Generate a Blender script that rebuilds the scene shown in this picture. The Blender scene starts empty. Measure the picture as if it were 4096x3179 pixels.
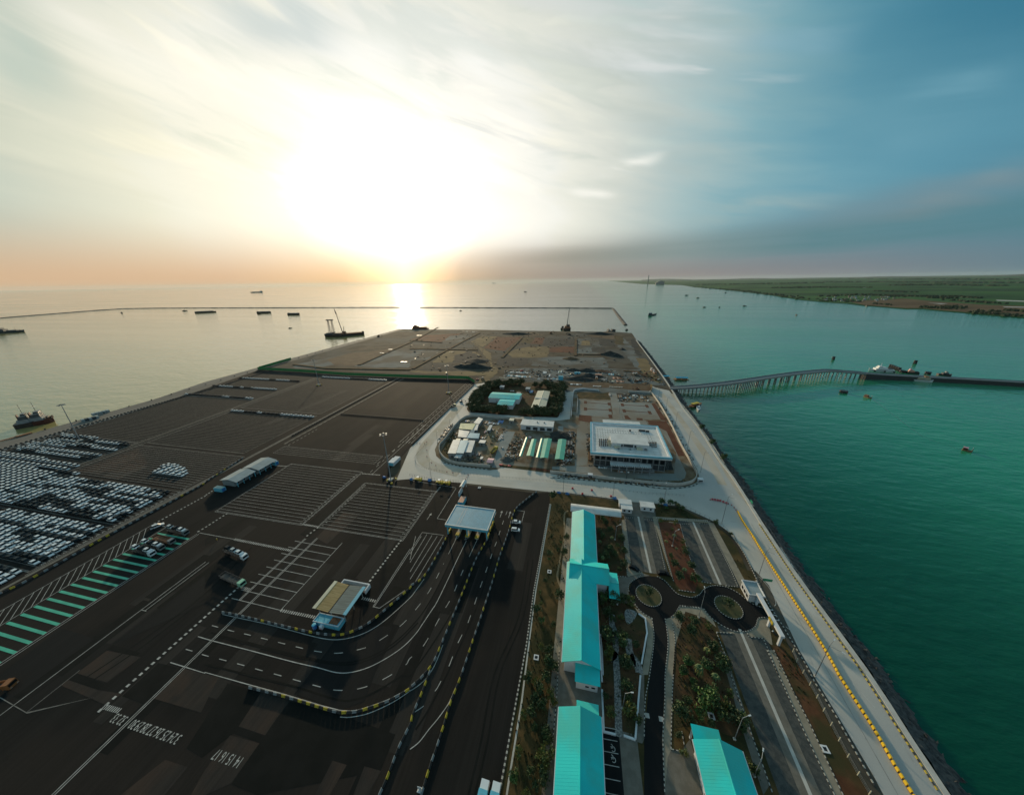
import bpy, bmesh, math, random
from mathutils import Vector, Matrix
from mathutils.geometry import tessellate_polygon
random.seed(7)
D = bpy.data
scene = bpy.context.scene
col = scene.collection
rad = math.radians

# ------------------------------------------------------------------ camera (drone, 120 m up)
CAM_H, FPX, PITCH, ROLL, YAW = 120.0, 1275.0, rad(19.96), rad(-0.9), rad(12.0)
def _yaw(v):
    c, s = math.cos(YAW), math.sin(YAW)
    return Vector((c*v[0]-s*v[1], s*v[0]+c*v[1], v[2]))
_F = _yaw((0, math.cos(PITCH), -math.sin(PITCH)))
_R0, _U0 = _yaw((1, 0, 0)), _yaw((0, math.sin(PITCH), math.cos(PITCH)))
_R = _R0*math.cos(ROLL)+_U0*math.sin(ROLL)
_U = _U0*math.cos(ROLL)-_R0*math.sin(ROLL)
cam = D.cameras.new('camera'); camo = D.objects.new('camera', cam); col.objects.link(camo)
m = Matrix((( _R[0], _U[0], -_F[0], 0), (_R[1], _U[1], -_F[1], 0), (_R[2], _U[2], -_F[2], CAM_H), (0, 0, 0, 1)))
camo.matrix_world = m
cam.sensor_width = 36.0; cam.lens = 36.0*FPX/4096.0
cam.clip_start = 1.0; cam.clip_end = 200000.0
scene.camera = camo

# survey helper: measurements taken on the photograph (tile, x, y) -> metres on the plane z
TILE = dict(a=(0,1100,.375458),b=(820,1100,.375458),c=(1640,1100,.375458),d=(2460,1000,.375458),e=(3276,1000,.375458),f=(0,1650,.375458),g=(820,1650,.375458),h=(1640,1500,.283883),i=(2200,1500,.283883),j=(1640,1900,.375458),k=(2200,1900,.375458),l=(0,2150,.375458),m=(0,2579,.375458),n=(820,2150,.375458),o=(820,2579,.375458),p=(1640,2579,.375458),q=(2200,2200,.294957),r=(2400,2579,.375458),s=(2700,2100,.375458),z=(0,0,1.87546),t=(3200,2300,.518519),u=(2900,2600,.341686),v=(2600,1500,.353893),A=(1980,1400,.302198),B=(0,1720,.192308),C=(480,2040,.192308),D=(1220,2280,.141557),E=(1740,1880,.165204),F=(2300,1660,.210623),G=(1300,1250,.082418),H=(3400,1400,.318681),I=(3700,1700,.181319),y=(1240,1280,.18315))
def ray(k, x, y):
    x0, y0, s = TILE[k]
    return _F*FPX+_R*(x0+x*s-2048.0)-_U*(y0+y*s-1589.5)
def P(k, x, y, z=0.0):
    d = ray(k, x, y); t = (z-CAM_H)/d[2]
    return (d[0]*t, d[1]*t)
def S(txt, z=0.0):
    """'h 900 130 0 1030 j 530 80' -> list of ground points"""
    out, k, buf = [], None, []
    for w in txt.split():
        if w.isalpha(): k = w
        else:
            buf.append(float(w))
            if len(buf) == 2: out.append(P(k, buf[0], buf[1], z)); buf = []
    return out
def azel(k, x, y):
    d = ray(k, x, y).normalized()
    return math.atan2(d[0], d[1]), math.asin(d[2])

# ------------------------------------------------------------------ sun, sky, exposure
SUN_AZ = azel('z', 866, 600)[0]          # clockwise from +Y
SUN_EL = rad(11.5)
sun = D.lights.new('sun', 'SUN'); suno = D.objects.new('sun', sun); col.objects.link(suno)
sun.energy = 3.6; sun.angle = rad(1.6); sun.color = (1.0, .80, .52)
sd = Vector((math.sin(SUN_AZ)*math.cos(SUN_EL), math.cos(SUN_AZ)*math.cos(SUN_EL), math.sin(SUN_EL)))
suno.rotation_euler = sd.to_track_quat('Z', 'Y').to_euler()
suno.location = (0, 0, 400)
scene.view_settings.view_transform = 'Standard'
scene.view_settings.look = 'None'
scene.view_settings.exposure = 0.0
scene.view_settings.gamma = 1.0
scene.view_settings.use_curve_mapping = False

world = D.worlds.new('World'); scene.world = world; world.use_nodes = True
WT = world.node_tree
class X:
    """tiny node-expression helper"""
    def __init__(s, t, sock): s.t, s.s = t, sock
    def op(s, o, b=None, c=None):
        n = s.t.nodes.new('ShaderNodeMath'); n.operation = o
        for i, v in enumerate((s, b, c)):
            if v is None: continue
            if isinstance(v, X): s.t.links.new(v.s, n.inputs[i])
            else: n.inputs[i].default_value = v
        return X(s.t, n.outputs[0])
    def __add__(s, b): return s.op('ADD', b)
    def __sub__(s, b): return s.op('SUBTRACT', b)
    def __mul__(s, b): return s.op('MULTIPLY', b)
    def __truediv__(s, b): return s.op('DIVIDE', b)
    def step(s, a, b, lo=0.0, hi=1.0):
        n = s.t.nodes.new('ShaderNodeMapRange'); n.interpolation_type = 'SMOOTHSTEP'
        s.t.links.new(s.s, n.inputs[0])
        for i, v in zip((1, 2, 3, 4), (a, b, lo, hi)): n.inputs[i].default_value = v
        return X(s.t, n.outputs[0])
    def ramp(s, stops, lo, hi):
        mr = s.t.nodes.new('ShaderNodeMapRange'); s.t.links.new(s.s, mr.inputs[0])
        mr.inputs[1].default_value = lo; mr.inputs[2].default_value = hi
        n = s.t.nodes.new('ShaderNodeValToRGB'); s.t.links.new(mr.outputs[0], n.inputs[0])
        e = n.color_ramp.elements
        while len(e) > 1: e.remove(e[-1])
        for i, (p, c) in enumerate(stops):
            q = (p-lo)/(hi-lo)
            el = e[0] if i == 0 else e.new(q)
            el.position = q; el.color = (*c, 1)
        return X(s.t, n.outputs[0])
def mixc(t, f, a, b, mode='MIX'):
    n = t.nodes.new('ShaderNodeMix'); n.data_type = 'RGBA'; n.blend_type = mode; n.clamp_result = False
    for i, v in ((0, f), (6, a), (7, b)):
        if isinstance(v, X): t.links.new(v.s, n.inputs[i])
        elif i == 0: n.inputs[0].default_value = v
        else: n.inputs[i].default_value = (*v, 1)
    return X(t, n.outputs[2])
def comb(t, a, b, c):
    n = t.nodes.new('ShaderNodeCombineXYZ')
    for i, v in enumerate((a, b, c)):
        if isinstance(v, X): t.links.new(v.s, n.inputs[i])
        else: n.inputs[i].default_value = v
    return X(t, n.outputs[0])
def noise(t, vec, scale, detail=4, rough=.55, dist=0.0):
    n = t.nodes.new('ShaderNodeTexNoise'); t.links.new(vec.s, n.inputs['Vector'])
    n.inputs['Scale'].default_value = scale; n.inputs['Detail'].default_value = detail; n.inputs['Roughness'].default_value = rough; n.inputs['Distortion'].default_value = dist
    return X(t, n.outputs[0])
def build_sky():
    t = WT
    bg = t.nodes['Background']
    tc = t.nodes.new('ShaderNodeTexCoord'); sp = t.nodes.new('ShaderNodeSeparateXYZ')
    t.links.new(tc.outputs['Generated'], sp.inputs[0])
    x, y, z = (X(t, sp.outputs[i]) for i in range(3))
    el = z.op('ARCSINE')*(180/math.pi)
    az = x.op('ARCTAN2', y)*(180/math.pi)
    saz = math.degrees(SUN_AZ); gaz, gel = saz-1.0, 11.5
    da = az-gaz
    ca = (el.op('ABSOLUTE')*(math.pi/180)).op('COSINE')
    dx = da*ca; dy = (el-gel)*el.step(10, 17, 1.0, 1.36); ds = az-saz
    # cloud streaks: long bands running down to the right
    u = ds*.040+el*.034; v = el*.15+ds*.030
    n1 = noise(t, comb(t, u, v, 0.3), 1.9, 5, .56, .45)
    n2 = noise(t, comb(t, u*.7, v*1.3, 4.1), 1.4, 4, .55, .4)
    n3 = noise(t, comb(t, ds*.02, el*.32, 9.0), 1.0, 6, .55)
    dist = (dx*dx+dy*dy).op('SQRT')
    dist = dist+((n1-.5)*13.0+(n2-.5)*9.0)*el.step(3, 14)
    sky = dist.ramp([(0, (2.7, 2.55, 2.2)), (8, (1.7, 1.62, 1.42)), (14, (1.12, 1.10, .99)), (20, (.98, .965, .88)), (24, (.90, .90, .83)), (27, (.82, .825, .735)), (32.5, (.67, .70, .635)), (38, (.50, .58, .555)), (44, (.35, .49, .505)),
                     (50, (.215, .40, .455)), (57, (.14, .335, .42)), (67, (.10, .285, .38)), (80, (.07, .22, .31)), (100, (.13, .24, .31)), (125, (.26, .38, .44))], 0, 125)
    # broken cloud sheet: white tufts with grey-blue gaps
    gap = n1.step(.54, .36)*el.step(8, 17)*ds.step(60, 25)
    sky = mixc(t, gap*.6, sky, mixc(t, 1.0, sky, (.70, .77, .78), 'MULTIPLY'))
    tuft = n1.step(.53, .66)*el.step(7, 16)*ds.step(60, 32)
    sky = mixc(t, tuft*.45, sky, mixc(t, 1.0, sky, (1.30, 1.24, 1.18), 'MULTIPLY'))
    wisp = n2.step(.56, .68)*el.step(14, 22)*ds.step(2, 14)*ds.step(58, 42)
    sky = mixc(t, wisp*.7, sky, (.66, .70, .69))
    # deeper blue high on the right
    deep = el.step(11, 24)*ds.step(44, 70)*ds.step(120, 95)
    sky = mixc(t, deep, sky, mixc(t, 1.0, sky, (.28, .58, .68), 'MULTIPLY'))
    # single cloud streaks
    def streak(x1, y1, x2, y2, w, c, amt, sky):
        (a1, e1), (a2, e2) = [(math.degrees(p)-saz, math.degrees(q)) for p, q in (azel('z', x1, y1), azel('z', x2, y2))]
        L = math.hypot(a2-a1, e2-e1); ux, uy = (a2-a1)/L, (e2-e1)/L
        p, q = ds-a1, el-e1
        al = (p*ux+q*uy)/L; ac = (q*ux-p*uy)+(n1-.5)*w*3.0
        g = ((ac/w).op('POWER', 2.0)*-1.0).op('EXPONENT')
        return mixc(t, g*al.step(-.1, .35)*al.step(1.1, .6)*n2.step(.34, .58)*amt, sky, c)
    for q in ((1000,20,1640,58,2.6,(.74,.76,.74),.75),(930,40,1300,-10,2.2,(.72,.75,.74),.5),(960,110,1150,190,.9,(1.0,1.0,.95),.8),(1270,372,1425,328,.8,(.88,.89,.82),.85),(1205,408,1320,420,.5,(.95,.94,.86),.8),
              (30,10,460,150,1.6,(.95,.93,.86),.7),(120,120,620,210,2.0,(1.0,.98,.9),.7),(580,60,900,150,1.3,(1.0,1.0,.95),.7),(440,30,760,70,1.8,(.55,.63,.63),.7),(-40,150,140,120,2.2,(.50,.60,.57),.7),
              (1930,440,2200,350,.9,(.25,.33,.35),.6),(1850,470,2200,405,.8,(.22,.28,.31),.6),(1440,460,1850,410,1.2,(.40,.47,.44),.5),(1560,120,1850,60,2.2,(.26,.44,.52),.45),(1880,260,2160,190,2.0,(.17,.37,.46),.5)):
        sky = streak(q[0], q[1], q[2], q[3], q[4], q[5], q[6], sky)
    warm = ds.step(8, -25)*el.step(34, 12)
    sky = mixc(t, warm*.8, sky, mixc(t, 1.0, sky, (1.02, .99, .86), 'MULTIPLY'))
    # dusty band along the horizon
    hz = ds.ramp([(-60, (.66, .43, .25)), (-40, (.68, .44, .26)), (-22, (.70, .45, .27)), (-9, (.85, .55, .29)), (-4, (1.3, .90, .48)), (0, (2.0, 1.4, .75)), (4, (1.2, .82, .45)),
                  (9, (.56, .41, .28)), (16, (.34, .27, .215)), (28, (.27, .22, .205)), (45, (.25, .215, .215)), (62, (.20, .21, .235)), (80, (.095, .20, .25)), (110, (.08, .16, .20))], -60, 110)
    hf = el.step(8.5, -.5)
    sky = mixc(t, hf, sky, hz)
    # darker cloud bank climbing to the right of the sun
    ec = ds*.030+2.8; wd = ds*.012+1.5
    k = (el-ec+(n3-.5)*2.6)/wd
    bank = (k*k*-1.0).op('EXPONENT')*ds.step(4, 30)*n3.step(.25, .55, .45, 1.0)*ds.step(120, 80)
    sky = mixc(t, bank*.85, sky, ds.ramp([(0, (.42, .32, .23)), (15, (.31, .27, .22)), (30, (.25, .27, .245)), (42, (.20, .27, .27)), (58, (.075, .205, .235)), (100, (.06, .19, .24))], 0, 100))
    # second, higher and thinner grey layer on the far right
    k2 = (el-(ds*.10+1.0)+(n2-.5)*3.0)/1.5
    b2 = (k2*k2*-1.0).op('EXPONENT')*ds.step(45, 66)*ds.step(120, 85)
    sky = mixc(t, b2*.5, sky, (.19, .25, .28))
    ns = t.nodes.new('ShaderNodeTexSky'); ns.sky_type = 'NISHITA'; ns.sun_disc = False
    ns.sun_elevation = SUN_EL; ns.sun_rotation = SUN_AZ; ns.air_density = 1.2; ns.dust_density = 2.0
    tot = mixc(t, 1.0, mixc(t, 1.0, sky, (10, 10, 10), 'MULTIPLY'), mixc(t, 1.0, X(t, ns.outputs[0]), (.03, .03, .03), 'MULTIPLY'), 'ADD')
    t.links.new(tot.s, bg.inputs[0]); bg.inputs[1].default_value = .1
build_sky()
world.cycles.sampling_method = 'MANUAL'; world.cycles.sample_map_resolution = 512

# ------------------------------------------------------------------ materials
MATS = {}
def mat(name, c1, c2=None, scale=.3, rough=.7, metal=0.0, spec=.5, stretch=(1, 1, 1), fine=0.0, bump=0.0, detail=5, lo=.35, hi=.65, c3=None, scale3=.02, coat=0.0, streak=0.0):
    """surface whose colour wanders between c1 and c2 with a noise laid in object space (metres)"""
    m = D.materials.new(name); m.use_nodes = True; t = m.node_tree; b = t.nodes['Principled BSDF']
    b.inputs['Roughness'].default_value = rough; b.inputs['Metallic'].default_value = metal; b.inputs['Specular IOR Level'].default_value = spec
    if coat: b.inputs['Coat Weight'].default_value = coat
    if c2 is None:
        b.inputs['Base Color'].default_value = (*c1, 1)
    else:
        tc = t.nodes.new('ShaderNodeTexCoord'); mp = t.nodes.new('ShaderNodeMapping'); mp.inputs['Scale'].default_value = stretch
        t.links.new(tc.outputs['Object'], mp.inputs[0]); v = X(t, mp.outputs[0])
        f = noise(t, v, scale, detail).step(lo, hi)
        c = mixc(t, f, c1, c2)
        if c3: c = mixc(t, noise(t, X(t, tc.outputs['Object']), scale3, 4).step(.42, .62), c, c3)
        if streak:
            mq = t.nodes.new('ShaderNodeMapping'); mq.inputs['Scale'].default_value = (1.4, .03, 1); t.links.new(tc.outputs['Object'], mq.inputs[0])
            g = noise(t, X(t, mq.outputs[0]), 1.0, 6, .7).step(.3, .7)
            c = mixc(t, 1.0, c, mixc(t, g, (1-streak*.4,)*3, (1+streak*.4,)*3), 'MULTIPLY')
            g2 = noise(t, X(t, tc.outputs['Object']), .45, 7, .7).step(.60, .72)
            c = mixc(t, g2*.5, c, (.008, .008, .008))
        if fine:
            g = noise(t, X(t, tc.outputs['Object']), 6.0, 2)
            c = mixc(t, 1.0, c, mixc(t, g, (1-fine,)*3, (1+fine,)*3), 'MULTIPLY')
        t.links.new(c.s, b.inputs['Base Color'])
    if bump:
        tc = t.nodes.new('ShaderNodeTexCoord'); g = noise(t, X(t, tc.outputs['Object']), bump[0], 4)
        bn = t.nodes.new('ShaderNodeBump'); bn.inputs['Strength'].default_value = bump[1]; bn.inputs['Distance'].default_value = bump[2]
        t.links.new(g.s, bn.inputs['Height']); t.links.new(bn.outputs[0], b.inputs['Normal'])
    MATS[name] = m
    return m
M = MATS
mat('asphalt', (.0107, .0108, .0104), (.0180, .0173, .0162), .11, .9, spec=.08, stretch=(1, .06, 1), fine=.3, c3=(.0235, .0198, .0172), scale3=.018, streak=.35)
mat('site_concrete', (.20, .215, .20), (.27, .275, .255), .06, .88, spec=.2, fine=.2, detail=8, c3=(.19, .165, .13), scale3=.03)
mat('site_sand', (.25, .195, .115), (.18, .135, .08), .12, .95, spec=.15, fine=.3, detail=8)
mat('site_gravel', (.22, .235, .225), (.27, .275, .255), .2, .95, spec=.15, fine=.35, detail=8)
mat('site_earth', (.125, .083, .050), (.195, .140, .085), .12, .95, spec=.15, fine=.35, detail=8, c3=(.21, .19, .155), scale3=.06)
mat('dusty_concrete', (.42, .355, .27), (.47, .42, .35), .08, .85, spec=.2, fine=.15, detail=8)
mat('red_verge', (.085, .034, .017), (.125, .058, .028), .25, .95, spec=.15, fine=.45, detail=8, c3=(.048, .042, .017), scale3=.10)
mat('wake', (.085, .25, .19), rough=.3)
mat('laterite', (.130, .046, .024), (.090, .036, .022), .05, .95, spec=.15, fine=.3, detail=8)
mat('stain', (.052, .026, .016), (.024, .018, .015), .35, .9, spec=.1, detail=8, fine=.3)
mat('asphalt_mid', (.024, .0225, .021), (.032, .0285, .025), .2, .88, spec=.1, stretch=(1, .1, 1), fine=.3, streak=.35)
mat('asphalt_new', (.0095, .0105, .011), (.014, .0145, .0145), .12, .88, spec=.12, stretch=(1, .08, 1), fine=.25, streak=.2)
mat('asphalt_worn', (.036, .030, .0255), (.023, .0205, .019), .25, .85, spec=.12, stretch=(1, .12, 1), fine=.35, streak=.35, c3=(.045,.031,.024), scale3=.08)
mat('asphalt_dark', (.0065, .008, .0075), (.010, .011, .0105), .2, .88, spec=.1, fine=.2)
mat('concrete', (.43, .40, .345), (.50, .475, .425), .05, .75, fine=.12, c3=(.37, .37, .35), scale3=.012)
mat('concrete_pale', (.50, .48, .43), (.42, .40, .36), .4, .8, fine=.1)
mat('quay_concrete', (.15, .13, .108), (.20, .175, .15), .06, .85, spec=.2, stretch=(.6, .05, 1), fine=.12)
mat('dust', (.052, .042, .030), (.098, .080, .056), .04, .95, spec=.1, fine=.3, c3=(.085, .085, .076), scale3=.010, detail=8)
mat('earth', (.075, .047, .027), (.115, .078, .045), .09, .95, spec=.2, fine=.35)
mat('red_earth', (.085, .030, .017), (.115, .048, .028), .1, .95, spec=.2, fine=.3)
mat('gravel', (.105, .125, .125), (.150, .162, .155), .05, .95, spec=.15, fine=.3, detail=8, c3=(.075,.068,.055), scale3=.02)
mat('gravel_dark', (.028, .032, .031), (.048, .048, .044), .15, .95, spec=.15, fine=.35, detail=8)
mat('sand', (.205, .145, .070), (.135, .098, .052), .04, .95, spec=.15, fine=.3, detail=8)
mat('grass_dry', (.050, .040, .015), (.105, .066, .026), .22, .95, spec=.15, fine=.45, detail=8, c3=(.034, .033, .013), scale3=.09)
mat('grass', (.035, .045, .014), (.075, .065, .024), .35, .95, fine=.4)
mat('soil_dark', (.058, .033, .018), (.105, .058, .028), .3, .95, spec=.15, fine=.4, detail=8, c3=(.050, .044, .019), scale3=.12)
mat('paver', (.135, .122, .10), (.17, .155, .13), .5, .88, spec=.2, fine=.2)
mat('paver_dark', (.052, .056, .054), (.082, .084, .076), .7, .88, spec=.15, fine=.45, detail=8, bump=(2.0, .3, .05))
mat('paver_tan', (.27, .235, .175), (.22, .19, .14), .4, .85, fine=.12)
mat('cobble', (.10, .10, .095), (.30, .29, .27), 2.2, .85, detail=2)
mat('line_white', (.50, .485, .45), (.33, .32, .295), .5, .75)
mat('line_faded', (.27, .255, .23), (.16, .15, .135), .35, .8, spec=.2)
mat('line_green', (.065, .46, .30), (.05, .36, .24), .3, .6, fine=.12)
mat('kerb_white', (.40, .385, .34), rough=.8)
mat('kerb_black', (.03, .03, .03), rough=.8)
mat('paint_white', (.74, .75, .75), rough=.28, coat=.5)
mat('paint_silver', (.42, .44, .45), rough=.3, metal=.4, coat=.4)
mat('paint_black', (.008, .008, .009), rough=.4, spec=.25)
mat('glass', (.010, .013, .015), rough=.2, spec=.25)
mat('tyre', (.018, .018, .018), rough=.9)
mat('steel_dark', (.028, .030, .032), rough=.5)
mat('steel_grey', (.20, .21, .215), (.15, .155, .16), .6, .5, metal=.3)
mat('galvanised', (.36, .38, .39), rough=.45, metal=.5)
mat('teal_roof', (.020, .62, .60), (.017, .55, .55), .12, .45, spec=.25, stretch=(.06, 1, 1), c3=(.045, .50, .45), scale3=.09, fine=.06)
mat('green_roof', (.045, .42, .29), (.05, .36, .25), .2, .5)
mat('olive_roof', (.28, .38, .18), (.22, .31, .15), .3, .5)
mat('blue_roof', (.14, .42, .54), (.12, .36, .46), .3, .45)
mat('white_roof', (.62, .62, .60), (.52, .52, .50), .25, .5)
mat('cream_roof', (.58, .54, .40), (.50, .46, .34), .3, .55, fine=.1)
mat('grey_roof', (.30, .35, .36), (.24, .28, .28), .3, .45)
mat('canvas_tan', (.50, .33, .14), (.38, .24, .09), .8, .8, stretch=(.2, 2.5, 1))
mat('canvas_grey', (.19, .21, .19), (.14, .15, .13), .8, .8, stretch=(.2, 2.5, 1))
mat('wall_white', (.66, .67, .68), (.58, .59, .60), .3, .8)
mat('wall_blue', (.12, .47, .60), (.10, .41, .53), .5, .6)
mat('deep_blue', (.05, .20, .48), (.04, .16, .40), .6, .5)
mat('wall_grey', (.25, .27, .27), (.19, .205, .21), .25, .8)
mat('facade_dark', (.055, .065, .07), (.035, .042, .046), .3, .45)
mat('yellow', (.56, .42, .025), (.40, .29, .03), 1.2, .65)
mat('yellow_plastic', (.80, .52, .02), (.72, .42, .02), .25, .45)
mat('orange', (.30, .11, .03), (.22, .08, .02), .8, .6)
mat('salmon', (.60, .24, .15), (.45, .3, .22), 1.0, .7)
mat('pink', (.60, .33, .38), (.5, .28, .33), .6, .6)
mat('red', (.42, .035, .045), rough=.5)
mat('rust', (.16, .065, .03), (.24, .11, .055), .8, .8)
mat('fence_green', (.055, .30, .09), (.03, .20, .06), .9, .6, stretch=(1, .05, 1))
mat('sign_green', (.0, .22, .11), rough=.4)
mat('rock', (.030, .030, .029), (.085, .080, .072), .9, .9, fine=.4, bump=(1.2, .6, .4))
mat('bark', (.07, .05, .033), rough=.95)
mat('leaf_dark', (.026, .052, .018), (.045, .070, .022), .9, .7)
mat('leaf_mid', (.045, .085, .022), (.065, .105, .028), .9, .7)
mat('leaf_yellow', (.14, .14, .025), (.09, .11, .022), .9, .7)
mat('leaf_fresh', (.085, .165, .032), (.06, .12, .026), .9, .7)
mat('leaf_belt', (.045, .058, .020), (.095, .090, .028), .35, .75)
mat('hull_dark', (.030, .027, .027), (.055, .040, .036), .3, .6)
mat('hull_blue', (.035, .05, .06), rough=.6)
mat('hull_red', (.07, .018, .014), rough=.6)
mat('ship_white', (.60, .62, .62), rough=.5)
mat('wood', (.20, .12, .06), (.28, .17, .08), .8, .8)
mat('field', (.030, .100, .030), (.055, .125, .036), .0035, .95, spec=.1, stretch=(.35, 1, 1), c3=(.020, .055, .022), scale3=.0016)
mat('field_brown', (.095, .060, .034), (.15, .10, .055), .006, .95, spec=.1, stretch=(.3, 1, 1))
mat('bush_far', (.018, .035, .016), (.03, .045, .018), .02, .95)
mat('chimney_grey', (.20, .20, .20), rough=.8)

def water_material():
    m = D.materials.new('sea'); m.use_nodes = True; t = m.node_tree; b = t.nodes['Principled BSDF']
    tc = t.nodes.new('ShaderNodeTexCoord'); o = X(t, tc.outputs['Object'])
    def mapped(sc, rz=0.0):
        mp = t.nodes.new('ShaderNodeMapping'); mp.inputs['Scale'].default_value = sc; mp.inputs['Rotation'].default_value = (0, 0, rz)
        t.links.new(o.s, mp.inputs[0]); return X(t, mp.outputs[0])
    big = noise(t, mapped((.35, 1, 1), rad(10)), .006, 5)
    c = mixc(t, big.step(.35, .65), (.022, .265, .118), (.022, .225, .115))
    sp = t.nodes.new('ShaderNodeSeparateXYZ'); t.links.new(tc.outputs['Object'], sp.inputs[0])      # vignette-like darkening toward the near seawall, painted into the base colour
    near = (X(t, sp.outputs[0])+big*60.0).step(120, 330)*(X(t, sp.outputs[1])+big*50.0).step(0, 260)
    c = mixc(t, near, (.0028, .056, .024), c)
    sky_gold = (X(t, sp.outputs[0])+X(t, sp.outputs[1])*.15+big*160.0).step(60, -260)      # golden sky reflection west of the quay, painted into the base colour
    c = mixc(t, sky_gold, c, (.34, .275, .105))
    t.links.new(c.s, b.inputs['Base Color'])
    b.inputs['IOR'].default_value = 1.5
    r = noise(t, mapped((.12, 1, 1), rad(8)), .008, 6).step(.35, .7, .06, .13)
    t.links.new(r.s, b.inputs['Roughness'])
    h = noise(t, mapped((.45, 1, 1), rad(-14)), .22, 4)*1.0+noise(t, mapped((.5, 1, 1), rad(8)), .06, 3)*1.6
    bn = t.nodes.new('ShaderNodeBump'); bn.inputs['Strength'].default_value = .6; bn.inputs['Distance'].default_value = .8; b.inputs['Specular IOR Level'].default_value = .5
    t.links.new(h.s, bn.inputs['Height']); t.links.new(bn.outputs[0], b.inputs['Normal'])
    M['sea'] = m
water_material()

# ------------------------------------------------------------------ mesh helpers
class MB:
    """collects faces (with material slots) and links them as ONE mesh object"""
    def __init__(s): s.v, s.f, s.mi, s.ms, s.cur = [], [], [], [], 0
    def use(s, name):
        if name not in s.ms: s.ms.append(name)
        s.cur = s.ms.index(name); return s
    def face(s, pts):
        n = len(s.v); s.v += [tuple(p) for p in pts]; s.f.append(tuple(range(n, n+len(pts)))); s.mi.append(s.cur); return s
    def hull(s, lo, hi):
        n = len(lo)
        s.face(list(reversed(lo))); s.face(hi)
        for i in range(n):
            j = (i+1) % n; s.face((lo[i], lo[j], hi[j], hi[i]))
        return s
    def box(s, x0, x1, y0, y1, z0, z1):
        s.hull([(x0,y0,z0),(x1,y0,z0),(x1,y1,z0),(x0,y1,z0)], [(x0,y0,z1),(x1,y0,z1),(x1,y1,z1),(x0,y1,z1)]); return s
    def cbox(s, c, size, rz=0.0):
        a, b, h = size[0]/2, size[1]/2, size[2]; co, si = math.cos(rz), math.sin(rz)
        q = [(c[0]+x*co-y*si, c[1]+x*si+y*co) for x, y in ((-a,-b),(a,-b),(a,b),(-a,b))]
        s.hull([(x,y,c[2]) for x,y in q], [(x,y,c[2]+h) for x,y in q]); return s
    def prism(s, poly, z0, z1):
        if sum(poly[i][0]*poly[(i+1)%len(poly)][1]-poly[(i+1)%len(poly)][0]*poly[i][1] for i in range(len(poly))) < 0: poly = poly[::-1]
        n = len(poly)
        for t in tessellate_polygon([[Vector((x,y,0)) for x,y in poly]]):
            a = [poly[i] for i in t]
            if (a[1][0]-a[0][0])*(a[2][1]-a[0][1])-(a[2][0]-a[0][0])*(a[1][1]-a[0][1]) < 0: a = a[::-1]
            s.face([(x,y,z1) for x,y in a])
        if z1-z0 > 1e-6:
            for i in range(n):
                j = (i+1) % n; s.face(((*poly[i],z0),(*poly[j],z0),(*poly[j],z1),(*poly[i],z1)))
        return s
    def tube(s, p0, p1, r0, r1=None, n=6):
        r1 = r0 if r1 is None else r1
        p0, p1 = Vector(p0), Vector(p1); d = (p1-p0).normalized()
        a = d.orthogonal().normalized(); b = d.cross(a)
        lo = [p0+(a*math.cos(2*math.pi*i/n)+b*math.sin(2*math.pi*i/n))*r0 for i in range(n)]
        hi = [p1+(a*math.cos(2*math.pi*i/n)+b*math.sin(2*math.pi*i/n))*r1 for i in range(n)]
        s.hull(lo, hi); return s
    def strip(s, path, w, z, z1=None, closed=False):
        """flat ribbon (or low wall when z1 is given) along a path"""
        L, Rr = offset(path, w/2, closed), offset(path, -w/2, closed)
        n = len(path)
        for i in range(n if closed else n-1):
            j = (i+1) % n
            q = (Rr[i], Rr[j], L[j], L[i])
            if z1 is None: s.face([(x,y,z) for x,y in q])
            else: s.hull([(x,y,z) for x,y in q], [(x,y,z1) for x,y in q])
        return s
    def build(s, name, mt=None, parent=None, loc=None, smooth=False):
        me = D.meshes.new(name); me.from_pydata(s.v, [], s.f)
        names = [mt] if (mt and not s.ms) else s.ms
        for q in names: me.materials.append(M[q])
        if s.ms: me.polygons.foreach_set('material_index', s.mi)
        if smooth: me.polygons.foreach_set('use_smooth', [True]*len(s.f))
        me.update()
        o = D.objects.new(name, me); col.objects.link(o)
        if loc: o.location = loc
        if parent: o.parent = parent
        return o
def offset(path, d, closed=False):
    out, n = [], len(path)
    for i in range(n):
        a = Vector(path[(i-1) % n] if (closed or i) else path[0]); b = Vector(path[i]); c = Vector(path[(i+1) % n] if (closed or i < n-1) else path[-1])
        t1, t2 = (b-a), (c-b)
        if t1.length < 1e-9: t1 = t2
        if t2.length < 1e-9: t2 = t1
        t1.normalize(); t2.normalize(); t = (t1+t2)
        t = t.normalized() if t.length > 1e-6 else t1
        nrm = Vector((-t[1], t[0])); k = max(.5, t.dot(t1))
        out.append(tuple(b+nrm*(d/k)))
    return out
def smooth_path(p, k=4, closed=False):
    """Catmull-Rom through the points"""
    out, n = [], len(p)
    for i in range(n if closed else n-1):
        q = [Vector(p[(i+j) % n]) if closed else Vector(p[min(max(i+j, 0), n-1)]) for j in (-1, 0, 1, 2)]
        for a in range(k):
            t = a/k
            out.append(tuple(.5*((2*q[1])+(q[2]-q[0])*t+(2*q[0]-5*q[1]+4*q[2]-q[3])*t*t+(3*q[1]-q[0]-3*q[2]+q[3])*t**3)))
    if not closed: out.append(tuple(p[-1]))
    return out
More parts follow.
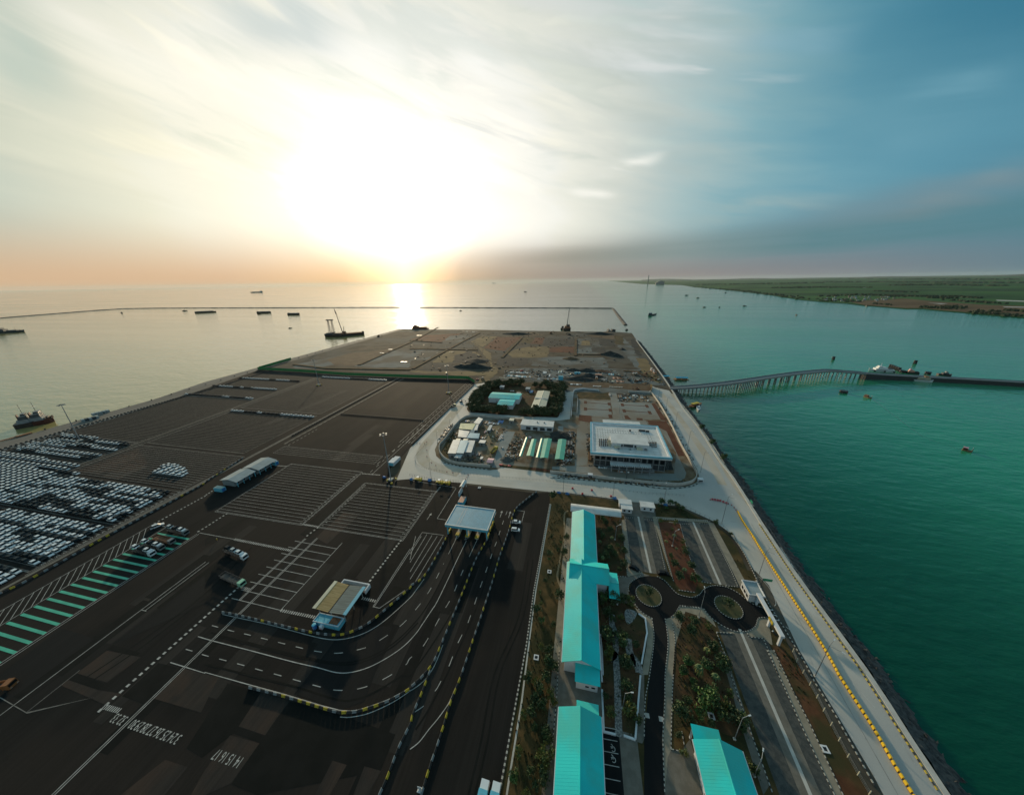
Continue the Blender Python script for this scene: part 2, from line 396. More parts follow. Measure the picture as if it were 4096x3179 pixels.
def resample(path, step, closed=False):
    p = [Vector(q) for q in path]
    if closed: p = p+[p[0]]
    out, acc = [], 0.0
    L = sum((p[i+1]-p[i]).length for i in range(len(p)-1)); n = max(1, round(L/step)); st = L/n
    out.append((tuple(p[0]), (p[1]-p[0]).normalized())); need = st
    for i in range(len(p)-1):
        d = p[i+1]-p[i]; l = d.length; pos = 0.0
        while l > 1e-9 and pos+need <= l+1e-6:
            pos += need; out.append((tuple(p[i]+d*(pos/l)), d/l)); need = st
        need -= (l-pos)
    return out
def ordinal(n):
    w = ['first','second','third','fourth','fifth','sixth','seventh','eighth','ninth','tenth','eleventh','twelfth']
    if n <= 12: return w[n-1]
    return f"{n}{'th' if 10 <= n % 100 <= 20 else {1:'st',2:'nd',3:'rd'}.get(n % 10,'th')}"
def tag(o, label, cat, group=None, kind=None):
    if label: o['label'] = label
    if cat: o['category'] = cat
    if group: o['group'] = group
    if kind: o['kind'] = kind
    return o
def struct(o, kind='structure'): o['kind'] = kind; return o
def thing(name, label, cat, loc=(0,0,0), rz=0.0, group=None):
    o = D.objects.new(name, None); o.empty_display_size = .5; col.objects.link(o); o.location = loc; o.rotation_euler = (0,0,rz)
    return tag(o, label, cat, group)
def dup(root, loc, rz=0.0, label=None, group=None, sc=None):
    r = root.copy(); col.objects.link(r); r.location = loc; r.rotation_euler = (0,0,rz)
    if sc: r.scale = sc if hasattr(sc, '__len__') else (sc, sc, sc)
    if label: r['label'] = label
    if group: r['group'] = group
    for ch in root.children:
        c = ch.copy(); col.objects.link(c); c.parent = r
        for g in ch.children:
            d = g.copy(); col.objects.link(d); d.parent = c
    return r
def sheet(name, pts, z, mt, kind='structure'):
    o = MB().prism(pts, z, z).build(name, mt); return struct(o, kind)
# ------------------------------------------------------------------ THE SETTING
_nsheet = [0]
def sheet(name, pts, z, mt, kind='structure'):
    _nsheet[0] += 1; z += .00021*_nsheet[0]
    return struct(MB().prism(pts, z, z).build(name, mt), kind)
SEA = -3.0
QL = [(-470,-140),(-470,250),(-486,315),(-492,600),(-493,832)]
far_edge = S('c 200 580 700 582 1100 590 1600 600 2100 605 d 30 872 180 885')
crest = S('d 230 960 400 1185 590 1452 v 380 370 560 590 800 960 960 1170 1290 1690 t 0 20 520 725 1150 1680')+[(95.5,20),(95.5,-140)]
land = QL+far_edge+crest
def build_ground():
    sheet('ground', land, 0.0, 'dust')
    b = MB().use('concrete_pale')
    for i in range(len(QL)-1):
        p, q = QL[i], QL[i+1]; b.face([(*p,0),(*q,0),(*q,SEA-1),(*p,SEA-1)][::-1])
    e = [QL[-1]]+far_edge
    for i in range(len(e)-1): b.face([(*e[i],0),(*e[i+1],0),(*e[i+1],SEA-1),(*e[i],SEA-1)])
    struct(b.build('quay_edge'))
    w = MB(); R = 60000
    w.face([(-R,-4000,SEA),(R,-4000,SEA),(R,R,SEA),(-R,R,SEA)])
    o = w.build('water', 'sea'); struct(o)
build_ground()

def revetment():
    """loose black rock slope between the seawall and the water"""
    rng = random.Random(3)
    path = [p for p, _ in resample(smooth_path(crest, 3), 1.6)]
    rows = 9; g = []
    outer = [offset(path, .3+9.6*i/(rows-1)) for i in range(rows)]
    for i in range(rows):
        g.append([(x+rng.uniform(-.35,.35), y+rng.uniform(-.35,.35), (.15-4.3*(i/(rows-1))**.9)+(rng.uniform(-.5,.55) if i else 0)) for x, y in outer[i]])
    b = MB()
    for i in range(rows-1):
        for j in range(len(path)-1):
            q = (g[i][j], g[i][j+1], g[i+1][j+1], g[i+1][j])
            b.face((q[0], q[2], q[1])); b.face((q[0], q[3], q[2]))
    for _ in range(1500):                                       # single boulders lying on the slope
        j = rng.randrange(len(path)-1); i = rng.randrange(1, rows-1); c = g[i][j]; s = rng.uniform(.3, .8)
        pts = [Vector(c)+Vector((rng.uniform(-s,s), rng.uniform(-s,s), rng.uniform(0,s))) for _ in range(6)]
        for t in ((0,1,2),(0,2,3),(1,2,4),(2,3,4),(3,5,4),(0,3,5),(0,5,1),(1,5,4)): b.face([pts[k] for k in t])
    return struct(b.build('rock_revetment', 'rock'), 'stuff')
revetment()

# quay apron and car terminal asphalt
sheet('quay_apron', QL+[(-478,832),(-473,600),(-470,395),(-455,300),(-442,200),(-445,-140)], .02, 'quay_concrete')
right_kerb = S('j 1490 185 1490 310 1320 1230 p 1240 0 950 1598')
yard = [(-445,-140),(-442,200),(-455,300),(-476,396),(-129,396)]+S('c 690 1150')+[(-125.3,362),(-123.6,198)]+S('h 0 1030 g 1950 620')+[(-112,157)]+S('j 0 45 530 85 610 105 1330 190')+right_kerb+[(-15.5,-140)]
sheet('asphalt_yard', yard, .03, 'asphalt')

# asphalt repairs: lane-wide paving strips of different age
def patches():
    sets = dict(asphalt_dark=[], asphalt_worn=[], asphalt_new=[])
    a = sets['asphalt_dark'].append
    for t in ('l 1200 1140 1500 1225 1430 1280 1145 1185','l 830 1450 1120 1555 1050 1620 735 1510','m 1690 190 1890 240 1530 630 1300 545',
              'o 240 410 620 500 360 870 300 945 -30 1200 -200 1100','o 900 600 1400 730 2030 950 1870 1340 560 1598 280 1480 570 1045 640 950','o 300 940 350 870 650 955 580 1040','g 0 1350 380 1090 480 1110 0 1420','g 1010 1300 1700 690 1860 700 1110 1330'): a(S(t))
    a = sets['asphalt_worn'].append
    for t in ('o 360 865 600 500 890 590 640 960','o 270 960 580 1045 280 1470 0 1598 -150 1598 0 1330','o 1360 1230 1510 1275 1330 1598 1170 1598','o 1700 1290 1880 1340 1720 1598 1580 1598','m 1960 250 2330 340 2140 720 1640 570',
              'm 820 300 1140 60 1500 130 1140 400','m 720 370 1050 480 1300 520 1130 640 650 430','m 1760 1220 2000 1300 1500 1900 900 1900','g 1180 1330 1480 1060 1640 1090 1300 1400'): a(S(t))
    a = sets['asphalt_new'].append
    for t in ('l 640 960 860 1020 1000 1080 60 1750 -300 1700','n 560 600 1100 0 1200 0 720 640','l 2184 400 2184 700 1300 1100 1200 1130','o 950 520 1000 460 1500 -200 2000 -200 1700 600 1450 690'): a(S(t))
    for i, (k, ps) in enumerate(sets.items()):
        b = MB()
        for n, p in enumerate(ps): b.prism(p, .045+.006*i+.0008*n, .045+.006*i+.0008*n)
        struct(b.build('asphalt_patches', k))
    # long lighter/darker paver strips running along the yard
    rng = random.Random(11)
    for nm, z, cnt in (('asphalt_mid', .0365, 26), ('asphalt_dark', .0415, 18)):
        b = MB()
        for n in range(cnt):
            x = rng.uniform(-300, -25) if n % 3 == 0 else rng.uniform(-180, -25); y = rng.uniform(20, 330) if n % 3 == 0 else rng.uniform(22, 120); w = rng.choice((3.5, 5.0, 7.0)); l = rng.uniform(20, 60)
            if x > -125 and y > 140: y = rng.uniform(20, 90)
            b.prism([(x,y),(x+w,y),(x+w,y+l),(x,y+l)], z+.00015*n, z+.00015*n)
        struct(b.build('asphalt_strips', nm))
patches()

# concrete roads round the terminal plots
wall_east = S('i 0 1380 560 1440 1070 1500 1700 1560 1900 1548 2020 1505 2065 1425 2030 1330 1850 1010 1700 700 1560 450 1450 290 1380 258 1100 245')
wall_west = S('h 1480 620 1390 622 1100 600 850 588 740 630 640 720 500 910 430 985 412 1040 430 1120 520 1210 700 1262 1130 1300')
road = [(-125.0,362),(-123.3,198)]+S('h 0 1035')+[(-111,157)]+S('j 0 40 530 80 1480 178 k 120 180 600 240 870 285 1110 300 1400 335 1600 425 1750 495 1900 600 2010 750 2184 1030 s 850 480 1000 640 u 870 0 1100 400 1340 800 1756 1500')+[(78,40),(78,-140),(94.5,-140),(94.5,20)]+[(x-.8,y) for x,y in crest[:-2]][::-1][0:7]+S('v 230 190 40 160 i 1420 170 1450 250')
road = [(-125.0,362),(-123.3,198)]+S('h 0 1035')+[(-111,157)]+S('j 0 40 530 80 1480 178 k 120 180 600 240 870 285 1110 300 1400 335 1600 425 1750 495 1900 600 2010 750 2184 1030 s 850 480 1000 640 u 870 0 1100 400 1340 800 1756 1500')+[(78,40),(78,-140),(94.6,-140),(94.6,20)]+S('t 1140 1690 510 735 -10 35 v 1275 1690 945 1170 785 960 545 590 365 370 215 175 60 140')+S('i 1450 160 1400 170 1000 210 400 190 230 170')+S('h 2140 100 2080 600 830 525 800 480')+S('h 870 340 1080 190 1190 90')
sheet('concrete_road', road, .05, 'concrete')
# paler dusty wheel tracks and tinted strips on the concrete
for t, w, mt in (('h 700 430 480 700 230 980 180 1160 320 1280 700 1380', 9, 'dusty_concrete'), ('v 130 210 330 480 560 800 700 1010 820 1240', 5, 'dusty_concrete'), ('v 240 210 430 430 690 790 920 1180 1140 1480', 3.5, 'dusty_concrete'),('s 1090 230 1560 960', 3, 'concrete_pale')):
    o = MB().strip(smooth_path(S(t), 4), w, .070).build('road_dust', mt); struct(o)
# seawall edge strip: pale coping along the crest
o = MB().strip([(x-1.0, y) for x, y in smooth_path(crest, 3)], 1.5, 0.0, .45).build('seawall_coping', 'concrete_pale'); struct(o)

# plots inside the road ring
site = offset(wall_west, 2.5)
plot_w = S('h 1480 612 1390 612 1100 590 850 578 720 615 600 720 470 880 390 960 350 1050 370 1140 470 1230 700 1290 1130 1340 1230 1330 1290 1300 1660 1340 2184 1420 i 560 1480 1070 1535 1700 1585 1930 1570 2060 1520 2100 1430 2070 1320 1850 950 1600 450 1470 270 1400 235 1000 230 400 215 330 240 300 420 280 620 h 2080 640 1900 640')
sheet('building_plot', plot_w, .09, 'site_earth')
compound = S('h 1090 130 1060 190 870 310 800 470 830 515 1300 560 1700 590 2090 590 2140 470 2180 130 1700 100')
sheet('compound_ground', compound, .09, 'soil_dark')
for t, mt in (('i 400 340 840 380 880 610 400 560','site_concrete'),('i 960 380 1420 390 1560 625 1030 620','site_concrete'),('i 840 230 930 240 1030 640 900 640','site_concrete'),
              ('i 600 600 1350 640 1380 700 600 670','site_concrete'),('i 430 690 520 680 560 1100 520 1270 350 1280 380 760','site_concrete'),('i 350 1280 600 1290 850 1360 1400 1380 1750 1390 1780 1100 1530 740 1640 790 1920 1380 1900 1450 1840 1490 1500 1480 800 1420 30 1330 30 1290','site_concrete'),
              ('i 1370 640 1640 650 1900 1140 1800 1140 1640 800 1400 700','red_earth'),('i 410 560 585 575 590 670 500 660 400 640','red_earth'),('i 1480 400 1650 650 1560 630 1430 400','red_earth'),('i 380 240 830 240 850 350 400 330','grass_dry'),
              ('h 1150 860 1300 790 1100 1170 1060 1160','site_sand'),('h 1320 790 1480 800 1250 1310 1150 1300','site_gravel'),('h 1480 810 1720 830 1600 1190 1330 1150','site_earth'),('h 1060 740 1300 700 1180 860 1060 1000','site_sand'),('h 620 790 500 960 440 1080 520 1190 620 1150 680 900','grass_dry'),('h 1400 1000 1560 860 1500 1130 1380 1120','gravel_dark'),
              ('i 250 800 350 800 340 1130 220 1130','gravel_dark'),('i 120 720 190 720 180 900 90 900','site_gravel'),('i 540 800 590 800 600 1290 530 1270','site_earth'),('i 600 1120 840 1180 830 1330 600 1280','gravel_dark'),('i 1440 1190 1700 1190 1740 1340 1440 1340','gravel_dark'),
              ('h 1260 1255 2184 1345 2184 1400 1270 1290','grass_dry'),('h 1700 1300 2184 1360 2184 1390 1700 1330','red_earth'),('i 940 260 1090 270 1080 370 960 360','gravel_dark'),('i 1090 290 1380 300 1420 380 1100 365','site_earth')):
    sheet({'site_concrete':'parking_apron','red_earth':'planting_bed','grass_dry':'dry_grass','site_sand':'sandy_track','site_gravel':'gravel_track','site_earth':'bare_earth','gravel_dark':'rubble_ground'}[mt], S(t), .11+.004*random.random(), mt)
# red soil beds with a thin strip between them in the unfinished car park
for x0, y0, x1, y1 in ((500,385,835,410),(500,478,850,495),(1020,420,1365,440),(1045,505,1405,530)):
    b = MB().strip(S(f'i {x0} {y0} {x1} {y1}'), 1.2, .16)
    for x, y in ((x0, y0), (x1, y1)): b.strip([(P('i',x,y)[0], P('i',x,y)[1]-4), (P('i',x,y)[0], P('i',x,y)[1]+4)], 3.0, .165)
    struct(b.build('planting_bed', 'red_earth'))
for t in ('i 820 555 875 560 880 610 830 605','i 1045 570 1090 570 1150 630 1060 620','i 1220 605 1300 610 1310 640 1220 635'): sheet('planting_bed', S(t), .14, 'red_earth')

# reclaimed ground at the far end: patchwork of fill
fill = [('b 950 950 1400 870 1900 830 1350 960 1200 990 950 1000','gravel'),('b 1300 900 1560 830 1900 810 1400 960','earth'),('b 1450 880 1500 860 1870 800 2000 780 1640 960 1480 970','earth'),('b 1600 970 1990 800 2184 815 2184 985 1700 985','gravel'),
        ('c 0 690 150 640 560 620 330 720','rust'),('c 330 720 440 640 690 650 560 715','gravel'),('c 0 800 250 790 330 780 200 900 0 910','gravel'),('c 220 930 420 800 720 820 760 880 520 920 400 940','sand'),('c 470 860 640 810 760 880 600 940 460 930','gravel_dark'),
        ('c 780 780 930 660 1200 660 1010 810','rust'),('c 770 650 930 655 770 770 640 710','sand'),('c 1200 670 1330 670 1290 730 1180 720','grass'),('c 1330 670 1440 670 1400 740 1290 730','rust'),('c 1440 670 1780 680 1770 745 1420 750','gravel_dark'),
        ('c 1480 770 1760 760 1760 830 1480 820','rust'),('c 1200 770 1480 760 1460 880 1100 880 1010 830','sand'),('c 940 890 1280 890 1230 970 900 960','gravel_dark'),('c 1290 890 1500 870 1780 870 2080 880 2120 990 1300 970','gravel'),('c 1780 680 2010 680 2040 760 1780 745','gravel'),
        ('c 1830 700 1915 700 1920 750 1820 750','sand'),('c 2010 680 2184 690 2184 760 2030 750','gravel_dark'),('c 1790 770 2050 770 2080 840 1780 840','gravel'),('c 1930 770 2080 770 2090 830 1940 820','gravel_dark'),('c 1860 650 2100 600 2184 640 2184 690','earth'),('c 1110 630 1300 605 1430 640 1250 655','earth'),
        ('c 1000 1000 1300 990 2184 1000 d 420 1280 540 1440 c 1640 1130 1010 1120','gravel'),('c 200 940 480 960 500 1010 100 1010','gravel_dark'),('c 0 1020 830 1030 830 1060 640 1080 0 1040','sand'),('c 860 840 760 770 690 740 600 720 720 760 860 950 960 1010 830 1130 700 1160 870 1010','sand'),
        ('d 0 1000 90 930 200 1040 330 1290 220 1250 100 1100','gravel'),('d 220 1150 330 1160 520 1420 440 1420 270 1280','sand'),('d 0 910 80 920 100 1010 0 1010','grass'),('d 160 960 210 940 250 1040 190 1050','gravel_dark'),('d 190 1060 240 1060 290 1130 230 1120','gravel_dark'),
        ('A 900 420 2050 450 2060 540 1500 540 1040 520 920 480','earth'),('A 910 490 1500 500 2060 555 2050 590 1030 545 940 560','gravel')]
def ragged(pts, amp):
    r = random.Random(int(pts[0][0])); q = [p for p, _ in resample(pts, 7, True)][:-1]
    return [(x+r.uniform(-amp,amp), y+r.uniform(-amp,amp)) for x, y in q]
for i, (t, mt) in enumerate(fill):
    sheet({'gravel':'gravel_fill','gravel_dark':'gravel_fill','rust':'laterite_fill','sand':'sandy_fill','earth':'earth_fill','grass':'weedy_fill'}[mt], ragged(S(t), 2.2), .02+.004*i, 'laterite' if mt == 'rust' else ('grass_dry' if mt == 'grass' else mt))
for t in ('b 950 955 1300 995 c 0 1010','b 1640 960 2184 720 c 300 560','c 30 1000 580 700 740 620','c 0 790 200 790 720 800','c 980 880 1190 670','c 1770 680 1760 860','c 1780 845 2080 850','d 90 1290 230 1300 350 1350','c 340 720 0 700'):
    o = MB().strip(S(t), 5.0, .20, .9).build('earth_bund', 'soil_dark'); struct(o)

# garden side: asphalt kerb, lawns, drives, car parks
garden = S('j 1500 190 k 110 195 600 255 720 285 1110 312 1390 350 1580 440 1740 520 1880 620 1990 770 2100 1010 s 830 490 890 620 u 830 130 1050 500 1200 800 1700 1695')+[(74,40),(74,-140),(-13.5,-140)]+right_kerb[::-1]
sheet('lawn', garden, .07, 'grass_dry')
W = lambda x0, x1, y0, y1: [(x0,y0),(x1,y0),(x1,y1),(x0,y1)]
sheet('path', [(-1.2,142),(1.8,142),(.2,72),(-2.6,72)], .10, 'paver_tan')
sheet('paved_yard', [(-2.6,72),(13,72),(13,57),(13.2,-40),(-3.5,-40)], .09, 'paver')
sheet('paved_yard', S('k 690 1075 860 1080 990 1045 1060 1070 850 1150 830 1230 850 1310 920 1400 800 1360 700 1290'), .10, 'paver')
sheet('paved_yard', S('k 740 300 870 290 970 290 1110 300 1130 470 1010 480 760 430'), .095, 'paver')
sheet('path', S('k 760 480 800 470 860 960 990 1045 820 1085'), .10, 'paver_tan')
# two long car parks
def carpark(x, y0, y1, xl, xr, lean=0):
    sheet('car_park', [(x-xl,y0),(x+xr,y0),(x+xr+lean,y1),(x-xl+lean,y1)], .10, 'paver_dark')
    sheet('driveway', [(x-2.6,y0),(x+2.4,y0),(x+2.4+lean,y1),(x-2.6+lean,y1)], .115, 'paver')
    struct(MB().strip([(x-.2,y0),(x-.2+lean,y1)], .9, .155).build('drain_channel', 'concrete_pale'))
carpark(36.4, 114, 150, 7.6, 7.2, .4)
carpark(63.6, 113.5, 151, 8.4, 7.6, .6)
carpark(61.5, 20, 95, 7.6, 7.6, 1.8)
sheet('path', [(44.0,149.5),(47.3,150.5),(48.5,115),(47,111),(44.5,114)], .102, 'paver_tan')
sheet('path', [(51.6,149),(56.0,149),(54.8,116),(52.5,113),(51.0,118)], .102, 'paver_tan')
sheet('path', [(71.4,153),(74.2,152),(74.2,108),(71.0,112)], .102, 'paver_tan')
sheet('path', [(44,149.6),(72,152),(72,154.2),(44,151.6)], .104, 'paver_tan')
sheet('path', S('u 490 0 570 0 800 500 1000 900 1190 1300 1370 1695 1280 1695 1090 1300 900 900 700 450'), .106, 'paver_tan')
sheet('path', S('r 1280 60 1340 90 1560 760 1800 1500 1740 1598 1530 950 1420 560'), .106, 'paver')
sheet('paved_yard', S('s 440 1140 600 1150 770 1180 940 1200 1040 1290 1010 1100 1000 1000 880 990 860 1080 740 1130'), .10, 'paver_tan')
sheet('planting_bed', S('k 1150 490 1390 520 1470 830 1580 1130 1540 1250 1390 1220 1320 1130 1240 840'), .11, 'red_earth')
sheet('planting_bed', S('k 490 430 760 440 820 1080 690 1070 600 990 500 950'), .105, 'soil_dark')
# the two ring roads and the drive
RINGS = [((33.3, 102.7), 9.6, 4.7), ((62.6, 103.4), 9.6, 4.6)]
def circ(c, r, n=48): return [(c[0]+r*math.cos(2*math.pi*i/n), c[1]+r*math.sin(2*math.pi*i/n)) for i in range(n)]
ring_l = smooth_path(S('q 1070 560 1090 440 1200 375 1330 352 1460 370 1560 425 1650 500'), 4)
drive = S('q 1070 545 1110 430 1210 370 1330 350 1450 365 1560 420 1660 520 1740 595 1900 635 2010 640 s 190 770 260 740 310 680 380 650 450 645 560 665 680 730 780 810 860 855 940 880 1000 985 890 990 860 1070 800 1120 720 1135 620 1125 500 1070 400 1000 340 940 300 890 180 870 60 870 q 1760 765 1720 850 1650 910 1560 935 1600 1250 1560 1690 r 660 1000 690 1598')+[(28,30),(26,-40),(19,-40),(21,30)]+S('r 470 1598 470 1000 q 1350 1690 1410 1200 1380 930 1280 870 1170 760 1090 650')
sheet('drive', drive, .12, 'asphalt_new')
for c, r, ri in RINGS: sheet('roundabout_lawn', circ(c, ri*1.02), .18, 'grass')
sheet('footpath', S('q 1380 930 1400 1100 1395 1300 1330 1690 1240 1690 1310 1300 1320 1130 1290 930 1200 870 1150 780'), .115, 'paver_tan')
sheet('footpath', S('r 470 290 470 1000 450 1050 390 1030 380 880 430 300'), .113, 'paver')
sheet('footpath', S('q 1560 935 1640 910 1720 850 1760 765 1900 760 s 300 890 400 1000 440 1090 320 990 110 920 r 810 -20 780 300 760 1110 720 1200 690 1598 660 1000 720 0'), .113, 'paver_tan')
sheet('paved_yard', S('r 690 1120 860 1130 960 1000 1120 1598 690 1598'), .108, 'paver')
sheet('cobbled_path', smooth_path(S('q 1010 850 1060 800 1180 850 1110 980 1040 990'), 3, True), .12, 'cobble')
struct(MB().strip(smooth_path(S('q 840 870 840 1000 890 1150 890 1350 860 1450 r 160 100 180 300 190 600 200 980'), 4), 2.0, .158).build('cobbled_path', 'cobble'))
struct(MB().strip(smooth_path(S('q 1060 1200 1070 1330 1110 1500 r 350 140 400 210 420 300'), 4), 2.4, .162).build('cobbled_path', 'cobble'))
sheet('parking_bay', [(12.4,-20),(12.4,57.0),(17.2,57.4),(17.6,-20)], .11, 'asphalt_new')
sheet('paved_yard', [(17.2,-20),(17.2,57.4),(22,57.4),(21.5,-20)], .108, 'paver')
sheet('planting_bed', S('q 1830 830 2030 840 s 300 920 420 1150 600 1598 r 1420 560 1530 950 1440 990 1250 920 980 860 780 880 760 300 800 0 q 1690 1250 1660 1000'), .09, 'soil_dark')
sheet('planting_bed', S('q 690 700 1000 720 1190 870 1290 940 1310 1130 1230 1560 r 380 1000 40 930 10 0'), .095, 'soil_dark')
sheet('verge', S('s 1010 1270 1130 1290 1330 1598 u 830 130 1060 560 1320 1060 1700 1695 1375 1695 1000 890 570 0'), .10, 'red_verge')
# trodden path through the dry lawn
struct(MB().strip(smooth_path(S('j 1690 380 1645 420 1645 640 1610 830 1590 950 1570 1080 1600 1180 1650 1230'), 5), .8, .115).build('path', 'site_sand'))
struct(MB().strip(S('j 1500 310 1340 1230 p 1265 0 1190 600 1060 1400 1030 1598'), .5, .118).build('drain_channel', 'concrete_pale'))

# kerbs painted in black and white blocks
def kerb(path, step=.8, w=.3, h=.22, z=.08, closed=False, colours=('kerb_white', 'kerb_black')):
    pr = resample(path, step, closed); b = MB()
    pts = [p for p, _ in pr]
    for i in range(len(pts)-1):
        b.use(colours[i % 2]); b.strip([pts[i], pts[i+1]], w, z, z+h)
    return struct(b.build('kerb'))
for c, r, ri in RINGS: kerb(circ(c, ri*1.02), .42, .24, closed=True)
sp = lambda t, k=4: smooth_path(S(t), k)
for t in ('q 1380 930 1410 1200 1350 1690 r 480 600 470 1000','q 1560 930 1600 1250 1560 1690 r 690 600 670 1000 690 1598','r 800 0 770 500 755 1110','q 1660 990 1695 1250 1670 1690','q 1130 700 1200 800 1280 870 1390 930',
          'q 1450 355 1560 420 1650 520 1740 600 1900 640 2000 640 s 200 770','s 190 770 260 740 310 680 380 650 450 645 560 665 680 730 780 810 860 855 940 880','s 990 990 890 990 860 1070 800 1120 720 1135 620 1125 500 1070 400 1000 340 940 300 890 180 870 60 870',
          'q 1070 560 1060 500 1100 430 1210 365 1260 320','q 1640 910 1700 860 1750 770 1790 755 2030 790'): kerb(sp(t), .5, .24, .18)
for t in ('k 800 465 830 700 860 960','k 1100 480 1170 760 1225 1000','k 1385 520 1450 760 1530 1000 1600 1130','k 1690 520 1800 760 1920 1000 2000 1190','k 1135 460 1220 800 1270 1000 1320 1140','k 760 500 800 800 825 1080','k 790 455 885 455','k 1005 475 1100 480','k 1380 520 1480 522','k 1590 515 1690 520',
          'k 1130 455 1300 480 1470 495','k 1460 470 1720 495','k 690 1075 825 1085','k 860 985 985 1045','k 1370 1225 1540 1250','k 1610 1135 1715 1155','k 1870 1180 2000 1190','u 490 0 700 450 900 900 1090 1300 1280 1695','u 570 0 780 450 1000 880 1190 1290 1380 1695','u 0 80 160 560 300 960 430 1320 550 1660','s 440 1140 540 1400 600 1598','s 440 1140 600 1155','s 770 1150 780 1190 940 1210 1000 1350 1100 1598','p 1590 60 1560 600 1500 1250','r 760 1110 860 1135','r 870 920 900 1090'): kerb(S(t), .55, .22, .18)
kerb(right_kerb[1:]+[(-14.5,-40)], .6, .45, .25)
kerb(sp('k 0 25 250 45 600 75 900 105 1150 140 1300 145 1450 130 1550 105 1600 60'), 1.6, .5, .3)
kerb(sp('h 460 1230 700 1285 1120 1335'), 1.5, .5, .3)
kerb([(x-2.4, y) for x, y in S('v 1290 1690 t 0 20 520 725 1150 1680')], .7, .3, .3, colours=('yellow', 'kerb_black'))
kerb(S('s 600 70 760 350 860 560 1000 850 1150 1080 1400 1500 u 1050 380 1290 760 1560 1250 1756 1600'), .65, .3, .25)
# white block wall of the garden
for t in ('r 430 330 400 700 375 1010','r 375 1015 250 970','r 165 960 40 930 20 480','r 20 400 0 0','q 1200 870 1290 930 1315 1130 1300 1200 1240 1550','q 680 1130 705 1400 715 1695'):
    tag(MB().strip(S(t), .5, 0, .55).build('garden_wall', 'wall_white'), {'r 430 330 400 700 375 1010':'low white garden wall along the footpath beside the asphalt drive','r 375 1015 250 970':'short low white wall piece right of the cobbled path end above the parking bays','r 165 960 40 930 20 480':'low white corner wall at the bottom left of the cobbled garden','r 20 400 0 0':'low white wall between the near teal roof and the cobbled garden','q 1200 870 1290 930 1315 1130 1300 1200 1240 1550':'long bent white wall beside the footpath below the left roundabout','q 680 1130 705 1400 715 1695':'low white wall along the right side of the long middle teal roof'}[t], 'wall')
# ------------------------------------------------------------------ PAINTED MARKINGS (all on the asphalt and concrete)
ZM = .075
LW, LF = MB(), MB()
def ln(path, w=.2, b=None, z=ZM): (b or LW).strip(path, w, z)
def dash(path, d=3.0, g=4.0, w=.2, b=None, z=ZM):
    p = resample(path, .5)
    i = 0
    while i < len(p):
        j = min(i+int(d/.5), len(p)-1)
        if j > i: (b or LW).strip([q for q, _ in p[i:j+1]], w, z)
        i = j+max(1, int(g/.5))
def dots(path, s=.8, pitch=1.6, w=None, z=ZM):
    for (q, t) in resample(path, pitch):
        LW.strip([(q[0]-t[0]*s/2, q[1]-t[1]*s/2), (q[0]+t[0]*s/2, q[1]+t[1]*s/2)], w or s, z)
def rect(x0, x1, y0, y1, w=.14, b=None):
    for a, c in (((x0,y0),(x1,y0)), ((x1,y0),(x1,y1)), ((x1,y1),(x0,y1)), ((x0,y1),(x0,y0))): ln([a, c], w, b)
def lanes(x0, x1, y0, y1, pitch, w=.12, b=None):
    y = y0
    while y < y1+.01: ln([(x0,y),(x1,y)], w, b); y += pitch
# carrier loading bays: green bars, chevrons, long edge lines
G = MB(); y = 3.9
while y < 92:
    G.strip([(-208.6, y), (-187.7, y)], .95, ZM); y += 3.35
struct(G.build('green_bay_markings', 'line_green'))
for x, y0, y1 in ((-209.3,-30,95.5),(-219,-30,96),(-187.6,-30,94.8),(-186.4,-30,94.8),(-163.8,-20,81.5),(-161.9,58,81.5),(-123.9,-30,104),(-123.2,-30,104),(-129.5,68.9,102.5),(-128.9,68.9,102.5)): ln([(x,y0),(x,y1)], .22)
y = -10
while y < 95: ln([(-218.8, y), (-209.4, y-7.2 if y > 75 else y-7.4)], .18); y += 2.5
ln([(-163.8,58),(-161.2,58)]); ln([(-209.3,95.5),(-219,96)])
ln(S('l 0 1700 290 1868 1000 1700')+S('m 280 720 850 270'), .18, LF)
dots([(-135.6,31.5),(-135.5,73.5)], .85, 1.62); dots([(-135.6,74),(-129.6,73.6)], .45, .9, 1.1)
dots(S('m 1110 655 1270 700'), .35, .75, 1.2)
dots(S('g 320 1350 920 1470'), .5, 1.0, 1.2); ln(S('g -60 1280 320 1350'), .22)
dots(S('f 1650 1180 2184 890 g 0 885 100 820'), .8, 1.7); dots(S('f 2115 1265 2184 1225 g 0 1225 230 1078'), .8, 1.7)
dots(S('g 1045 1190 1200 1215'), .5, .95, 1.0); dots(S('g 1200 1225 1090 1310'), .8, 1.7); dots(S('g 1680 650 1860 665'), .5, 1.0, 1.0)
dots(S('g 2085 1365 1690 1880 n 1710 560'), .9, 1.75, .8); dots(S('n 815 775 1160 845'), .5, 1.0, 1.1); dots(S('n 1680 645 1810 675'), .5, 1.0, 1.1); dots(S('j 280 180 320 130'), .4, .9, 1.0); dots(S('g 760 565 870 572'), .5, 1.0, 1.0)
# numbered long-stay lots
rect(-196.8,-138.6,110.2,161); rect(-196.2,-139.2,110.9,161.6, .15); lanes(-196.5,-139.8,112.7,159.5,2.53,.13)
for x in (-195.6, -138.9):  # tick marks along the ends
    for i in range(20): ln([(x-.6, 112.7+2.53*i), (x+.6, 112.7+2.53*i)], .2)
rect(-129.5,-80,110.4,150.2); rect(-128.9,-80.6,111,150.8,.15); lanes(-128.7,-81,113.2,148,2.53)
rect(-223.6,-137.4,172.2,183); lanes(-223,-138,174.6,182,2.4); dash([(-222,184.5),(-222,215)], 2, 2.2, .3); dash([(-135,172),(-132,240)], 4, 5, .25); ln([(-130.8,160),(-130.8,240)], .2)
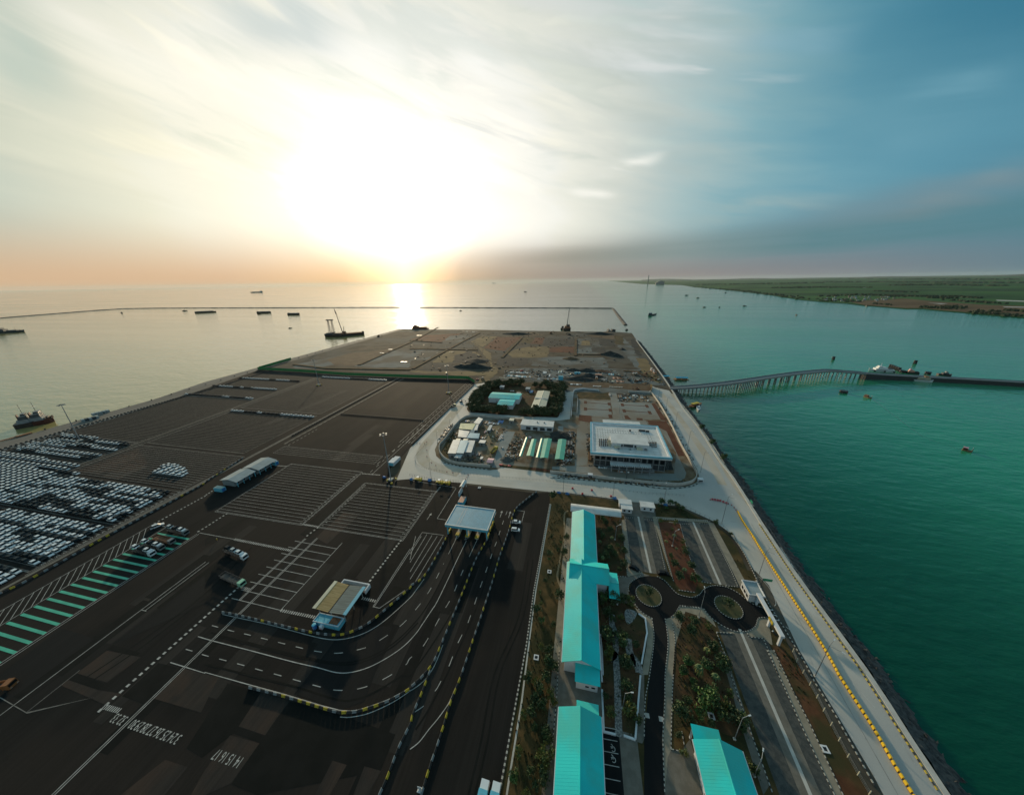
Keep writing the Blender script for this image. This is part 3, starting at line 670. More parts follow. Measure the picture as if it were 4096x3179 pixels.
# truck bays either side of the double line
for i in range(9):
    yy = 68.6+3.9*i; ln([(-133.2, yy+.4), (-108.9, yy)], .2)
ln([(-108.9,68.4),(-108.9,103.6)]); 
# numbers
def number(txt, x, y, rz, size, sx=1.0):
    cu = D.curves.new('number', 'FONT'); cu.body = txt; cu.size = size; cu.align_x = 'CENTER'; cu.align_y = 'CENTER'; cu.resolution_u = 2
    o = D.objects.new('number', cu); col.objects.link(o); dg = bpy.context.evaluated_depsgraph_get()
    me = D.meshes.new_from_object(o.evaluated_get(dg)); D.objects.remove(o); D.curves.remove(cu)
    mw = Matrix.Translation((x, y, ZM)) @ Matrix.Rotation(rz, 4, 'Z') @ Matrix.Diagonal((sx, 1, 1, 1))
    for p in me.polygons: LW.face([mw @ me.vertices[i].co for i in p.vertices])
    D.meshes.remove(me)
for x, n in ((-128.4,'33'),(-125.8,'32'),(-121.3,'30'),(-119.0,'29'),(-116.6,'28'),(-114.1,'27'),(-111.6,'26'),(-109.0,'25'),(-106.5,'24')): number(n, x, 31.2, math.pi, 3.0, .68)
number('3', -104.6, 31.2, math.pi, 3.0, .68)
for x, n in ((-90.3,'17'),(-87.9,'16'),(-85.6,'15'),(-83.1,'14')): number(n, x, 30.9, math.pi, 3.0, .62)
for i in range(19):
    number(str(i+1), -140.6, 111.6+2.53*i, rad(90), 1.9)
    if i < 15:
        number(str(i+1), -127.6, 112.2+2.53*i, rad(90), 1.9); number(str(i+1), -81.8, 112.2+2.53*i, rad(90), 1.9)
for i in range(25): number(str(20+i), -238.2, 66+2.27*i, rad(90), 1.7)
# lanes by the shed and the entry plaza
for t in ('j 0 810 130 610 360 640','n 2184 120 1790 735 1860 750 2130 560','n 2184 150 1800 740','j 0 840 120 650','j 60 650 0 900','j 180 630 0 930','j 235 640 0 1030','j 290 650 0 1110','j 350 650 60 1130'): ln(S(t), .18)
ln(sp('n 185 815 340 850 700 930 1130 1045 1300 1080 1420 1085 1550 1065 1700 1015 1850 930 2000 810 2184 640 j 60 1230 150 1105'), .22)
ln(sp('l 2110 1052 n 90 1100 460 1195 740 1270 970 1330 o 1200 240 1400 293 1560 290 1750 235 1950 130 2120 10 j 60 1690 130 1590 230 1440 290 1345 414 1090 500 905 600 700'), .25)
ln(S('j 410 840 500 660 540 570'), .2); ln(S('j 630 870 720 680'), .2)
ln(S('m 1815 185 1960 230 2184 300 o 0 290 480 425 830 520 1240 645 1420 690'), .25); ln(sp('o 1420 692 1560 700 1700 670 1950 580 2184 460 p 0 490 150 380 260 220 350 0'), .22)
ln(sp('o 1440 765 1550 768 1750 725 2000 610 2184 490'), .2)
ln(sp('p 0 1110 100 1030 200 900 300 780 400 640 440 560 500 420'), .22)
dash(sp('n 75 935 275 990 450 1030 620 1073 815 1122 1000 1168 1160 1205 1400 1230 1620 1195 1780 1140 2000 1000 2130 895 j 90 1395 205 1235 290 1080 360 940'), 3.0, 4.6, .22)
dash(sp('m 1980 45 o -100 75 0 110 180 155 370 205 570 262 765 315 940 365 1170 430 1390 480 1640 465 1890 370 2130 220 p 0 140 130 30 j 350 1460 450 1290 520 1120 580 980'), 3.2, 4.8, .22)
dash(S('p 40 720 140 655 290 460 420 215 500 0 j 615 1580 680 1400 735 1230 790 1080 840 935 885 805 930 690 965 580 1000 475 1035 385'), 3.4, 4.9, .22)
for t in ('j 960 450 975 400','j 1050 455 1065 405','j 180 475 215 425'):     # lane arrows
    a, c = S(t); d = Vector(c)-Vector(a); ln([a, c], .25); d.normalize(); n = Vector((-d[1], d[0])); e = Vector(c)
    LW.face([(*(e-n*.7), ZM), (*(e+d*1.6), ZM), (*(e+n*.7), ZM)][::-1] if False else [(*(e+n*-.7), ZM), (*(e+d*1.6), ZM), (*(e+n*.7), ZM)])
for t in ('j 1140 375 1220 385 1190 500','j 490 140 290 462 385 478','j 0 55 0 55 490 135','k 790 490 760 500'): ln(S(t), .2)
for t in ('E 630 1420 520 1600 490 1690 590 1600 640 1450','E 770 1600 720 1690','E 780 1610 850 1600 740 1690','E 1050 1600 990 1680','E 1070 1560 1000 1690','E 1480 1020 1430 1150'): ln(S(t), .2)
# rubber laid down by the trucks along the lanes
TM = MB()
for t in ('n 60 1010 480 1120 980 1250 1400 1330 1700 1290 2000 1130 j 60 1560 220 1330 400 980 540 640','n 100 1035 480 1140 980 1270 1420 1352 1720 1310 2030 1140 j 85 1570','o 0 200 480 325 980 450 1400 580 1600 580 1850 480 2100 320 p 60 250 j 470 1420 640 960','p 60 900 190 700 400 300 j 700 1430 840 1000 940 660','p 620 1598 760 1000 900 300 j 1160 1500 1260 900','p 690 1598 830 1000 960 300 j 1210 1500 1310 900','l 900 1500 1500 1100 2184 600 n 500 100','l 960 1540 1560 1130 2184 650'): TM.strip(sp(t), .55, .066)
struct(TM.build('tyre_marks', 'asphalt_dark'))
# sea road lane lines
for t, d in (('v 690 1210 730 1290',0),): ln(S(t), .2)
dash(S('s 740 40 900 370 1080 690 1290 1020 1450 1300 1620 1598 u 1180 260 1430 680 1640 1030'), 4, 7.5, .22); dash(S('s 880 20 1020 270 1160 500 1400 880 1600 1220 1790 1540 t 400 820 620 1170 870 1570'), 4, 7.5, .22)
ln(sp('s 900 550 990 650 1050 750 1075 830 1060 860'), .22); ln(sp('s 1180 1080 1260 1150 1330 1280 1500 1598 u 960 40 1240 570 1620 1250 1740 1460'), .24)
dash(S('t 470 900 700 1160 900 1480'), 4, 8, .2); ln(S('t 600 900 1000 1560'), .15, LF)
ln(S('v 840 1645 1045 1670'), .25); ln(S('v 410 1300 450 1390'), .25)
# dry joints of the concrete slabs
for x in (80.5,84,91.5): ln([(x, 20),(x+9, 155)], .10, LF)
# far lots: plain lane lines, worn
for x0, x1, y0, y1, p in ((-338,-238,62,123,2.27),(-344,-240,124,163,2.27),(-440,-352,98,166,2.27),(-445,-353,166,268,2.4),(-450,-353,268,386,2.4),(-342,-246,168,240,2.4),(-342,-246,246,372,2.4)):
    lanes(x0, x1, y0, y1, p, .12 if y0 == 124 else .2, LW if y0 == 124 else LF); rect(x0-.6, x1+.6, y0-.5, y1+.5, .3, LF)
for x, w in ((-347.6,.5),(-344.0,.5),(-236.3,.5)): ln([(x, 60),(x, 374)], w, LF)
struct(MB().prism([(-235.6,40),(-233.9,40),(-233.9,374),(-235.6,374)], .06, .06).build('kerb_strip','paver'))
struct(MB().prism([(-350.6,60),(-349.4,60),(-349.4,374),(-350.6,374)], .06, .06).build('kerb_strip','paver'))
struct(MB().prism([(-228.2,186),(-227.0,186),(-227.0,374),(-228.2,374)], .06, .06).build('kerb_strip','paver'))
for x in (-226.5,): dash([(x, 186),(x, 372)], 3, 3, .4, LF)
for x in (-126.4,-136.6,-131): ln([(x, 205),(x, 364)], .22)
dash([(-128.6,205),(-128.6,362)], 3, 5, .25); dash([(-134,205),(-134,362)], 3, 5, .25); dash([(-133.5,162),(-133.5,205)], 3, 4, .25)
for x in (-442.0,): dash([(x, 90),(x, 320)], 3, 2, .5, LF)
# disabled bays
for i in range(9): ln([(12.6, 57.3-2.55*i), (16.6, 57.5-2.55*i)], .16, z=.17)
for yy in (55.6, 53.0):
    c = P('r', 140, 1110) if yy > 54 else P('r', 145, 1225)
    pts = [(c[0]+.5*math.cos(a*math.pi/8), c[1]+.5*math.sin(a*math.pi/8)) for a in range(-6, 9)]
    ln(pts, .16, z=.17); ln([(c[0]-.1, c[1]+.1), (c[0]-.15, c[1]+.75), (c[0]-.5, c[1]+.95)], .18, z=.17); ln([(c[0]-.15, c[1]+.4), (c[0]-.65, c[1]+.4)], .16, z=.17)
LW.cbox((*P('r',502,752),.165), (1.2,1.2,.004)); LW.cbox((*P('r',650,790),.165), (1.2,1.2,.004))
struct(LW.build('road_markings', 'line_white')); struct(LF.build('worn_road_markings', 'line_faded'))
# laid-brick stripes of the far right lot
b = MB()
yy = 250.0
while yy < 360: b.strip([(-223.5, yy), (-138.5, yy)], .5, .055); yy += 2.27
struct(b.build('worn_road_markings', 'asphalt_worn'))
b = MB()
for x0, x1 in ((-204,-193),(-180,-168)):
    b.prism([(x0,262),(x1,262),(x1,335),(x0,335)], .06, .06)
struct(b.build('asphalt_patches', 'asphalt_dark'))
b = MB(); b.prism([(-332,126),(-318,126),(-318,152),(-332,152)], .062, .062); b.prism([(-312,124),(-296,124),(-296,140),(-312,140)], .062, .062); struct(b.build('asphalt_patches', 'asphalt_worn'))
b = MB()
for i in range(9):
    x = -338+i*4.2; b.prism([(x,126+i*.6),(x+2.6,126+i*.6),(x+3.2,158-i*1.8),(x+.4,158-i*1.8)], .064, .064)
struct(b.build('rust_stains', 'stain'))
# ------------------------------------------------------------------ BUILDINGS
def R2(k, x1, y1, x2, y2, z):
    a, b = P(k,x1,y1,z), P(k,x2,y2,z)
    return min(a[0],b[0]), max(a[0],b[0]), min(a[1],b[1]), max(a[1],b[1])
def gable_roof(b, x0, x1, y0, y1, z, rise, axis='y', th=.18, hip0=0.0, hip1=0.0):
    """two-slope roof sheet with thickness and a ridge cap; axis = ridge direction"""
    f = (lambda a, c, h: (c, a, h)) if axis == 'y' else (lambda a, c, h: (a, c, h))
    if axis == 'y': a0, a1, c0, c1 = y0, y1, x0, x1
    else: a0, a1, c0, c1 = x0, x1, y0, y1
    cm = (c0+c1)/2
    for s, ce in ((0, c0), (1, c1)):
        lo = [f(a0, ce, z), f(a1, ce, z), f(a1-hip1, cm, z+rise), f(a0+hip0, cm, z+rise)]
        hi = [(p[0], p[1], p[2]+th) for p in lo]
        if (axis == 'y') == (s == 0): lo, hi = lo[::-1], hi[::-1]
        b.hull(lo, hi)
    return b
def rib(b, x0, x1, y0, y1, z, rise, axis='y', pitch=.62):
    """standing seams across the slopes"""
    cm = ((x0+x1) if axis == 'y' else (y0+y1))/2
    n = int(((y1-y0) if axis == 'y' else (x1-x0))/pitch)
    for i in range(1, n):
        if axis == 'y':
            y = y0+(y1-y0)*i/n
            for xe in (x0, x1): b.tube((xe, y, z+.168), (cm, y, z+rise+.168), .03, n=3)
        else:
            x = x0+(x1-x0)*i/n
            for ye in (y0, y1): b.tube((x, ye, z+.168), (x, cm, z+rise+.168), .03, n=3)
    if axis == 'y': b.tube((cm, y0, z+rise+.2), (cm, y1, z+rise+.2), .22, n=6)
    else: b.tube((x0, cm, z+rise+.2), (x1, cm, z+rise+.2), .22, n=6)
def windows(parent, axis, c, a0, a1, n, z0, h, w, out, mt='glass', door=False):
    """n framed windows on a wall plane; axis 'x' = wall runs along y at x=c"""
    for i in range(n):
        a = a0+(a1-a0)*(i+.5)/n
        fr, pn = MB(), MB()
        t0, t1 = (c, c+out*.08) if out > 0 else (c+out*.08, c)
        g0, g1 = (c, c+out*.05) if out > 0 else (c+out*.05, c)
        for (u0, u1, v0, v1) in ((a-w/2-.1,a+w/2+.1,z0-.1,z0),(a-w/2-.1,a+w/2+.1,z0+h,z0+h+.1),(a-w/2-.1,a-w/2,z0,z0+h),(a+w/2,a+w/2+.1,z0,z0+h)):
            fr.box(t0,t1,u0,u1,v0,v1) if axis == 'x' else fr.box(u0,u1,t0,t1,v0,v1)
        pn.box(g0,g1,a-w/2,a+w/2,z0,z0+h) if axis == 'x' else pn.box(a-w/2,a+w/2,g0,g1,z0,z0+h)
        o = fr.build('door' if door else 'window', 'wall_white', parent); pn.build('pane', mt, o)
def long_house(name, label, x0, x1, y0, y1, wall_h, rise, mt='teal_roof', ov=.8):
    t = thing(name, label, 'building', (0,0,0), 0, 'long teal-roofed office buildings')
    w = MB().box(x0+ov, x1-ov, y0+ov, y1-ov, 0, wall_h)
    cm = (x0+x1)/2
    for y in (y0+ov, y1-ov): w.hull([(x0+ov,y-.05,wall_h),(x1-ov,y-.05,wall_h),(cm,y-.05,wall_h+rise*.8)], [(x0+ov,y+.05,wall_h),(x1-ov,y+.05,wall_h),(cm,y+.05,wall_h+rise*.8)])
    w.build('wall', 'wall_white', t)
    r = MB(); gable_roof(r, x0, x1, y0, y1, wall_h-.05, rise); rib(r, x0, x1, y0, y1, wall_h-.05, rise)
    r.build('roof', mt, t)
    n = max(2, int((y1-y0)/5))
    windows(t, 'x', x0+ov, y0+2, y1-2, n, 1.0, 1.5, 1.8, -1); windows(t, 'x', x1-ov, y0+2, y1-2, n, 1.0, 1.5, 1.8, 1)
    g = MB()
    for x in (x0-.12, x1+.12): g.box(x-.1, x+.1, y0, y1, wall_h-.15, wall_h+.02)
    g.build('gutter', 'wall_white', t)
    return t
b1 = long_house('office_building', 'farthest long teal-roofed building, straight gable running up to the white curved canopy', 1.7, 13.1, 108.2, 141.2, 5.0, 2.4)
b2 = long_house('office_building', 'middle and longest teal-roofed building, with a cross gable and side porch at its far end', .4, 12.4, 68.6, 108.2, 5.3, 2.7)
r = MB(); gable_roof(r, 1.4, 17.4, 99.2, 109.8, 5.6, 2.9, 'x'); rib(r, 1.4, 17.4, 99.2, 109.8, 5.6, 2.9, 'x'); r.build('cross_gable_roof', 'teal_roof', b2)
MB().box(2.2, 16.6, 100.2, 108.8, .02, 5.6).build('wing_wall', 'wall_white', b2)
r = MB(); gable_roof(r, 17.2, 21.2, 95.5, 107.6, 3.6, 1.2, 'x'); rib(r, 17.2, 21.2, 95.5, 107.6, 3.6, 1.2, 'x'); r.build('porch_roof', 'teal_roof', b2)
for x, y in ((20.6,96.2),(20.6,101.5),(20.6,107)): MB().box(x-.25,x+.25,y-.25,y+.25,0,3.7).build('porch_column', 'wall_white', b2)
# lower extension at the near end of the middle building
r = MB(); r.hull([(4.6,64.6,4.3),(12.2,64.6,4.3),(12.2,69.6,5.0),(4.6,69.6,5.0)], [(4.6,64.6,4.45),(12.2,64.6,4.45),(12.2,69.6,5.15),(4.6,69.6,5.15)]); r.build('lean_to_roof', 'teal_roof', b2)
MB().box(5.1, 11.6, 65.3, 69.4, 0, 4.3).build('extension_wall', 'wall_white', b2)
windows(b2, 'y', 65.3, 7.5, 11.2, 2, 1.5, .8, 1.1, -1)
b3 = long_house('office_building', 'nearest teal-roofed building on the left, cut by the bottom edge of the photo', .2, 12.0, -22, 56.9, 5.3, 2.7)
r = MB(); r.hull([(5.2,56.6,5.1),(11.4,56.6,5.1),(11.4,59.8,4.7),(5.2,59.8,4.7)], [(5.2,56.6,5.25),(11.4,56.6,5.25),(11.4,59.8,4.85),(5.2,59.8,4.85)]); r.build('lean_to_roof', 'teal_roof', b3)
MB().box(5.8, 10.8, 56, 59.2, 0, 4.6).build('extension_wall', 'wall_white', b3)
b4 = long_house('office_building', 'teal-roofed building with white walls right of the asphalt drive, cut by the bottom edge', 35.6, 47.4, -10, 57.2, 4.8, 2.6)
r = MB(); r.hull([(35.9,56.9,4.9),(42.8,56.9,4.9),(42.8,60.3,5.2),(35.9,60.3,5.2)], [(35.9,56.9,5.05),(42.8,56.9,5.05),(42.8,60.3,5.35),(35.9,60.3,5.35)]); r.build('porch_roof', 'teal_roof', b4)
for x in (36.4, 42.3): MB().box(x-.2,x+.2,59.4,59.8,0,5.0).build('porch_column', 'wall_white', b4)

# white barrel canopy beyond the first roof
t = thing('canopy', 'long white curved barrel canopy running crosswise beyond the first teal roof', 'canopy')
r = MB(); n = 10; x0, x1, yc, hw = .7, 27.0, 147.2, 3.2
for i in range(n):
    a, c = math.pi*(.12+.76*i/n), math.pi*(.12+.76*(i+1)/n)
    p = [(yc-hw*math.cos(q)*1.05, 2.2+2.2*math.sin(q)) for q in (a, c)]
    r.hull([(x0,p[0][0],p[0][1]),(x0,p[1][0],p[1][1]),(x1,p[1][0],p[1][1]),(x1,p[0][0],p[0][1])][::-1], [(x0,p[0][0],p[0][1]+.08),(x0,p[1][0],p[1][1]+.08),(x1,p[1][0],p[1][1]+.08),(x1,p[0][0],p[0][1]+.08)][::-1])
r.build('roof', 'white_roof', t)
for i in range(6):
    for y in (yc-2.9, yc+2.9): MB().tube((1.5+5*i, y, 0), (1.5+5*i, y, 3.0), .1).build('post', 'galvanised', t)

# gate huts on the central road
def gatehouse(name, label, k, q, z=3.2):
    x0, x1, y0, y1 = R2(k, *q, z)
    t = thing(name, label, 'gatehouse')
    MB().box(x0+.4, x1-.4, y0+.4, y1-.4, 0, z-.3).build('wall', 'wall_white', t)
    MB().box(x0, x1, y0, y1, z-.3, z).build('roof', 'white_roof', t)
    windows(t, 'y', y0+.4, x0+.6, x1-.6, 2, 1.0, 1.2, 1.0, -1)
    return t
gatehouse('gatehouse', 'white gatehouse left of the car park entrance from the central road', 'k', (735, 300, 865, 262))
gatehouse('gatehouse', 'white flat roof block right of the car park entrance from the central road', 'k', (968, 333, 1105, 290))
t = gatehouse('gatehouse', 'small guard hut with dark openings behind the entrance gatehouse', 'k', (760, 355, 872, 310), 3.0)
t = thing('gatehouse', 'guard house with dark sunken flat roof at the sea road gate', 'gatehouse')
x0, x1, y0, y1 = R2('s', 790, 745, 870, 610, 3.6)
MB().box(x0+.3,x1-.3,y0+.3,y1-.3,0,3.3).build('wall','wall_white',t)
rf = MB().box(x0,x1,y0,y1,3.3,3.6).build('roof','grey_roof',t)
MB().strip([(x0+.1,y0+.1),(x1-.1,y0+.1),(x1-.1,y1-.1),(x0+.1,y1-.1)],.2,3.6,4.1,True).build('parapet','wall_white',rf)
windows(t,'x',x0+.3,y0+.6,y1-.6,3,1.0,1.4,1.3,-1)
# long white gate beam by the sea road
t = thing('entrance_gate', 'long white gate beam with two yellow panels across the drive at the sea road', 'gate')
MB().box(73.0,74.3,91.0,107.5,4.4,5.2).build('beam','wall_white',t)
for y in (91.6,98.2,106.8): MB().box(73.3,74.0,y-.35,y+.35,0,4.4).build('pillar','wall_white',t)
for y in (96.0,97.4): MB().box(72.7,73.0,y-.55,y+.55,4.2,5.3).build('sign_panel','yellow',t)
for y in (100.5,102.5,104.5): MB().box(75.2,78.2,y-.08,y+.08,.9,1.05).build('boom','wall_white',t)

# ------------------------------------------------------------------ toll plaza
t = thing('toll_canopy', 'large pale blue flat canopy over the toll lanes of the car yard', 'canopy')
x0, x1, y0, y1, z = -60.3, -38.1, 117.8, 133.2, 6.8
MB().box(x0+.4,x1-.4,y0+.4,y1-.4,z-.5,z).build('roof','blue_roof',t)
b = MB()
for i in range(1, 25): b.box(x0+.5,x1-.5,y0+.5+.6*i-.03,y0+.5+.6*i+.03,z,z+.05)
for x in (-54.6,-53.2): b.box(x-.07,x+.07,y0+.5,y1-.5,z,z+.09)
b.build('roof_seams','galvanised',t)
MB().strip([(x0+.2,y0+.2),(x1-.2,y0+.2),(x1-.2,y1-.2),(x0+.2,y1-.2)],.4,z-.1,z+.25,True).build('roof_edge','white_roof',t)
MB().strip([(x0+.22,y0+.22),(x1-.22,y0+.22),(x1-.22,y1-.22),(x0+.22,y1-.22)],.36,z-1.3,z-.1,True).build('fascia','wall_blue',t)
for x in (-59.6,-49.4,-39.2):
    for y in (119.2,131.8): MB().box(x-.25,x+.25,y-.25,y+.25,0,z-.5).build('column','wall_blue',t)
def booth(x, y, label):
    t = thing('toll_booth', label, 'booth', (x,y,0), 0, 'toll booths under the canopy')
    MB().box(-.8,.8,-1.5,1.5,.2,2.4).build('cabin','wall_white',t); MB().box(-.95,.95,-1.7,1.7,2.4,2.6).build('roof','grey_roof',t)
    MB().box(-.85,.85,-1.0,1.0,1.2,2.0).build('window','glass',t); MB().box(-1.0,1.0,-6.5,5.5,.0,.2).build('island','kerb_white',t); MB().box(-.9,.9,-6.4,-4.6,.2,.8).build('bumper','yellow',t)
for x, lb in ((-54.6,'toll booth on the left island under the blue canopy'),(-49.4,'toll booth on the middle island under the blue canopy'),(-44.4,'toll booth on the right island under the blue canopy')): booth(x, 125.0, lb)
for i, (k, px, py, lb) in enumerate((('E',360,1480,'yellow striped crash block at the left foot of the toll canopy'),('E',1400,1300,'upper yellow crash block right of the toll canopy'),('E',1345,1430,'lower yellow crash block right of the toll canopy'),('E',1290,1600,'yellow crash block at the front right column of the toll canopy'))):
    c = P(k, px, py); o = MB().use('yellow').hull([(-.45,-1.6,0),(.45,-1.6,0),(.45,1.6,0),(-.45,1.6,0)],[(-.25,-1.5,1.2),(.25,-1.5,1.2),(.25,1.5,1.2),(-.25,1.5,1.2)]).use('kerb_black').box(-.46,.46,-.5,.5,.1,.6).build('crash_block', None, None, (*c,0)); tag(o, lb, 'crash block', 'yellow crash blocks of the toll plaza')
# booths behind the toll
t = thing('control_booth', 'tall pale booth under a grey ridged roof at the yard exit', 'booth')
x0, x1, y0, y1 = R2('E', 590, 400, 775, 255, 4.2)
r = MB(); gable_roof(r,x0,x1,y0,y1,4.0,.7); r.build('roof','white_roof',t); MB().box(x0+1.0,x1-1.2,y0-4.5,y0+1.5,0,3.4).build('wall','wall_white',t); MB().box(x0+1.3,x1-1.5,y0-4.58,y0-4.5,1.0,2.4).build('window','wall_blue',t)
for x in (x0+.5,x1-.5): MB().box(x-.12,x+.12,y1-.8,y1-.6,0,4.0).build('post','wall_white',t)
o = thing('site_container', 'blue container with rusty orange top beside the toll canopy', 'container', (*P('E',660,800),0))
MB().box(-1.6,1.6,-2.8,2.8,0,2.7).build('body','wall_blue',o); MB().box(-1.5,1.5,-2.7,2.7,2.7,2.78).build('top','salmon',o); MB().box(-.5,.5,-2.86,-2.8,.1,2.2).build('door','deep_blue',o)

# ------------------------------------------------------------------ waiting shed in the yard
t = thing('waiting_shed', 'open shed with one tan and one grey roof slope among the truck lanes', 'shed')
x0, x1, y0, y1 = -92.6, -79.4, 68.9, 80.6; zc = 4.6
for nm, xa, xb, za, zb, mt in (('roof_tan',x0,-86.6,4.9,4.3,'canvas_tan'),('roof_grey',-86.1,x1,4.3,4.9,'canvas_grey')):
    r = MB(); r.hull([(xa,y0,za),(xb,y0,zb),(xb,y1,zb),(xa,y1,za)],[(xa,y0,za+.12),(xb,y0,zb+.12),(xb,y1,zb+.12),(xa,y1,za+.12)]); ro = r.build('roof', mt, t)
    e = MB(); xe = xa if nm == 'roof_tan' else xb
    e.hull([(xe-.7,y0-.1,4.95),(xe+.7,y0-.1,4.95),(xe+.7,y1+.1,4.95),(xe-.7,y1+.1,4.95)],[(xe-.7,y0-.1,5.1),(xe+.7,y0-.1,5.1),(xe+.7,y1+.1,5.1),(xe-.7,y1+.1,5.1)]); e.build('roof_edge','cream_roof' if nm == 'roof_tan' else 'blue_roof',ro)
    s = MB()
    for i in range(1,18):
        y = y0+(y1-y0)*i/18; s.tube((xa,y,za+.13),(xb,y,zb+.13),.05,n=3)
    s.build('seam', mt, ro)
MB().box(-86.6,-86.1,y0,y1,4.2,4.34).build('valley_gutter','kerb_black',t)
for x in (-91.5,-86.35,-80.5):
    for y in (69.8,74.5,79.8): MB().box(x-.12,x+.12,y-.12,y+.12,0,4.3).build('post','galvanised',t)
b = MB()
for y in (69.8,79.8): b.box(-91.5,-80.5,y-.1,y+.1,4.0,4.2)
b.build('beam','galvanised',t)
bx0,bx1,by0,by1 = -91.5,-80.6,66.2,69.6
w = MB(); w.box(bx0,bx1,by0,by1,0,1.9); w.build('wall','wall_blue',t)
MB().strip([(bx0+.1,by0+.1),(bx1-.1,by0+.1),(bx1-.1,by1-.1),(bx0+.1,by1-.1)],.22,1.9,2.15,True).build('parapet','wall_white',t)
MB().box(-85.2,-81.5,by0+.5,by1-.4,1.9,1.96).build('rust_stain','rust',t)
for x in (-87.2,-82.5): MB().box(x-.07,x+.07,by0-.06,by0,0,1.9).build('wall_joint','deep_blue',t)
MB().strip([(-92.2,81.6),(-92.2,84.2),(-80.2,84.2),(-80.2,81.2)],.45,0,2.0).build('back_wall','wall_white',t)
MB().box(-83.5,-80.6,81.6,83.8,0,1.0).build('bin','salmon',t)
o = thing('water_tank','blue plastic water tank at the near corner of the waiting shed','tank',(*P('D',285,1640),0)); MB().tube((0,0,0),(0,0,2.0),.72,.76,12).build('body','deep_blue',o); MB().tube((0,0,2.0),(0,0,2.15),.76,.4,12).build('lid','wall_blue',o)
o = thing('generator_box','small white box with a red front beside the blue water tank','box',(*P('D',480,1640),0)); MB().box(-.6,.6,-.5,.5,0,1.5).build('body','wall_white',o); MB().box(-.3,.3,-.56,-.5,.1,.8).build('panel','pink',o)

# two grey sheds by the car lots
def grey_shed(label, x0, x1, y0, y1):
    t = thing('service_shed', label, 'shed', (0,0,0), 0, 'grey service sheds between the car lots')
    r = MB(); gable_roof(r,x0,x1,y0,y1,3.7,1.3); r.build('roof','grey_roof',t)
    MB().box(x0+.8,x1-3.2,y0+.6,y1-.6,0,3.6).build('wall','wall_grey',t)
    for i in range(4): MB().box(x1-.9,x1-.6,y0+.8+(y1-y0-1.6)*i/3-.15,y0+.8+(y1-y0-1.6)*i/3+.15,0,3.7).build('post','wall_blue',t)
    windows(t,'x',x1-3.2,y0+1,y1-1,3,.9,1.4,1.8,1)
grey_shed('nearer of two grey gabled sheds between the car lots',-219.2,-206.0,131.2,144.4)
grey_shed('farther of two grey gabled sheds between the car lots',-218.6,-205.0,145.4,159.2)
for i,(k,x,y,lb) in enumerate((('g',165,805,'teal container at the near end of the grey sheds'),('g',735,525,'pale blue container at the far end of the grey sheds'))):
    o = thing('site_container', lb, 'container', (*P(k,x,y+25),0)); MB().box(-3,3,-1.3,1.3,0,2.5).build('body','wall_blue',o); b = MB()
    for q in range(7): b.box(-2.7+q*.85,-2.3+q*.85,-1.2,1.2,2.5,2.6)
    b.build('roof_bundle','cream_roof' if i == 0 else 'white_roof',o); MB().box(2.98,3.04,-.9,.9,.1,2.2).build('door','deep_blue',o)
o = thing('site_container','white double container beside the tall lighting mast','container',(*P('g',2010,545),0)); MB().box(-2.2,2.2,-3.2,3.2,.3,2.9).build('body','wall_white',o); MB().box(-1.8,1.8,-3.28,-3.2,.4,2.6).build('door','wall_blue',o); MB().box(-2.0,2.0,3.3,6.2,.2,2.5).build('annex','wall_white',o)

# ------------------------------------------------------------------ large terminal building under construction
t = thing('terminal_building','large unfinished flat white-roofed building with a long roof penthouse','building')
x0,x1,y0,y1 = 11.6,62.8,193.4,243.2
def quad(k, pts, z): return [P(k, x, y, z) for x, y in pts]
ro = [P('F',292,728,10.4),P('F',1850,838,10.4),P('F',1572,222,10.4),P('F',290,145,10.4)]
MB().box(15,60,198.5,240.5,0,9.2).build('wall','facade_dark',t)
MB().prism(ro,9.2,10.2).build('roof_slab','white_roof',t)
inner = offset(ro,-.0,True); cx = sum(p[0] for p in ro)/4; cy = sum(p[1] for p in ro)/4
inn = [(cx+(p[0]-cx)*.962, cy+(p[1]-cy)*.955) for p in ro]
MB().strip(inn, 2.0, 10.2, 11.0, True).build('parapet','wall_white',t)
MB().strip([(cx+(p[0]-cx)*.985, cy+(p[1]-cy)*.985) for p in ro],.9,10.2,11.25,True).build('parapet_edge','blue_roof',t)
r = MB()
for i in range(1,12):
    y = y0+(y1-y0)*i/12; r.box(x0+4,x1-5,y-.05,y+.05,10.2,10.24)
for i in range(1,12):
    x = x0+2+(x1-x0-3)*i/12; r.box(x-.05,x+.05,y0+3,y1-3,10.2,10.235)
r.build('roof_joints','concrete',t)
b = MB()
for i in range(7):
    for j in range(22): 
        if i in (2,3) and 4 < j < 17: continue
        b.box(16+j*1.9,16.35+j*1.9,215+i*3.4,215.35+i*3.4,10.2,10.5)
b.build('roof_studs','wall_grey',t)
pa = R2('F',700,520,1330,400,13.2); ph = MB().box(pa[0],pa[1],pa[2],pa[3],10.2,13.0).build('penthouse','wall_white',t)
MB().box(pa[0]-.4,pa[1]+.4,pa[2]-.4,pa[3]+.4,13.0,13.3).build('penthouse_roof','white_roof',ph)
xm = (pa[0]+pa[1])/2
MB().box(xm-4.2,xm+2.2,pa[2]-.1,pa[2],10.6,12.6).build('louvre','facade_dark',ph)
for q in (-5.2,3.6): MB().box(xm+q-.6,xm+q+.6,pa[2]-.1,pa[2],10.6,12.4).build('louvre','facade_dark',ph)
for q in (-8.5,6.2): MB().box(xm+q-1.9,xm+q+1.9,pa[2]-2.4,pa[2]-.1,10.2,11.5).build('duct_housing','cream_roof',ph)
st = MB()
for i in range(5): st.box(pa[0]-2.6,pa[0]-.3,pa[2]-1+i*1.3,pa[2]-.6+i*1.3,10.2,10.6+.5*i)
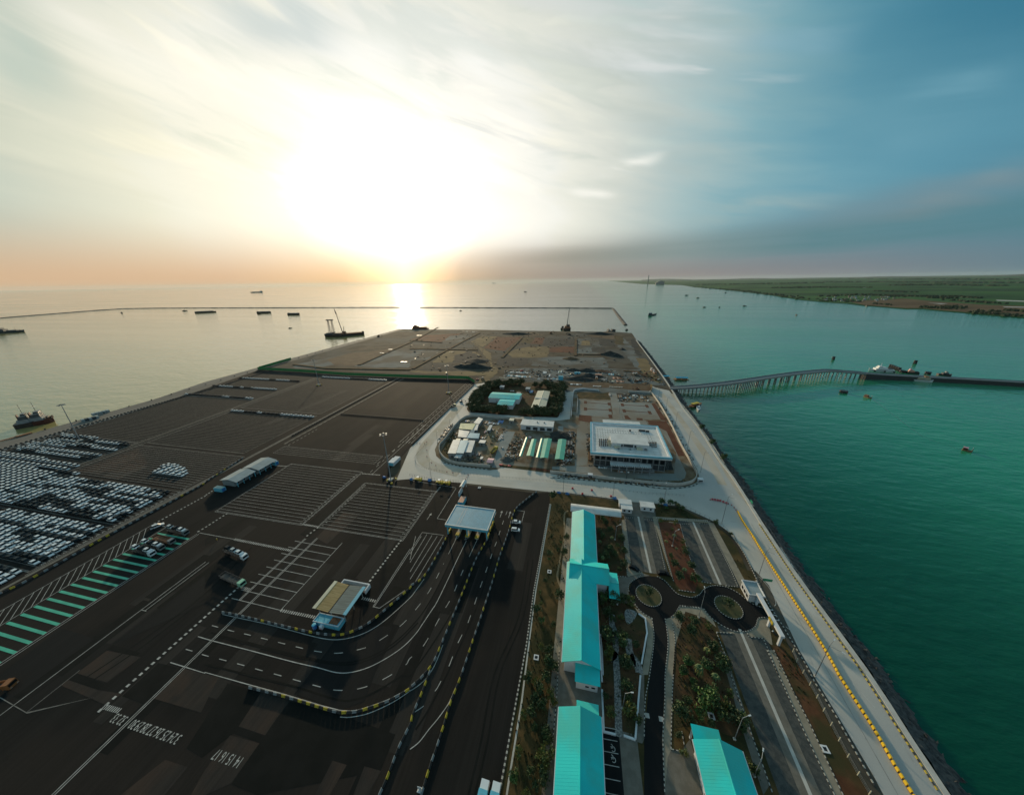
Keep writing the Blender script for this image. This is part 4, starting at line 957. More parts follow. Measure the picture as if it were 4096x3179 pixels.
st.build('steel_frame','cream_roof',t)
for q0,q1 in (((470,460),(620,570)),((1390,520),(1535,560))):
    for i in range(4 if q0[0] < 500 else 2):
        for j in range(5):
            fx = q0[0]+(q1[0]-q0[0])*j/4; fy = q0[1]+(q1[1]-q0[1])*i/max(1,(3 if q0[0]<500 else 1))
            c = P('F',fx,fy,10.8); MB().cbox((c[0],c[1],10.2),(.75,1.0,1.0)).build('condenser','steel_dark',t)
for x,y,w in ((830,640,1.0),(1050,650,.9),(1345,660,1.6),(1500,595,3.6),(1270,295,4.8),(1375,310,2.4),(1045,295,1.2)):
    c = P('F',x,y,10.6); MB().cbox((c[0],c[1],10.2),(w,1.1,1.1)).build('roof_unit','wall_grey' if y > 400 else 'steel_dark',t)
# facade: floor bands, columns, window bays
b = MB()
for z in (0.1,4.4,8.6): b.box(14.6,60.4,198.2,198.45,z,z+.45)
for z in (4.4,8.6): b.box(60.05,60.4,198.45,240.5,z,z+.45)
b.build('floor_band','wall_grey',t)
for i in range(13): MB().box(14.8+i*3.75,15.2+i*3.75,197.6,198.15,0,9.2).build('column','wall_grey',t)
for i in range(12):
    if i in (4,5,6,7): continue
    f = MB().box(15.6+i*3.75,18.2+i*3.75,198.2,198.44,5.2,8.2).build('window','facade_dark',t); MB().box(15.8+i*3.75,18.0+i*3.75,198.12,198.19,5.4,8.0).build('pane','glass',f)
for z in (5.2,):
    f = MB().box(33,42,197.9,198.19,5.0,8.4).build('window','facade_dark',t); b = MB()
    for i in range(7): b.box(33.2+i*1.25,34.2+i*1.25,197.8,197.89,5.2,8.2)
    b.build('pane','glass',f)
can = MB().prism([P('F',670,960,4.8),P('F',1455,1010,4.8),P('F',1440,930,4.8),P('F',665,870,4.8)],4.5,4.9).build('front_canopy','white_roof',t)
b = MB()
e0,e1 = P('F',670,965,4.8),P('F',1455,1015,4.8)
for i in range(24): b.cbox((e0[0]+(e1[0]-e0[0])*i/23,e0[1]+(e1[1]-e0[1])*i/23,4.9),(.3,.3,.7))
b.build('starter_bars','steel_dark',can)
for i in range(6): MB().cbox((e0[0]+1+(e1[0]-e0[0]-2)*i/5,e0[1]+.8,0),(.6,.6,4.5)).build('canopy_column','wall_grey',t)
MB().prism([P('F',610,1000,1.0),P('F',1510,1070,1.0),P('F',1500,1020,1.0),P('F',620,950,1.0)],0,1.0).build('plinth','wall_grey',t)
bk = R2('F',540,165,1230,135,9.0); MB().box(bk[0],bk[1],bk[2],bk[3]+1.5,7.8,8.6).build('rear_canopy','white_roof',t)
for q in range(5): MB().cbox((bk[0]+1+(bk[1]-bk[0]-2)*q/4,bk[3]+.8,0),(.5,.5,7.8)).build('canopy_column','wall_grey',t)
sc = MB()
for i in range(14):
    x = 62.0; y = 197+i*2.2; sc.tube((x,y,0),(x,y,6.5),.06); 
for z in (2.2,4.4,6.5): sc.tube((62,197,z),(62,225.6,z),.06)
sc.build('scaffold','steel_grey',t)

# ------------------------------------------------------------------ site huts in the walled corner plot
def hut(label, k, q, z, mt='white_roof', kind='gable', axis='x', rise=.7, wall='wall_grey', name='site_hut', cat='hut'):
    x0,x1,y0,y1 = R2(k,*q,z)
    t = thing(name,label,cat,(0,0,0),0,'huts of the walled site camp' if name == 'site_hut' else None)
    MB().box(x0+.4,x1-.4,y0+.4,y1-.4,0,z-.15).build('wall',wall,t)
    if kind == 'gable':
        r = MB(); gable_roof(r,x0,x1,y0,y1,z-.1,rise,axis,.1); r.build('roof',mt,t)
    elif kind == 'shed':
        r = MB(); r.hull([(x0,y0,z-.1),(x1,y0,z-.1),(x1,y1,z+rise),(x0,y1,z+rise)],[(x0,y0,z),(x1,y0,z),(x1,y1,z+rise+.1),(x0,y1,z+rise+.1)]); r.build('roof',mt,t)
    else: MB().box(x0,x1,y0,y1,z-.15,z+.15).build('roof',mt,t)
    MB().box((x0+x1)/2-.5,(x0+x1)/2+.5,y0+.34,y0+.4,0,2.0).build('door','facade_dark',t)
    if x1-x0 > 5: windows(t,'y',y0+.4,x0+.8,x1-.8,2,1.0,.9,1.0,-1)
    return t
def quad_hut(label, q, z, mt, rise=.5, wall='wall_grey'):
    """hut with a skewed plan: roof corners front-left, front-right, back-right, back-left on the photograph"""
    c = [P('h',x,y,z) for x,y in q]; cx, cy = sum(a for a,_ in c)/4, sum(b for _,b in c)/4
    t = thing('site_hut', label, 'hut', (0,0,0), 0, 'huts of the walled site camp')
    i_ = [(cx+(a-cx)*.93, cy+(b-cy)*.94) for a,b in c]; MB().prism(i_, 0, z-.1).build('wall', wall, t)
    zz = (z-.1, z-.1, z+rise, z+rise); lo = [(*a,h) for a,h in zip(c, zz)]; MB().hull(lo, [(x,y,h+.12) for x,y,h in lo]).build('roof', mt, t)
    m = [(a[0]+b[0])/2 for a,b in ((i_[0],i_[1]),)][0]; yf = min(i_[0][1], i_[1][1]); MB().box(m-.5,m+.5,yf-.12,yf-.02,0,2.0).build('door','facade_dark',t)
quad_hut('white roofed hut at the far end of the walled site camp', ((895,672),(975,690),(1028,625),(965,602)), 3.4, 'white_roof')
quad_hut('olive green roofed hut in the walled site camp', ((690,755),(880,770),(930,693),(715,688)), 3.3, 'olive_roof')
quad_hut('small white annex beside the olive green roofed hut', ((884,772),(945,775),(968,702),(932,700)), 3.0, 'white_roof')

hut('grey-white hut right of the white one below the olive roof','h',(838,812,920,785),3.0,'grey_roof','shed')
quad_hut('wide white roofed hut in the middle of the site camp', ((675,868),(795,880),(842,800),(690,778)), 3.4, 'white_roof')
quad_hut('pale blue roofed hut in the middle of the site camp', ((797,884),(965,890),(985,830),(845,822)), 3.3, 'blue_roof')
hut('white strip-roofed store above the large white roofs','h',(632,925,718,897),3.0,'cream_roof','flat')
hut('second white strip-roofed store above the large white roofs','h',(738,925,825,900),3.0,'cream_roof','flat')
quad_hut('large white roof on the left of the lower camp group', ((530,1098),(645,1103),(710,930),(610,925)), 4.0, 'white_roof', .8)
quad_hut('tall blue roof between the two large white camp roofs', ((650,1095),(755,1100),(826,932),(715,928)), 4.5, 'blue_roof', .7)
quad_hut('large white roof on the right of the lower camp group', ((760,1083),(865,1088),(920,935),(830,930)), 4.0, 'white_roof', .8)
hut('little white hut in front of the blue camp roof','h',(622,1160,745,1120),3.0,'white_roof','flat')
hut('single white-roofed cabin standing in the sandy middle of the camp','h',(1085,775,1165,716),3.4,'white_roof','shed')
hut('low white-roofed store right of the lower camp group','h',(965,952,1075,920),2.8,'white_roof','flat')
hut('pink-roofed hut near the camp entrance','h',(1075,1228,1190,1175),2.9,'pink','gable','x',.5)
hut('tiny white cabin left of the pink-roofed hut','h',(983,1180,1035,1150),2.8,'white_roof','flat')
hut('small pale canopy hut at the far corner of the camp','h',(1390,640,1475,610),3.0,'cream_roof','flat')
t = hut('long white flat-roofed block with dark window bays beside the green strip roofs','h',(1552,700,2035,652),4.6,'white_roof','flat',wall='wall_white',name='office_block',cat='building')
x0,x1,y0,y1 = R2('h',1552,700,2035,652,4.6)
for i in range(4): MB().box(x0+5+i*6,x0+9+i*6,y0+.3,y0+.39,.6,3.2).build('window_bay','facade_dark',t)
for i in range(2): MB().cbox((x0+14+i*6,(y0+y1)/2+1,4.75),(1,1,.7)).build('roof_vent','steel_grey',t)
# green strip canopies
for lb,q in (('narrow green roof strip farthest left in the row of strips',((1535,1142),(1578,1147),(1665,880),(1632,878))),('second green roof strip from the left with a middle ridge',((1640,1136),(1740,1146),(1785,905),(1715,902))),
             ('narrow green strip touching the wide green roof',((1772,1162),(1822,1167),(1883,897),(1842,895))),('wide green roof strip in the middle of the row',((1832,1168),(1945,1170),(2000,897),(1890,895))),('separate green roof strip farthest right beside the rubble',((2040,1184),(2168,1194),(2204,908),(2090,904)))):
    z = 3.6; c = [P('h',x,y,z) for x,y in q]; t = thing('carport',lb,'carport',(0,0,0),0,'green strip roofs of the site')
    a,bq,cc,dd = [Vector(p) for p in c]; m0,m1 = (a+bq)/2,(cc+dd)/2; r = MB()
    for e0,e1,m_0,m_1,fl in ((a,dd,m0,m1,1),(bq,cc,m0,m1,0)):
        lo = [(*e0,z),(*m_0,z+.5),(*m_1,z+.5),(*e1,z)]
        if not fl: lo = lo[::-1]
        r.hull(lo,[(p[0],p[1],p[2]+.1) for p in lo])
    r.build('roof','green_roof',t)
    for f in (.05,.35,.65,.95):
        for u,v in ((a,dd),(bq,cc)):
            p = u.lerp(v,f).lerp(m0.lerp(m1,f),.15); MB().box(p[0]-.08,p[0]+.08,p[1]-.08,p[1]+.08,0,z).build('post','galvanised',t)
# compound among the trees
hut('long teal-roofed hall inside the tree-ringed compound','h',(1102,318,1582,262),5.4,'teal_roof','gable','x',1.4,'wall_white','hall','building')
hut('shorter teal-roofed hall in front of the long one in the tree compound','h',(1226,415,1500,340),4.4,'teal_roof','gable','x',1.2,'wall_white','hall','building')
t = thing('warehouse','cream ribbed-roof warehouse standing among the dark trees','building')
c = [P('h',x,y,5.2) for x,y in ((1705,448),(1905,476),(1975,226),(1800,218))]; x0,x1 = (c[0][0]+c[3][0])/2,(c[1][0]+c[2][0])/2; y0,y1 = (c[0][1]+c[1][1])/2,(c[2][1]+c[3][1])/2
r = MB(); gable_roof(r,x0,x1,y0,y1,4.8,.7); rib(r,x0,x1,y0,y1,4.8,.7,'y',1.4); r.build('roof','cream_roof',t); MB().box(x0+.5,x1-.5,y0+.5,y1-.5,0,4.8).build('wall','wall_grey',t); MB().box(x0-.05,x1+.05,(y0+y1)/2-1.5,(y0+y1)/2+1.5,5.62,5.72).build('ridge_vent','grey_roof',t); MB().box(x0+2,x0+4.5,y0+.44,y0+.5,0,3.4).build('door','facade_dark',t)
hut('small grey-roofed hut behind the long teal hall','h',(1490,270,1565,245),3.0,'grey_roof','flat')
hut('little pale hut at the far edge of the tree compound','h',(1625,195,1700,172),3.0,'grey_roof','flat')
hut('small pale hut half hidden in the far left trees of the compound','h',(1260,165,1335,148),3.2,'white_roof','flat')
# ------------------------------------------------------------------ VEHICLES
def car_body(b, paint, L=4.4, wd=1.76, hgt=1.5, van=False):
    h = wd/2; k = h*.9
    b.use(paint)
    side = [(-L/2,.28),(-L/2,.70),(-L/2+.12,.92),(L*.22,.95),(L/2-.15,.78),(L/2,.55),(L/2,.28)]
    n = len(side)
    for i in range(n):
        j = (i+1) % n; p, q = side[i], side[j]; b.face([(p[0],-h,p[1]),(p[0],h,p[1]),(q[0],h,q[1]),(q[0],-h,q[1])])
    b.face([(x,-h,z) for x,z in side][::-1]); b.face([(x,h,z) for x,z in side])
    r0, r1 = (-L*.44, L*.12) if van else (-L*.34, L*.08)
    b.face([(r0,-k*.82,hgt),(r1,-k*.82,hgt),(r1,k*.82,hgt),(r0,k*.82,hgt)])
    return r0, r1
def car_glass(b, L=4.4, wd=1.76, hgt=1.5, van=False):
    k = wd/2*.9; b.use('glass')
    r0, r1 = (-L*.44, L*.12) if van else (-L*.34, L*.08)
    b0, b1 = -L/2+.14, L*.27
    lo = [(b0,-k,.90),(b1,-k,.93),(b1,k,.93),(b0,k,.90)]; hi = [(r0,-k*.82,hgt-.01),(r1,-k*.82,hgt-.01),(r1,k*.82,hgt-.01),(r0,k*.82,hgt-.01)]
    for i in range(4):
        j = (i+1) % 4; b.face((lo[i],lo[j],hi[j],hi[i]))
def car_proto(paint, L=4.4, wd=1.76, hgt=1.5, van=False, wheels=False, name='parked_car'):
    b = MB(); car_body(b, paint, L, wd, hgt, van); o = b.build(name)
    g = MB(); car_glass(g, L, wd, hgt, van); g.build('windows', None, o)
    if wheels:
        for x in (-L*.31, L*.31):
            for y in (-wd/2+.02, wd/2-.02): MB().tube((x,y-.1,.32),(x,y+.1,.32),.32,n=10).build('wheel','tyre',o)
        l = MB(); 
        for y in (-.6,.6): MB().box(L/2-.06,L/2+.02,y-.16,y+.16,.55,.68).build('headlight','line_white',o)
    return o
OFF = (0, -400, -60)
protos = {'white': car_proto('paint_white', 4.5, 1.8, 1.55), 'van': car_proto('paint_white', 4.6, 1.85, 1.85, True), 'black': car_proto('paint_black', 4.45, 1.78, 1.52), 'silver': car_proto('paint_silver', 4.4, 1.76, 1.5)}
KIND = {'white':'white car','van':'boxy white van','black':'black car','silver':'silver car'}
def inframe(x, y, z=.7, mx=14):
    d = Vector((x, y, z-CAM_H)); w = d.dot(_F)
    if w < 1: return False
    px, py = 2048+FPX*d.dot(_R)/w, 1589.5-FPX*d.dot(_U)/w
    return -mx < px < 4096+mx and -mx < py < 3179+mx
rng = random.Random(21)
lots = []   # (block text, end text, row from, [rows of (y, x_right, n_max, pattern)])
def rows(block, rowtext, endtext, ys, xr, pat, nmax=26, dx=5.45):
    for r, y in enumerate(ys):
        xx = xr[r] if hasattr(xr, '__len__') else xr
        for n in range(nmax[r] if hasattr(nmax, '__len__') else nmax):
            x = xx-dx*n+rng.uniform(-.2,.2)
            if not inframe(x, y): continue
            kd = pat(r, n)
            if kd: lots.append((x, y+rng.uniform(-.08,.08), kd, f"{ordinal(n+1)} {endtext} in the {ordinal(r+1)} {rowtext} of {block}"))
def mixed(pw, ps=0.0):
    st = {'k': 'white'}
    def f(r, n):
        if rng.random() < .45: st['k'] = 'white' if rng.random() < pw else ('silver' if rng.random() < ps else 'black')
        return st['k']
    return f
yA = [93.6+2.27*i for i in range(12)]
rows('main block', 'row', 'from barrier', yA, -245.3, mixed(.58, .1), 20)
rows('main block', 'back row', 'car', [121.0+.0, 123.4][:0]+[123.2], -333.5, mixed(.5), 4)
rows('near block', 'row', 'from barrier', [65.4+2.27*i for i in range(11)], [-242.3-.25*i for i in range(11)], mixed(.72, .1), 14)
rows('bottom corner block', 'row', 'from barrier', [53.4,55.7,58.0,60.3], [-240.5,-241,-241.5,-242.5], mixed(.9), 8)
rows('white van block', 'row', 'from aisle', [97.2+2.27*i for i in range(11)]+[122.2], [-349]*11+[-373], lambda r, n: 'van', 14)
rows('white van block', 'outer row', 'from aisle', [125.9, 130.6, 132.9], [-348.5,-348.5,-387], lambda r, n: 'van', 18)
rows('mast block', 'row', 'from aisle', [140.0,144.8,147.1,153.2,155.5,161.2,163.6,165.9], [-354.5,-353.5,-398,-353,-354,-353,-360,-398], lambda r, n: (None if (r in (5,6) and 8 <= n <= 10) else mixf(r, n)), [15,8,8,15,15,16,14,8])if False else None
mixf = mixed(.55, .3)
rows('mast block', 'row', 'from aisle', [140.0,142.3,144.8,147.1,150.0,153.2,155.5,158.0,161.2,163.6,165.9], [-354.5,-409,-353.5,-398,-404,-353,-354,-409,-353,-360,-398], lambda r, n: (None if (r in (8,9) and 8 <= n <= 10) else mixf(r, n)), [15,6,15,8,7,15,15,6,15,14,8])
rows('the car island', 'row', 'from the near end', [134.8,137.2,139.6,142.0,143.9], [-258,-258.5,-263,-268,-276.5], mixed(.85, .2), [5,5,4,4,2])
for bt, y, x1, n in (('far line nearest the grey sheds',237.3,-248.5,18),('third far line from the quay fence',271.2,-359,18),('second far line from the quay fence',303.4,-361,18),('far line next to the quay fence',338.6,-361,18),('far line along the green fence',360.4,-247.5,18)):
    rows(bt, 'row', 'from the right', [y], x1, mixed(.5, .2), n, 5.5)
lots.sort(key=lambda c: c[0]**2+c[1]**2)
keep, rest = lots[:286], lots[286:]
for x, y, kd, lb in keep:
    p = protos[kd]; r = dup(p, (x, y, .03), math.pi if rng.random() < .2 else 0.0)
    txt = lb.replace(' in the first row of far line', ' in the far line').replace('first back row', 'back row').replace('first outer row', 'innermost outer row')
    tag(r, f"{KIND[kd]}, {txt}", 'car', 'cars parked in the export lots')
bb = MB()
for x, y, kd, lb in rest:
    t = MB(); car_body(t, {'white':'paint_white','van':'paint_white','black':'paint_black','silver':'paint_silver'}[kd], 4.5, 1.8, 1.55 if kd != 'van' else 1.85, kd == 'van'); car_glass(t, 4.5, 1.8, 1.55 if kd != 'van' else 1.85, kd == 'van')
    for f, mi in zip(t.f, t.mi): bb.use(t.ms[mi]); bb.face([(t.v[i][0]+x, t.v[i][1]+y, t.v[i][2]+.03) for i in f])
struct(bb.build('distant_parked_cars'), 'stuff')
for p in list(protos.values()):                       # the prototypes themselves are not part of the scene
    for ch in list(p.children): D.objects.remove(ch)
    D.objects.remove(p)
# cars standing on their own
def car_at(paint, loc, rz, label, name='parked_car', group=None, z=.03, **kw):
    o = car_proto(paint, wheels=True, name=name, **kw); o.location = (*loc, z) if len(loc) == 2 else loc; o.rotation_euler = (0,0,rz)
    return tag(o, label, 'car', group)
car_at('paint_white', P('j',1135,507), rad(4), 'white car beside the painted box at the lane divider behind the toll canopy', hgt=1.5)
car_at('paint_white', P('j',1125,590), rad(4), 'white car with black bonnet parked just below the other one at the lane divider', hgt=1.65, van=True)
car_at('paint_black', P('k',895,1000), rad(-22), 'black car parked at the end of the left car park by the roundabout')
car_at('paint_black', P('k',1205,1055), rad(4), 'black pickup with a white lid parked right of the drain line by the roundabout', hgt=1.6, L=5.0)
car_at('paint_black', P('A',1020,325), rad(10), 'dark car beside a teal container in the far material yard', L=5)
car_at('paint_silver', P('h',1025,175), rad(60), 'silver pickup on the dusty road at the corner of the tree compound', L=5)
o = car_at('paint_white', P('C',785,345), rad(62), 'white pickup with open load bed standing beside the carrier bays', name='pickup_truck', L=5.2, hgt=1.75)
MB().box(-2.5,-.8,-.75,.75,.93,.98).build('load_bed','steel_dark',o)
for i,(x,y) in enumerate(((1580,1130),(1610,1130))): pass

def truck_cab(root, paint, x, hgt=2.7, w=2.4):
    c = MB().hull([(x,-w/2,.7),(x+2.0,-w/2,.7),(x+2.0,w/2,.7),(x,w/2,.7)],[(x,-w/2+.05,hgt),(x+1.75,-w/2+.05,hgt),(x+1.75,w/2-.05,hgt),(x,w/2-.05,hgt)]).build('cab', paint, root)
    MB().hull([(x+1.95,-w/2+.15,1.5),(x+2.0,-w/2+.15,1.5),(x+2.0,w/2-.15,1.5),(x+1.95,w/2-.15,1.5)],[(x+1.80,-w/2+.2,hgt-.35),(x+1.87,-w/2+.2,hgt-.35),(x+1.87,w/2-.2,hgt-.35),(x+1.80,w/2-.2,hgt-.35)]).build('windscreen','glass',c)
    for y in (-.8,.8): MB().box(x+1.98,x+2.04,y-.2,y+.2,.85,1.05).build('headlight','line_white',c)
def wheels(root, xs, w=2.4, r=.5):
    for x in xs:
        for y in (-w/2+.15, w/2-.15): MB().tube((x,y-.15,r),(x,y+.15,r),r,n=10).build('wheel','tyre',root)
def carrier(loc, rz, label, paint='paint_white', frame='steel_dark', cars=(), n=13.5, tall=2.7):
    t = thing('car_carrier', label, 'truck', (*loc, .03), rz, 'car carrier trucks')
    truck_cab(t, paint, n/2-2.0, tall)
    MB().box(-n/2,n/2-2.3,-1.2,1.2,.8,1.05).build('deck', frame, t)
    for y in (-1.22,1.22):
        b = MB(); b.box(-n/2,n/2-2.4,y-.07,y+.07,2.2,2.4); b.box(-n/2,n/2-2.4,y-.06,y+.06,1.05,1.25)
        for i in range(6):
            x = -n/2+.2+i*(n-2.9)/5; b.box(x-.08,x+.08,y-.05,y+.05,1.05,2.4)
            if i < 5: b.tube((x,y,1.1),(x+(n-2.9)/5,y,2.3),.06,n=4)
        b.build('side_frame', frame, t)
    b = MB()
    for i in range(5): b.box(-n/2+.4+i*(n-3.4)/4-.1,-n/2+.4+i*(n-3.4)/4+.1,-1.15,1.15,2.25,2.35)
    b.build('upper_deck', frame, t)
    wheels(t, (-n/2+1.5,-n/2+2.7,n/2-4.0,n/2-1.0))
    co, si = math.cos(rz), math.sin(rz)
    for i,(pt, dx, tx) in enumerate(cars):
        car_at(pt, (loc[0]+dx*co, loc[1]+dx*si, 2.38), rz, tx, 'loaded_car', 'cars riding on the carriers', L=4.1)
def nm(i): return ('rear','middle','front')[i]
carrier((-198.5,79.8), rad(-3), 'loaded car carrier with a white cab in the bay nearest the empty green bays', 'paint_white', 'steel_dark', [(p, -4.6+4.1*i, f'{c} car at the {nm(i)} of the carrier nearest the empty green bays') for i,(p,c) in enumerate((('paint_white','white'),('paint_black','black with light roof'),('paint_white','second white')))])
carrier((-198.5,83.4), rad(-3), 'loaded car carrier with a dark green cab, second from the empty bays', 'steel_grey', 'steel_dark', [(p, -4.6+4.1*i, f'{c} car at the {nm(i)} of the second carrier from the empty bays') for i,(p,c) in enumerate((('paint_white','white'),('paint_black','dark'),('paint_white','large white')))])
carrier((-198.0,87.4), rad(-3), 'empty rusty car carrier standing between the loaded ones', 'steel_grey', 'rust')
carrier((-198.0,93.4), rad(-3), 'loaded car carrier in the bay beside the white pickup', 'steel_grey', 'steel_dark', [(p, -4.6+4.1*i, f'{c} car at the {nm(i)} of the carrier beside the white pickup') for i,(p,c) in enumerate((('paint_silver','greenish silver'),('paint_black','dark'),('paint_white','big white')))])
a,c = Vector(P('g',200,1450,1)), Vector(P('g',465,1560,1)); d = c-a
carrier((a+c)/2, math.atan2(d[1],d[0]), 'pale blue car carrier with three cars alone on the dark asphalt', 'paint_white', 'steel_dark', [(p, -4.7+4.0*i, f'{k} car at the {nm(i)} of the lone carrier on the asphalt') for i,(p,k) in enumerate((('paint_black','black'),('paint_silver','silver'),('paint_white','white')))], n=14.5)
a,c = Vector(P('n',170,395,1)), Vector(P('n',430,510,1)); d = c-a
MATS['cab_green'] = mat('cab_green', (.30,.55,.38), rough=.4)
carrier((a+c)/2, math.atan2(d[1],d[0]), 'empty dark car carrier with a pale green cab by the truck bays', 'cab_green', 'steel_dark', n=14.0)
t = thing('tow_truck','truck with orange sides and black frame cut by the left edge of the photo','truck',(*P('m',25,470),.03),rad(22)); truck_cab(t,'orange',1.6); MB().box(-4.5,1.5,-1.2,1.2,.8,1.3).build('deck','steel_dark',t); wheels(t,(-3.5,-2.3,2.2))
for y in (-1.1,1.1): MB().box(-4.5,1.4,y-.08,y+.08,1.3,2.3).build('side_rail','orange',t)
for i,(px,py,lb) in enumerate(((760,1570,'pale blue covered van at the bottom edge beside the garden strip'),(885,1598,'second pale blue van just showing at the bottom edge'))):
    t = thing('delivery_van',lb,'van',(*P('p',px+10,py+95),.03),rad(88)); MB().box(-3,1.2,-1.1,1.1,.6,2.6).build('box_body','wall_blue',t); MB().box(-2.2,.4,-.6,.6,2.6,2.72).build('roof_hatch','blue_roof',t); truck_cab(t,'paint_white',1.25,2.3,2.1); wheels(t,(-2,2.2),2.2,.4)
# dump trucks and plant
def dump_truck(loc, rz, label, body='yellow', cab='paint_white', n=7.0, group='site trucks'):
    t = thing('dump_truck', label, 'truck', (*loc,.05), rz, group); truck_cab(t, cab, n/2-2.0, 2.6)
    b = MB(); w = 1.2
    b.box(-n/2,n/2-2.2,-w,w,.9,1.15)
    for y in (-w,w): b.hull([(-n/2,y-.06,1.15),(n/2-2.2,y-.06,1.15),(n/2-2.2,y+.06,1.15),(-n/2,y+.06,1.15)],[(-n/2,y-.06,2.0),(n/2-2.2,y-.06,2.2),(n/2-2.2,y+.06,2.2),(-n/2,y+.06,2.0)])
    b.box(n/2-2.3,n/2-2.18,-w,w,1.15,2.4); b.build('tipper', body, t); MB().box(-n/2+.2,n/2-2.4,-w+.1,w-.1,1.15,1.5).build('load','sand',t); wheels(t,(-n/2+1,-n/2+2.1,n/2-1))
    return t
c = P('h',1188,1075); dump_truck(c, rad(78), 'yellow tipper truck with a pale cab on the grey track in the site camp', 'yellow','yellow',8.5)
dump_truck(P('h',612,450), rad(75), 'dusty truck with a dark load driving on the concrete road by the yard', 'steel_grey','olive_roof',7)
dump_truck(P('h',1022,65), rad(95), 'grey lorry on the dusty road next to a red car', 'steel_grey','steel_grey',7)
car_at('red', P('h',950,65), rad(20), 'red car on the dusty road at the end of the green fence')
dump_truck(P('A',1345,385), rad(92), 'white tipper truck by a salmon container in the material yard','salmon','paint_white',8)
for i,(px,py) in enumerate(((1838,330),(1872,330))): dump_truck(P('A',px,py), rad(92), ('white tipper on the left of a parked pair by the curved earth bank','white tipper on the right of a parked pair by the curved earth bank')[i],'steel_grey','paint_white',7)
for i,(px,py) in enumerate(((2075,285),(2105,290),(2080,265),(2110,312))): dump_truck(P('A',px,py), rad(100), ('salmon tipper front left in the group by the sea road end','salmon tipper front right in the group by the sea road end','salmon tipper rear left in the group by the sea road end','pale tipper nearest the sea in the group at the sea road end')[i],'salmon','paint_white',7)
car_at('paint_silver', P('E',1900+0,1250-400), 0, 'x') if False else None
def excavator(loc, rz, label, paint='orange', s=1.0):
    t = thing('excavator', label, 'excavator', (*loc,.05), rz, 'excavators and loaders of the site'); t.scale = (s,s,s)
    for y in (-1.1,1.1): MB().hull([(-1.7,y-.3,0),(1.7,y-.3,0),(1.7,y+.3,0),(-1.7,y+.3,0)],[(-2.0,y-.3,.85),(2.0,y-.3,.85),(2.0,y+.3,.85),(-2.0,y+.3,.85)]).build('track','tyre',t)
    MB().box(-1.9,1.2,-1.2,1.2,1.0,2.1).build('body',paint,t); MB().box(.1,1.4,.1,1.15,2.1,3.1).build('cab','glass',t)
    b = MB(); b.tube((1.2,-.3,1.9),(4.0,-.3,4.0),.28,.22); b.tube((4.0,-.3,4.0),(6.0,-.3,1.8),.22,.16); b.build('boom',paint,t); MB().box(5.5,6.5,-.8,.2,.8,1.9).build('bucket','steel_dark',t)
for px,py,r,lb,pt in ((350,285,-40,'red excavator behind the row of white pipes in the material yard','red'),(1775,405,60,'dark excavator at the left end of the machine row','steel_dark'),(1865,415,120,'brown excavator in the middle of the machine row','rust'),(1925,410,30,'brown excavator at the right end of the machine row','rust'),(2070,370,200,'tan excavator by the earth bank near the sea road','sand'),(2130,400,80,'small dark excavator nearest the sea road','rust'),(2000,320,10,'brown loader on the curved earth bank','rust'),(1625,340,150,'pale excavator beside the rusty sheets','cream_roof')): excavator(P('A',px,py), rad(r), lb, pt, .9)
excavator(P('c',1500,625), rad(20), 'dark excavator at the far waterside of the filled land', 'rust', 1.6); excavator(P('c',1700,640), rad(160), 'second dark excavator near the moored crane barge', 'steel_dark', 1.5); excavator(P('b',1850,655), rad(60), 'excavator near the far end of the quay apron', 'rust', 1.4)
excavator(P('i',1230,205), rad(200), 'red-brown excavator on the earth strip beside the tree-lined track', 'rust', .9); excavator(P('h',720,380), rad(10), 'grey excavator parked beside the truck on the concrete road', 'steel_grey', .8)
def roller(loc, rz, label):
    t = thing('road_roller', label, 'road roller', (*loc,.05), rz, 'yellow road rollers along the yard fence'); MB().tube((1.6,-1.1,.8),(1.6,1.1,.8),.8,n=16).build('drum','yellow',t)
    MB().box(-2.2,.8,-.9,.9,.7,1.7).build('body','yellow',t); MB().box(-.9,.6,-.8,.8,2.7,2.85).build('canopy','paint_white',t)
    for x in (-.8,.5):
        for y in (-.7,.7): MB().box(x-.05,x+.05,y-.05,y+.05,1.7,2.7).build('canopy_post','steel_dark',t)
    for y in (-1.0,1.0): MB().tube((-1.4,y-.25,.7),(-1.4,y+.25,.7),.7,n=12).build('wheel','tyre',t)
for px,py,lb in ((120,1485,'yellow road roller farthest left along the yard fence'),(420,1525,'yellow road roller between the two blue tarpaulins and the booth'),(520,1535,'yellow-green road roller nearest the booth at the yard fence')): roller(P('h',px,py), rad(10), lb)
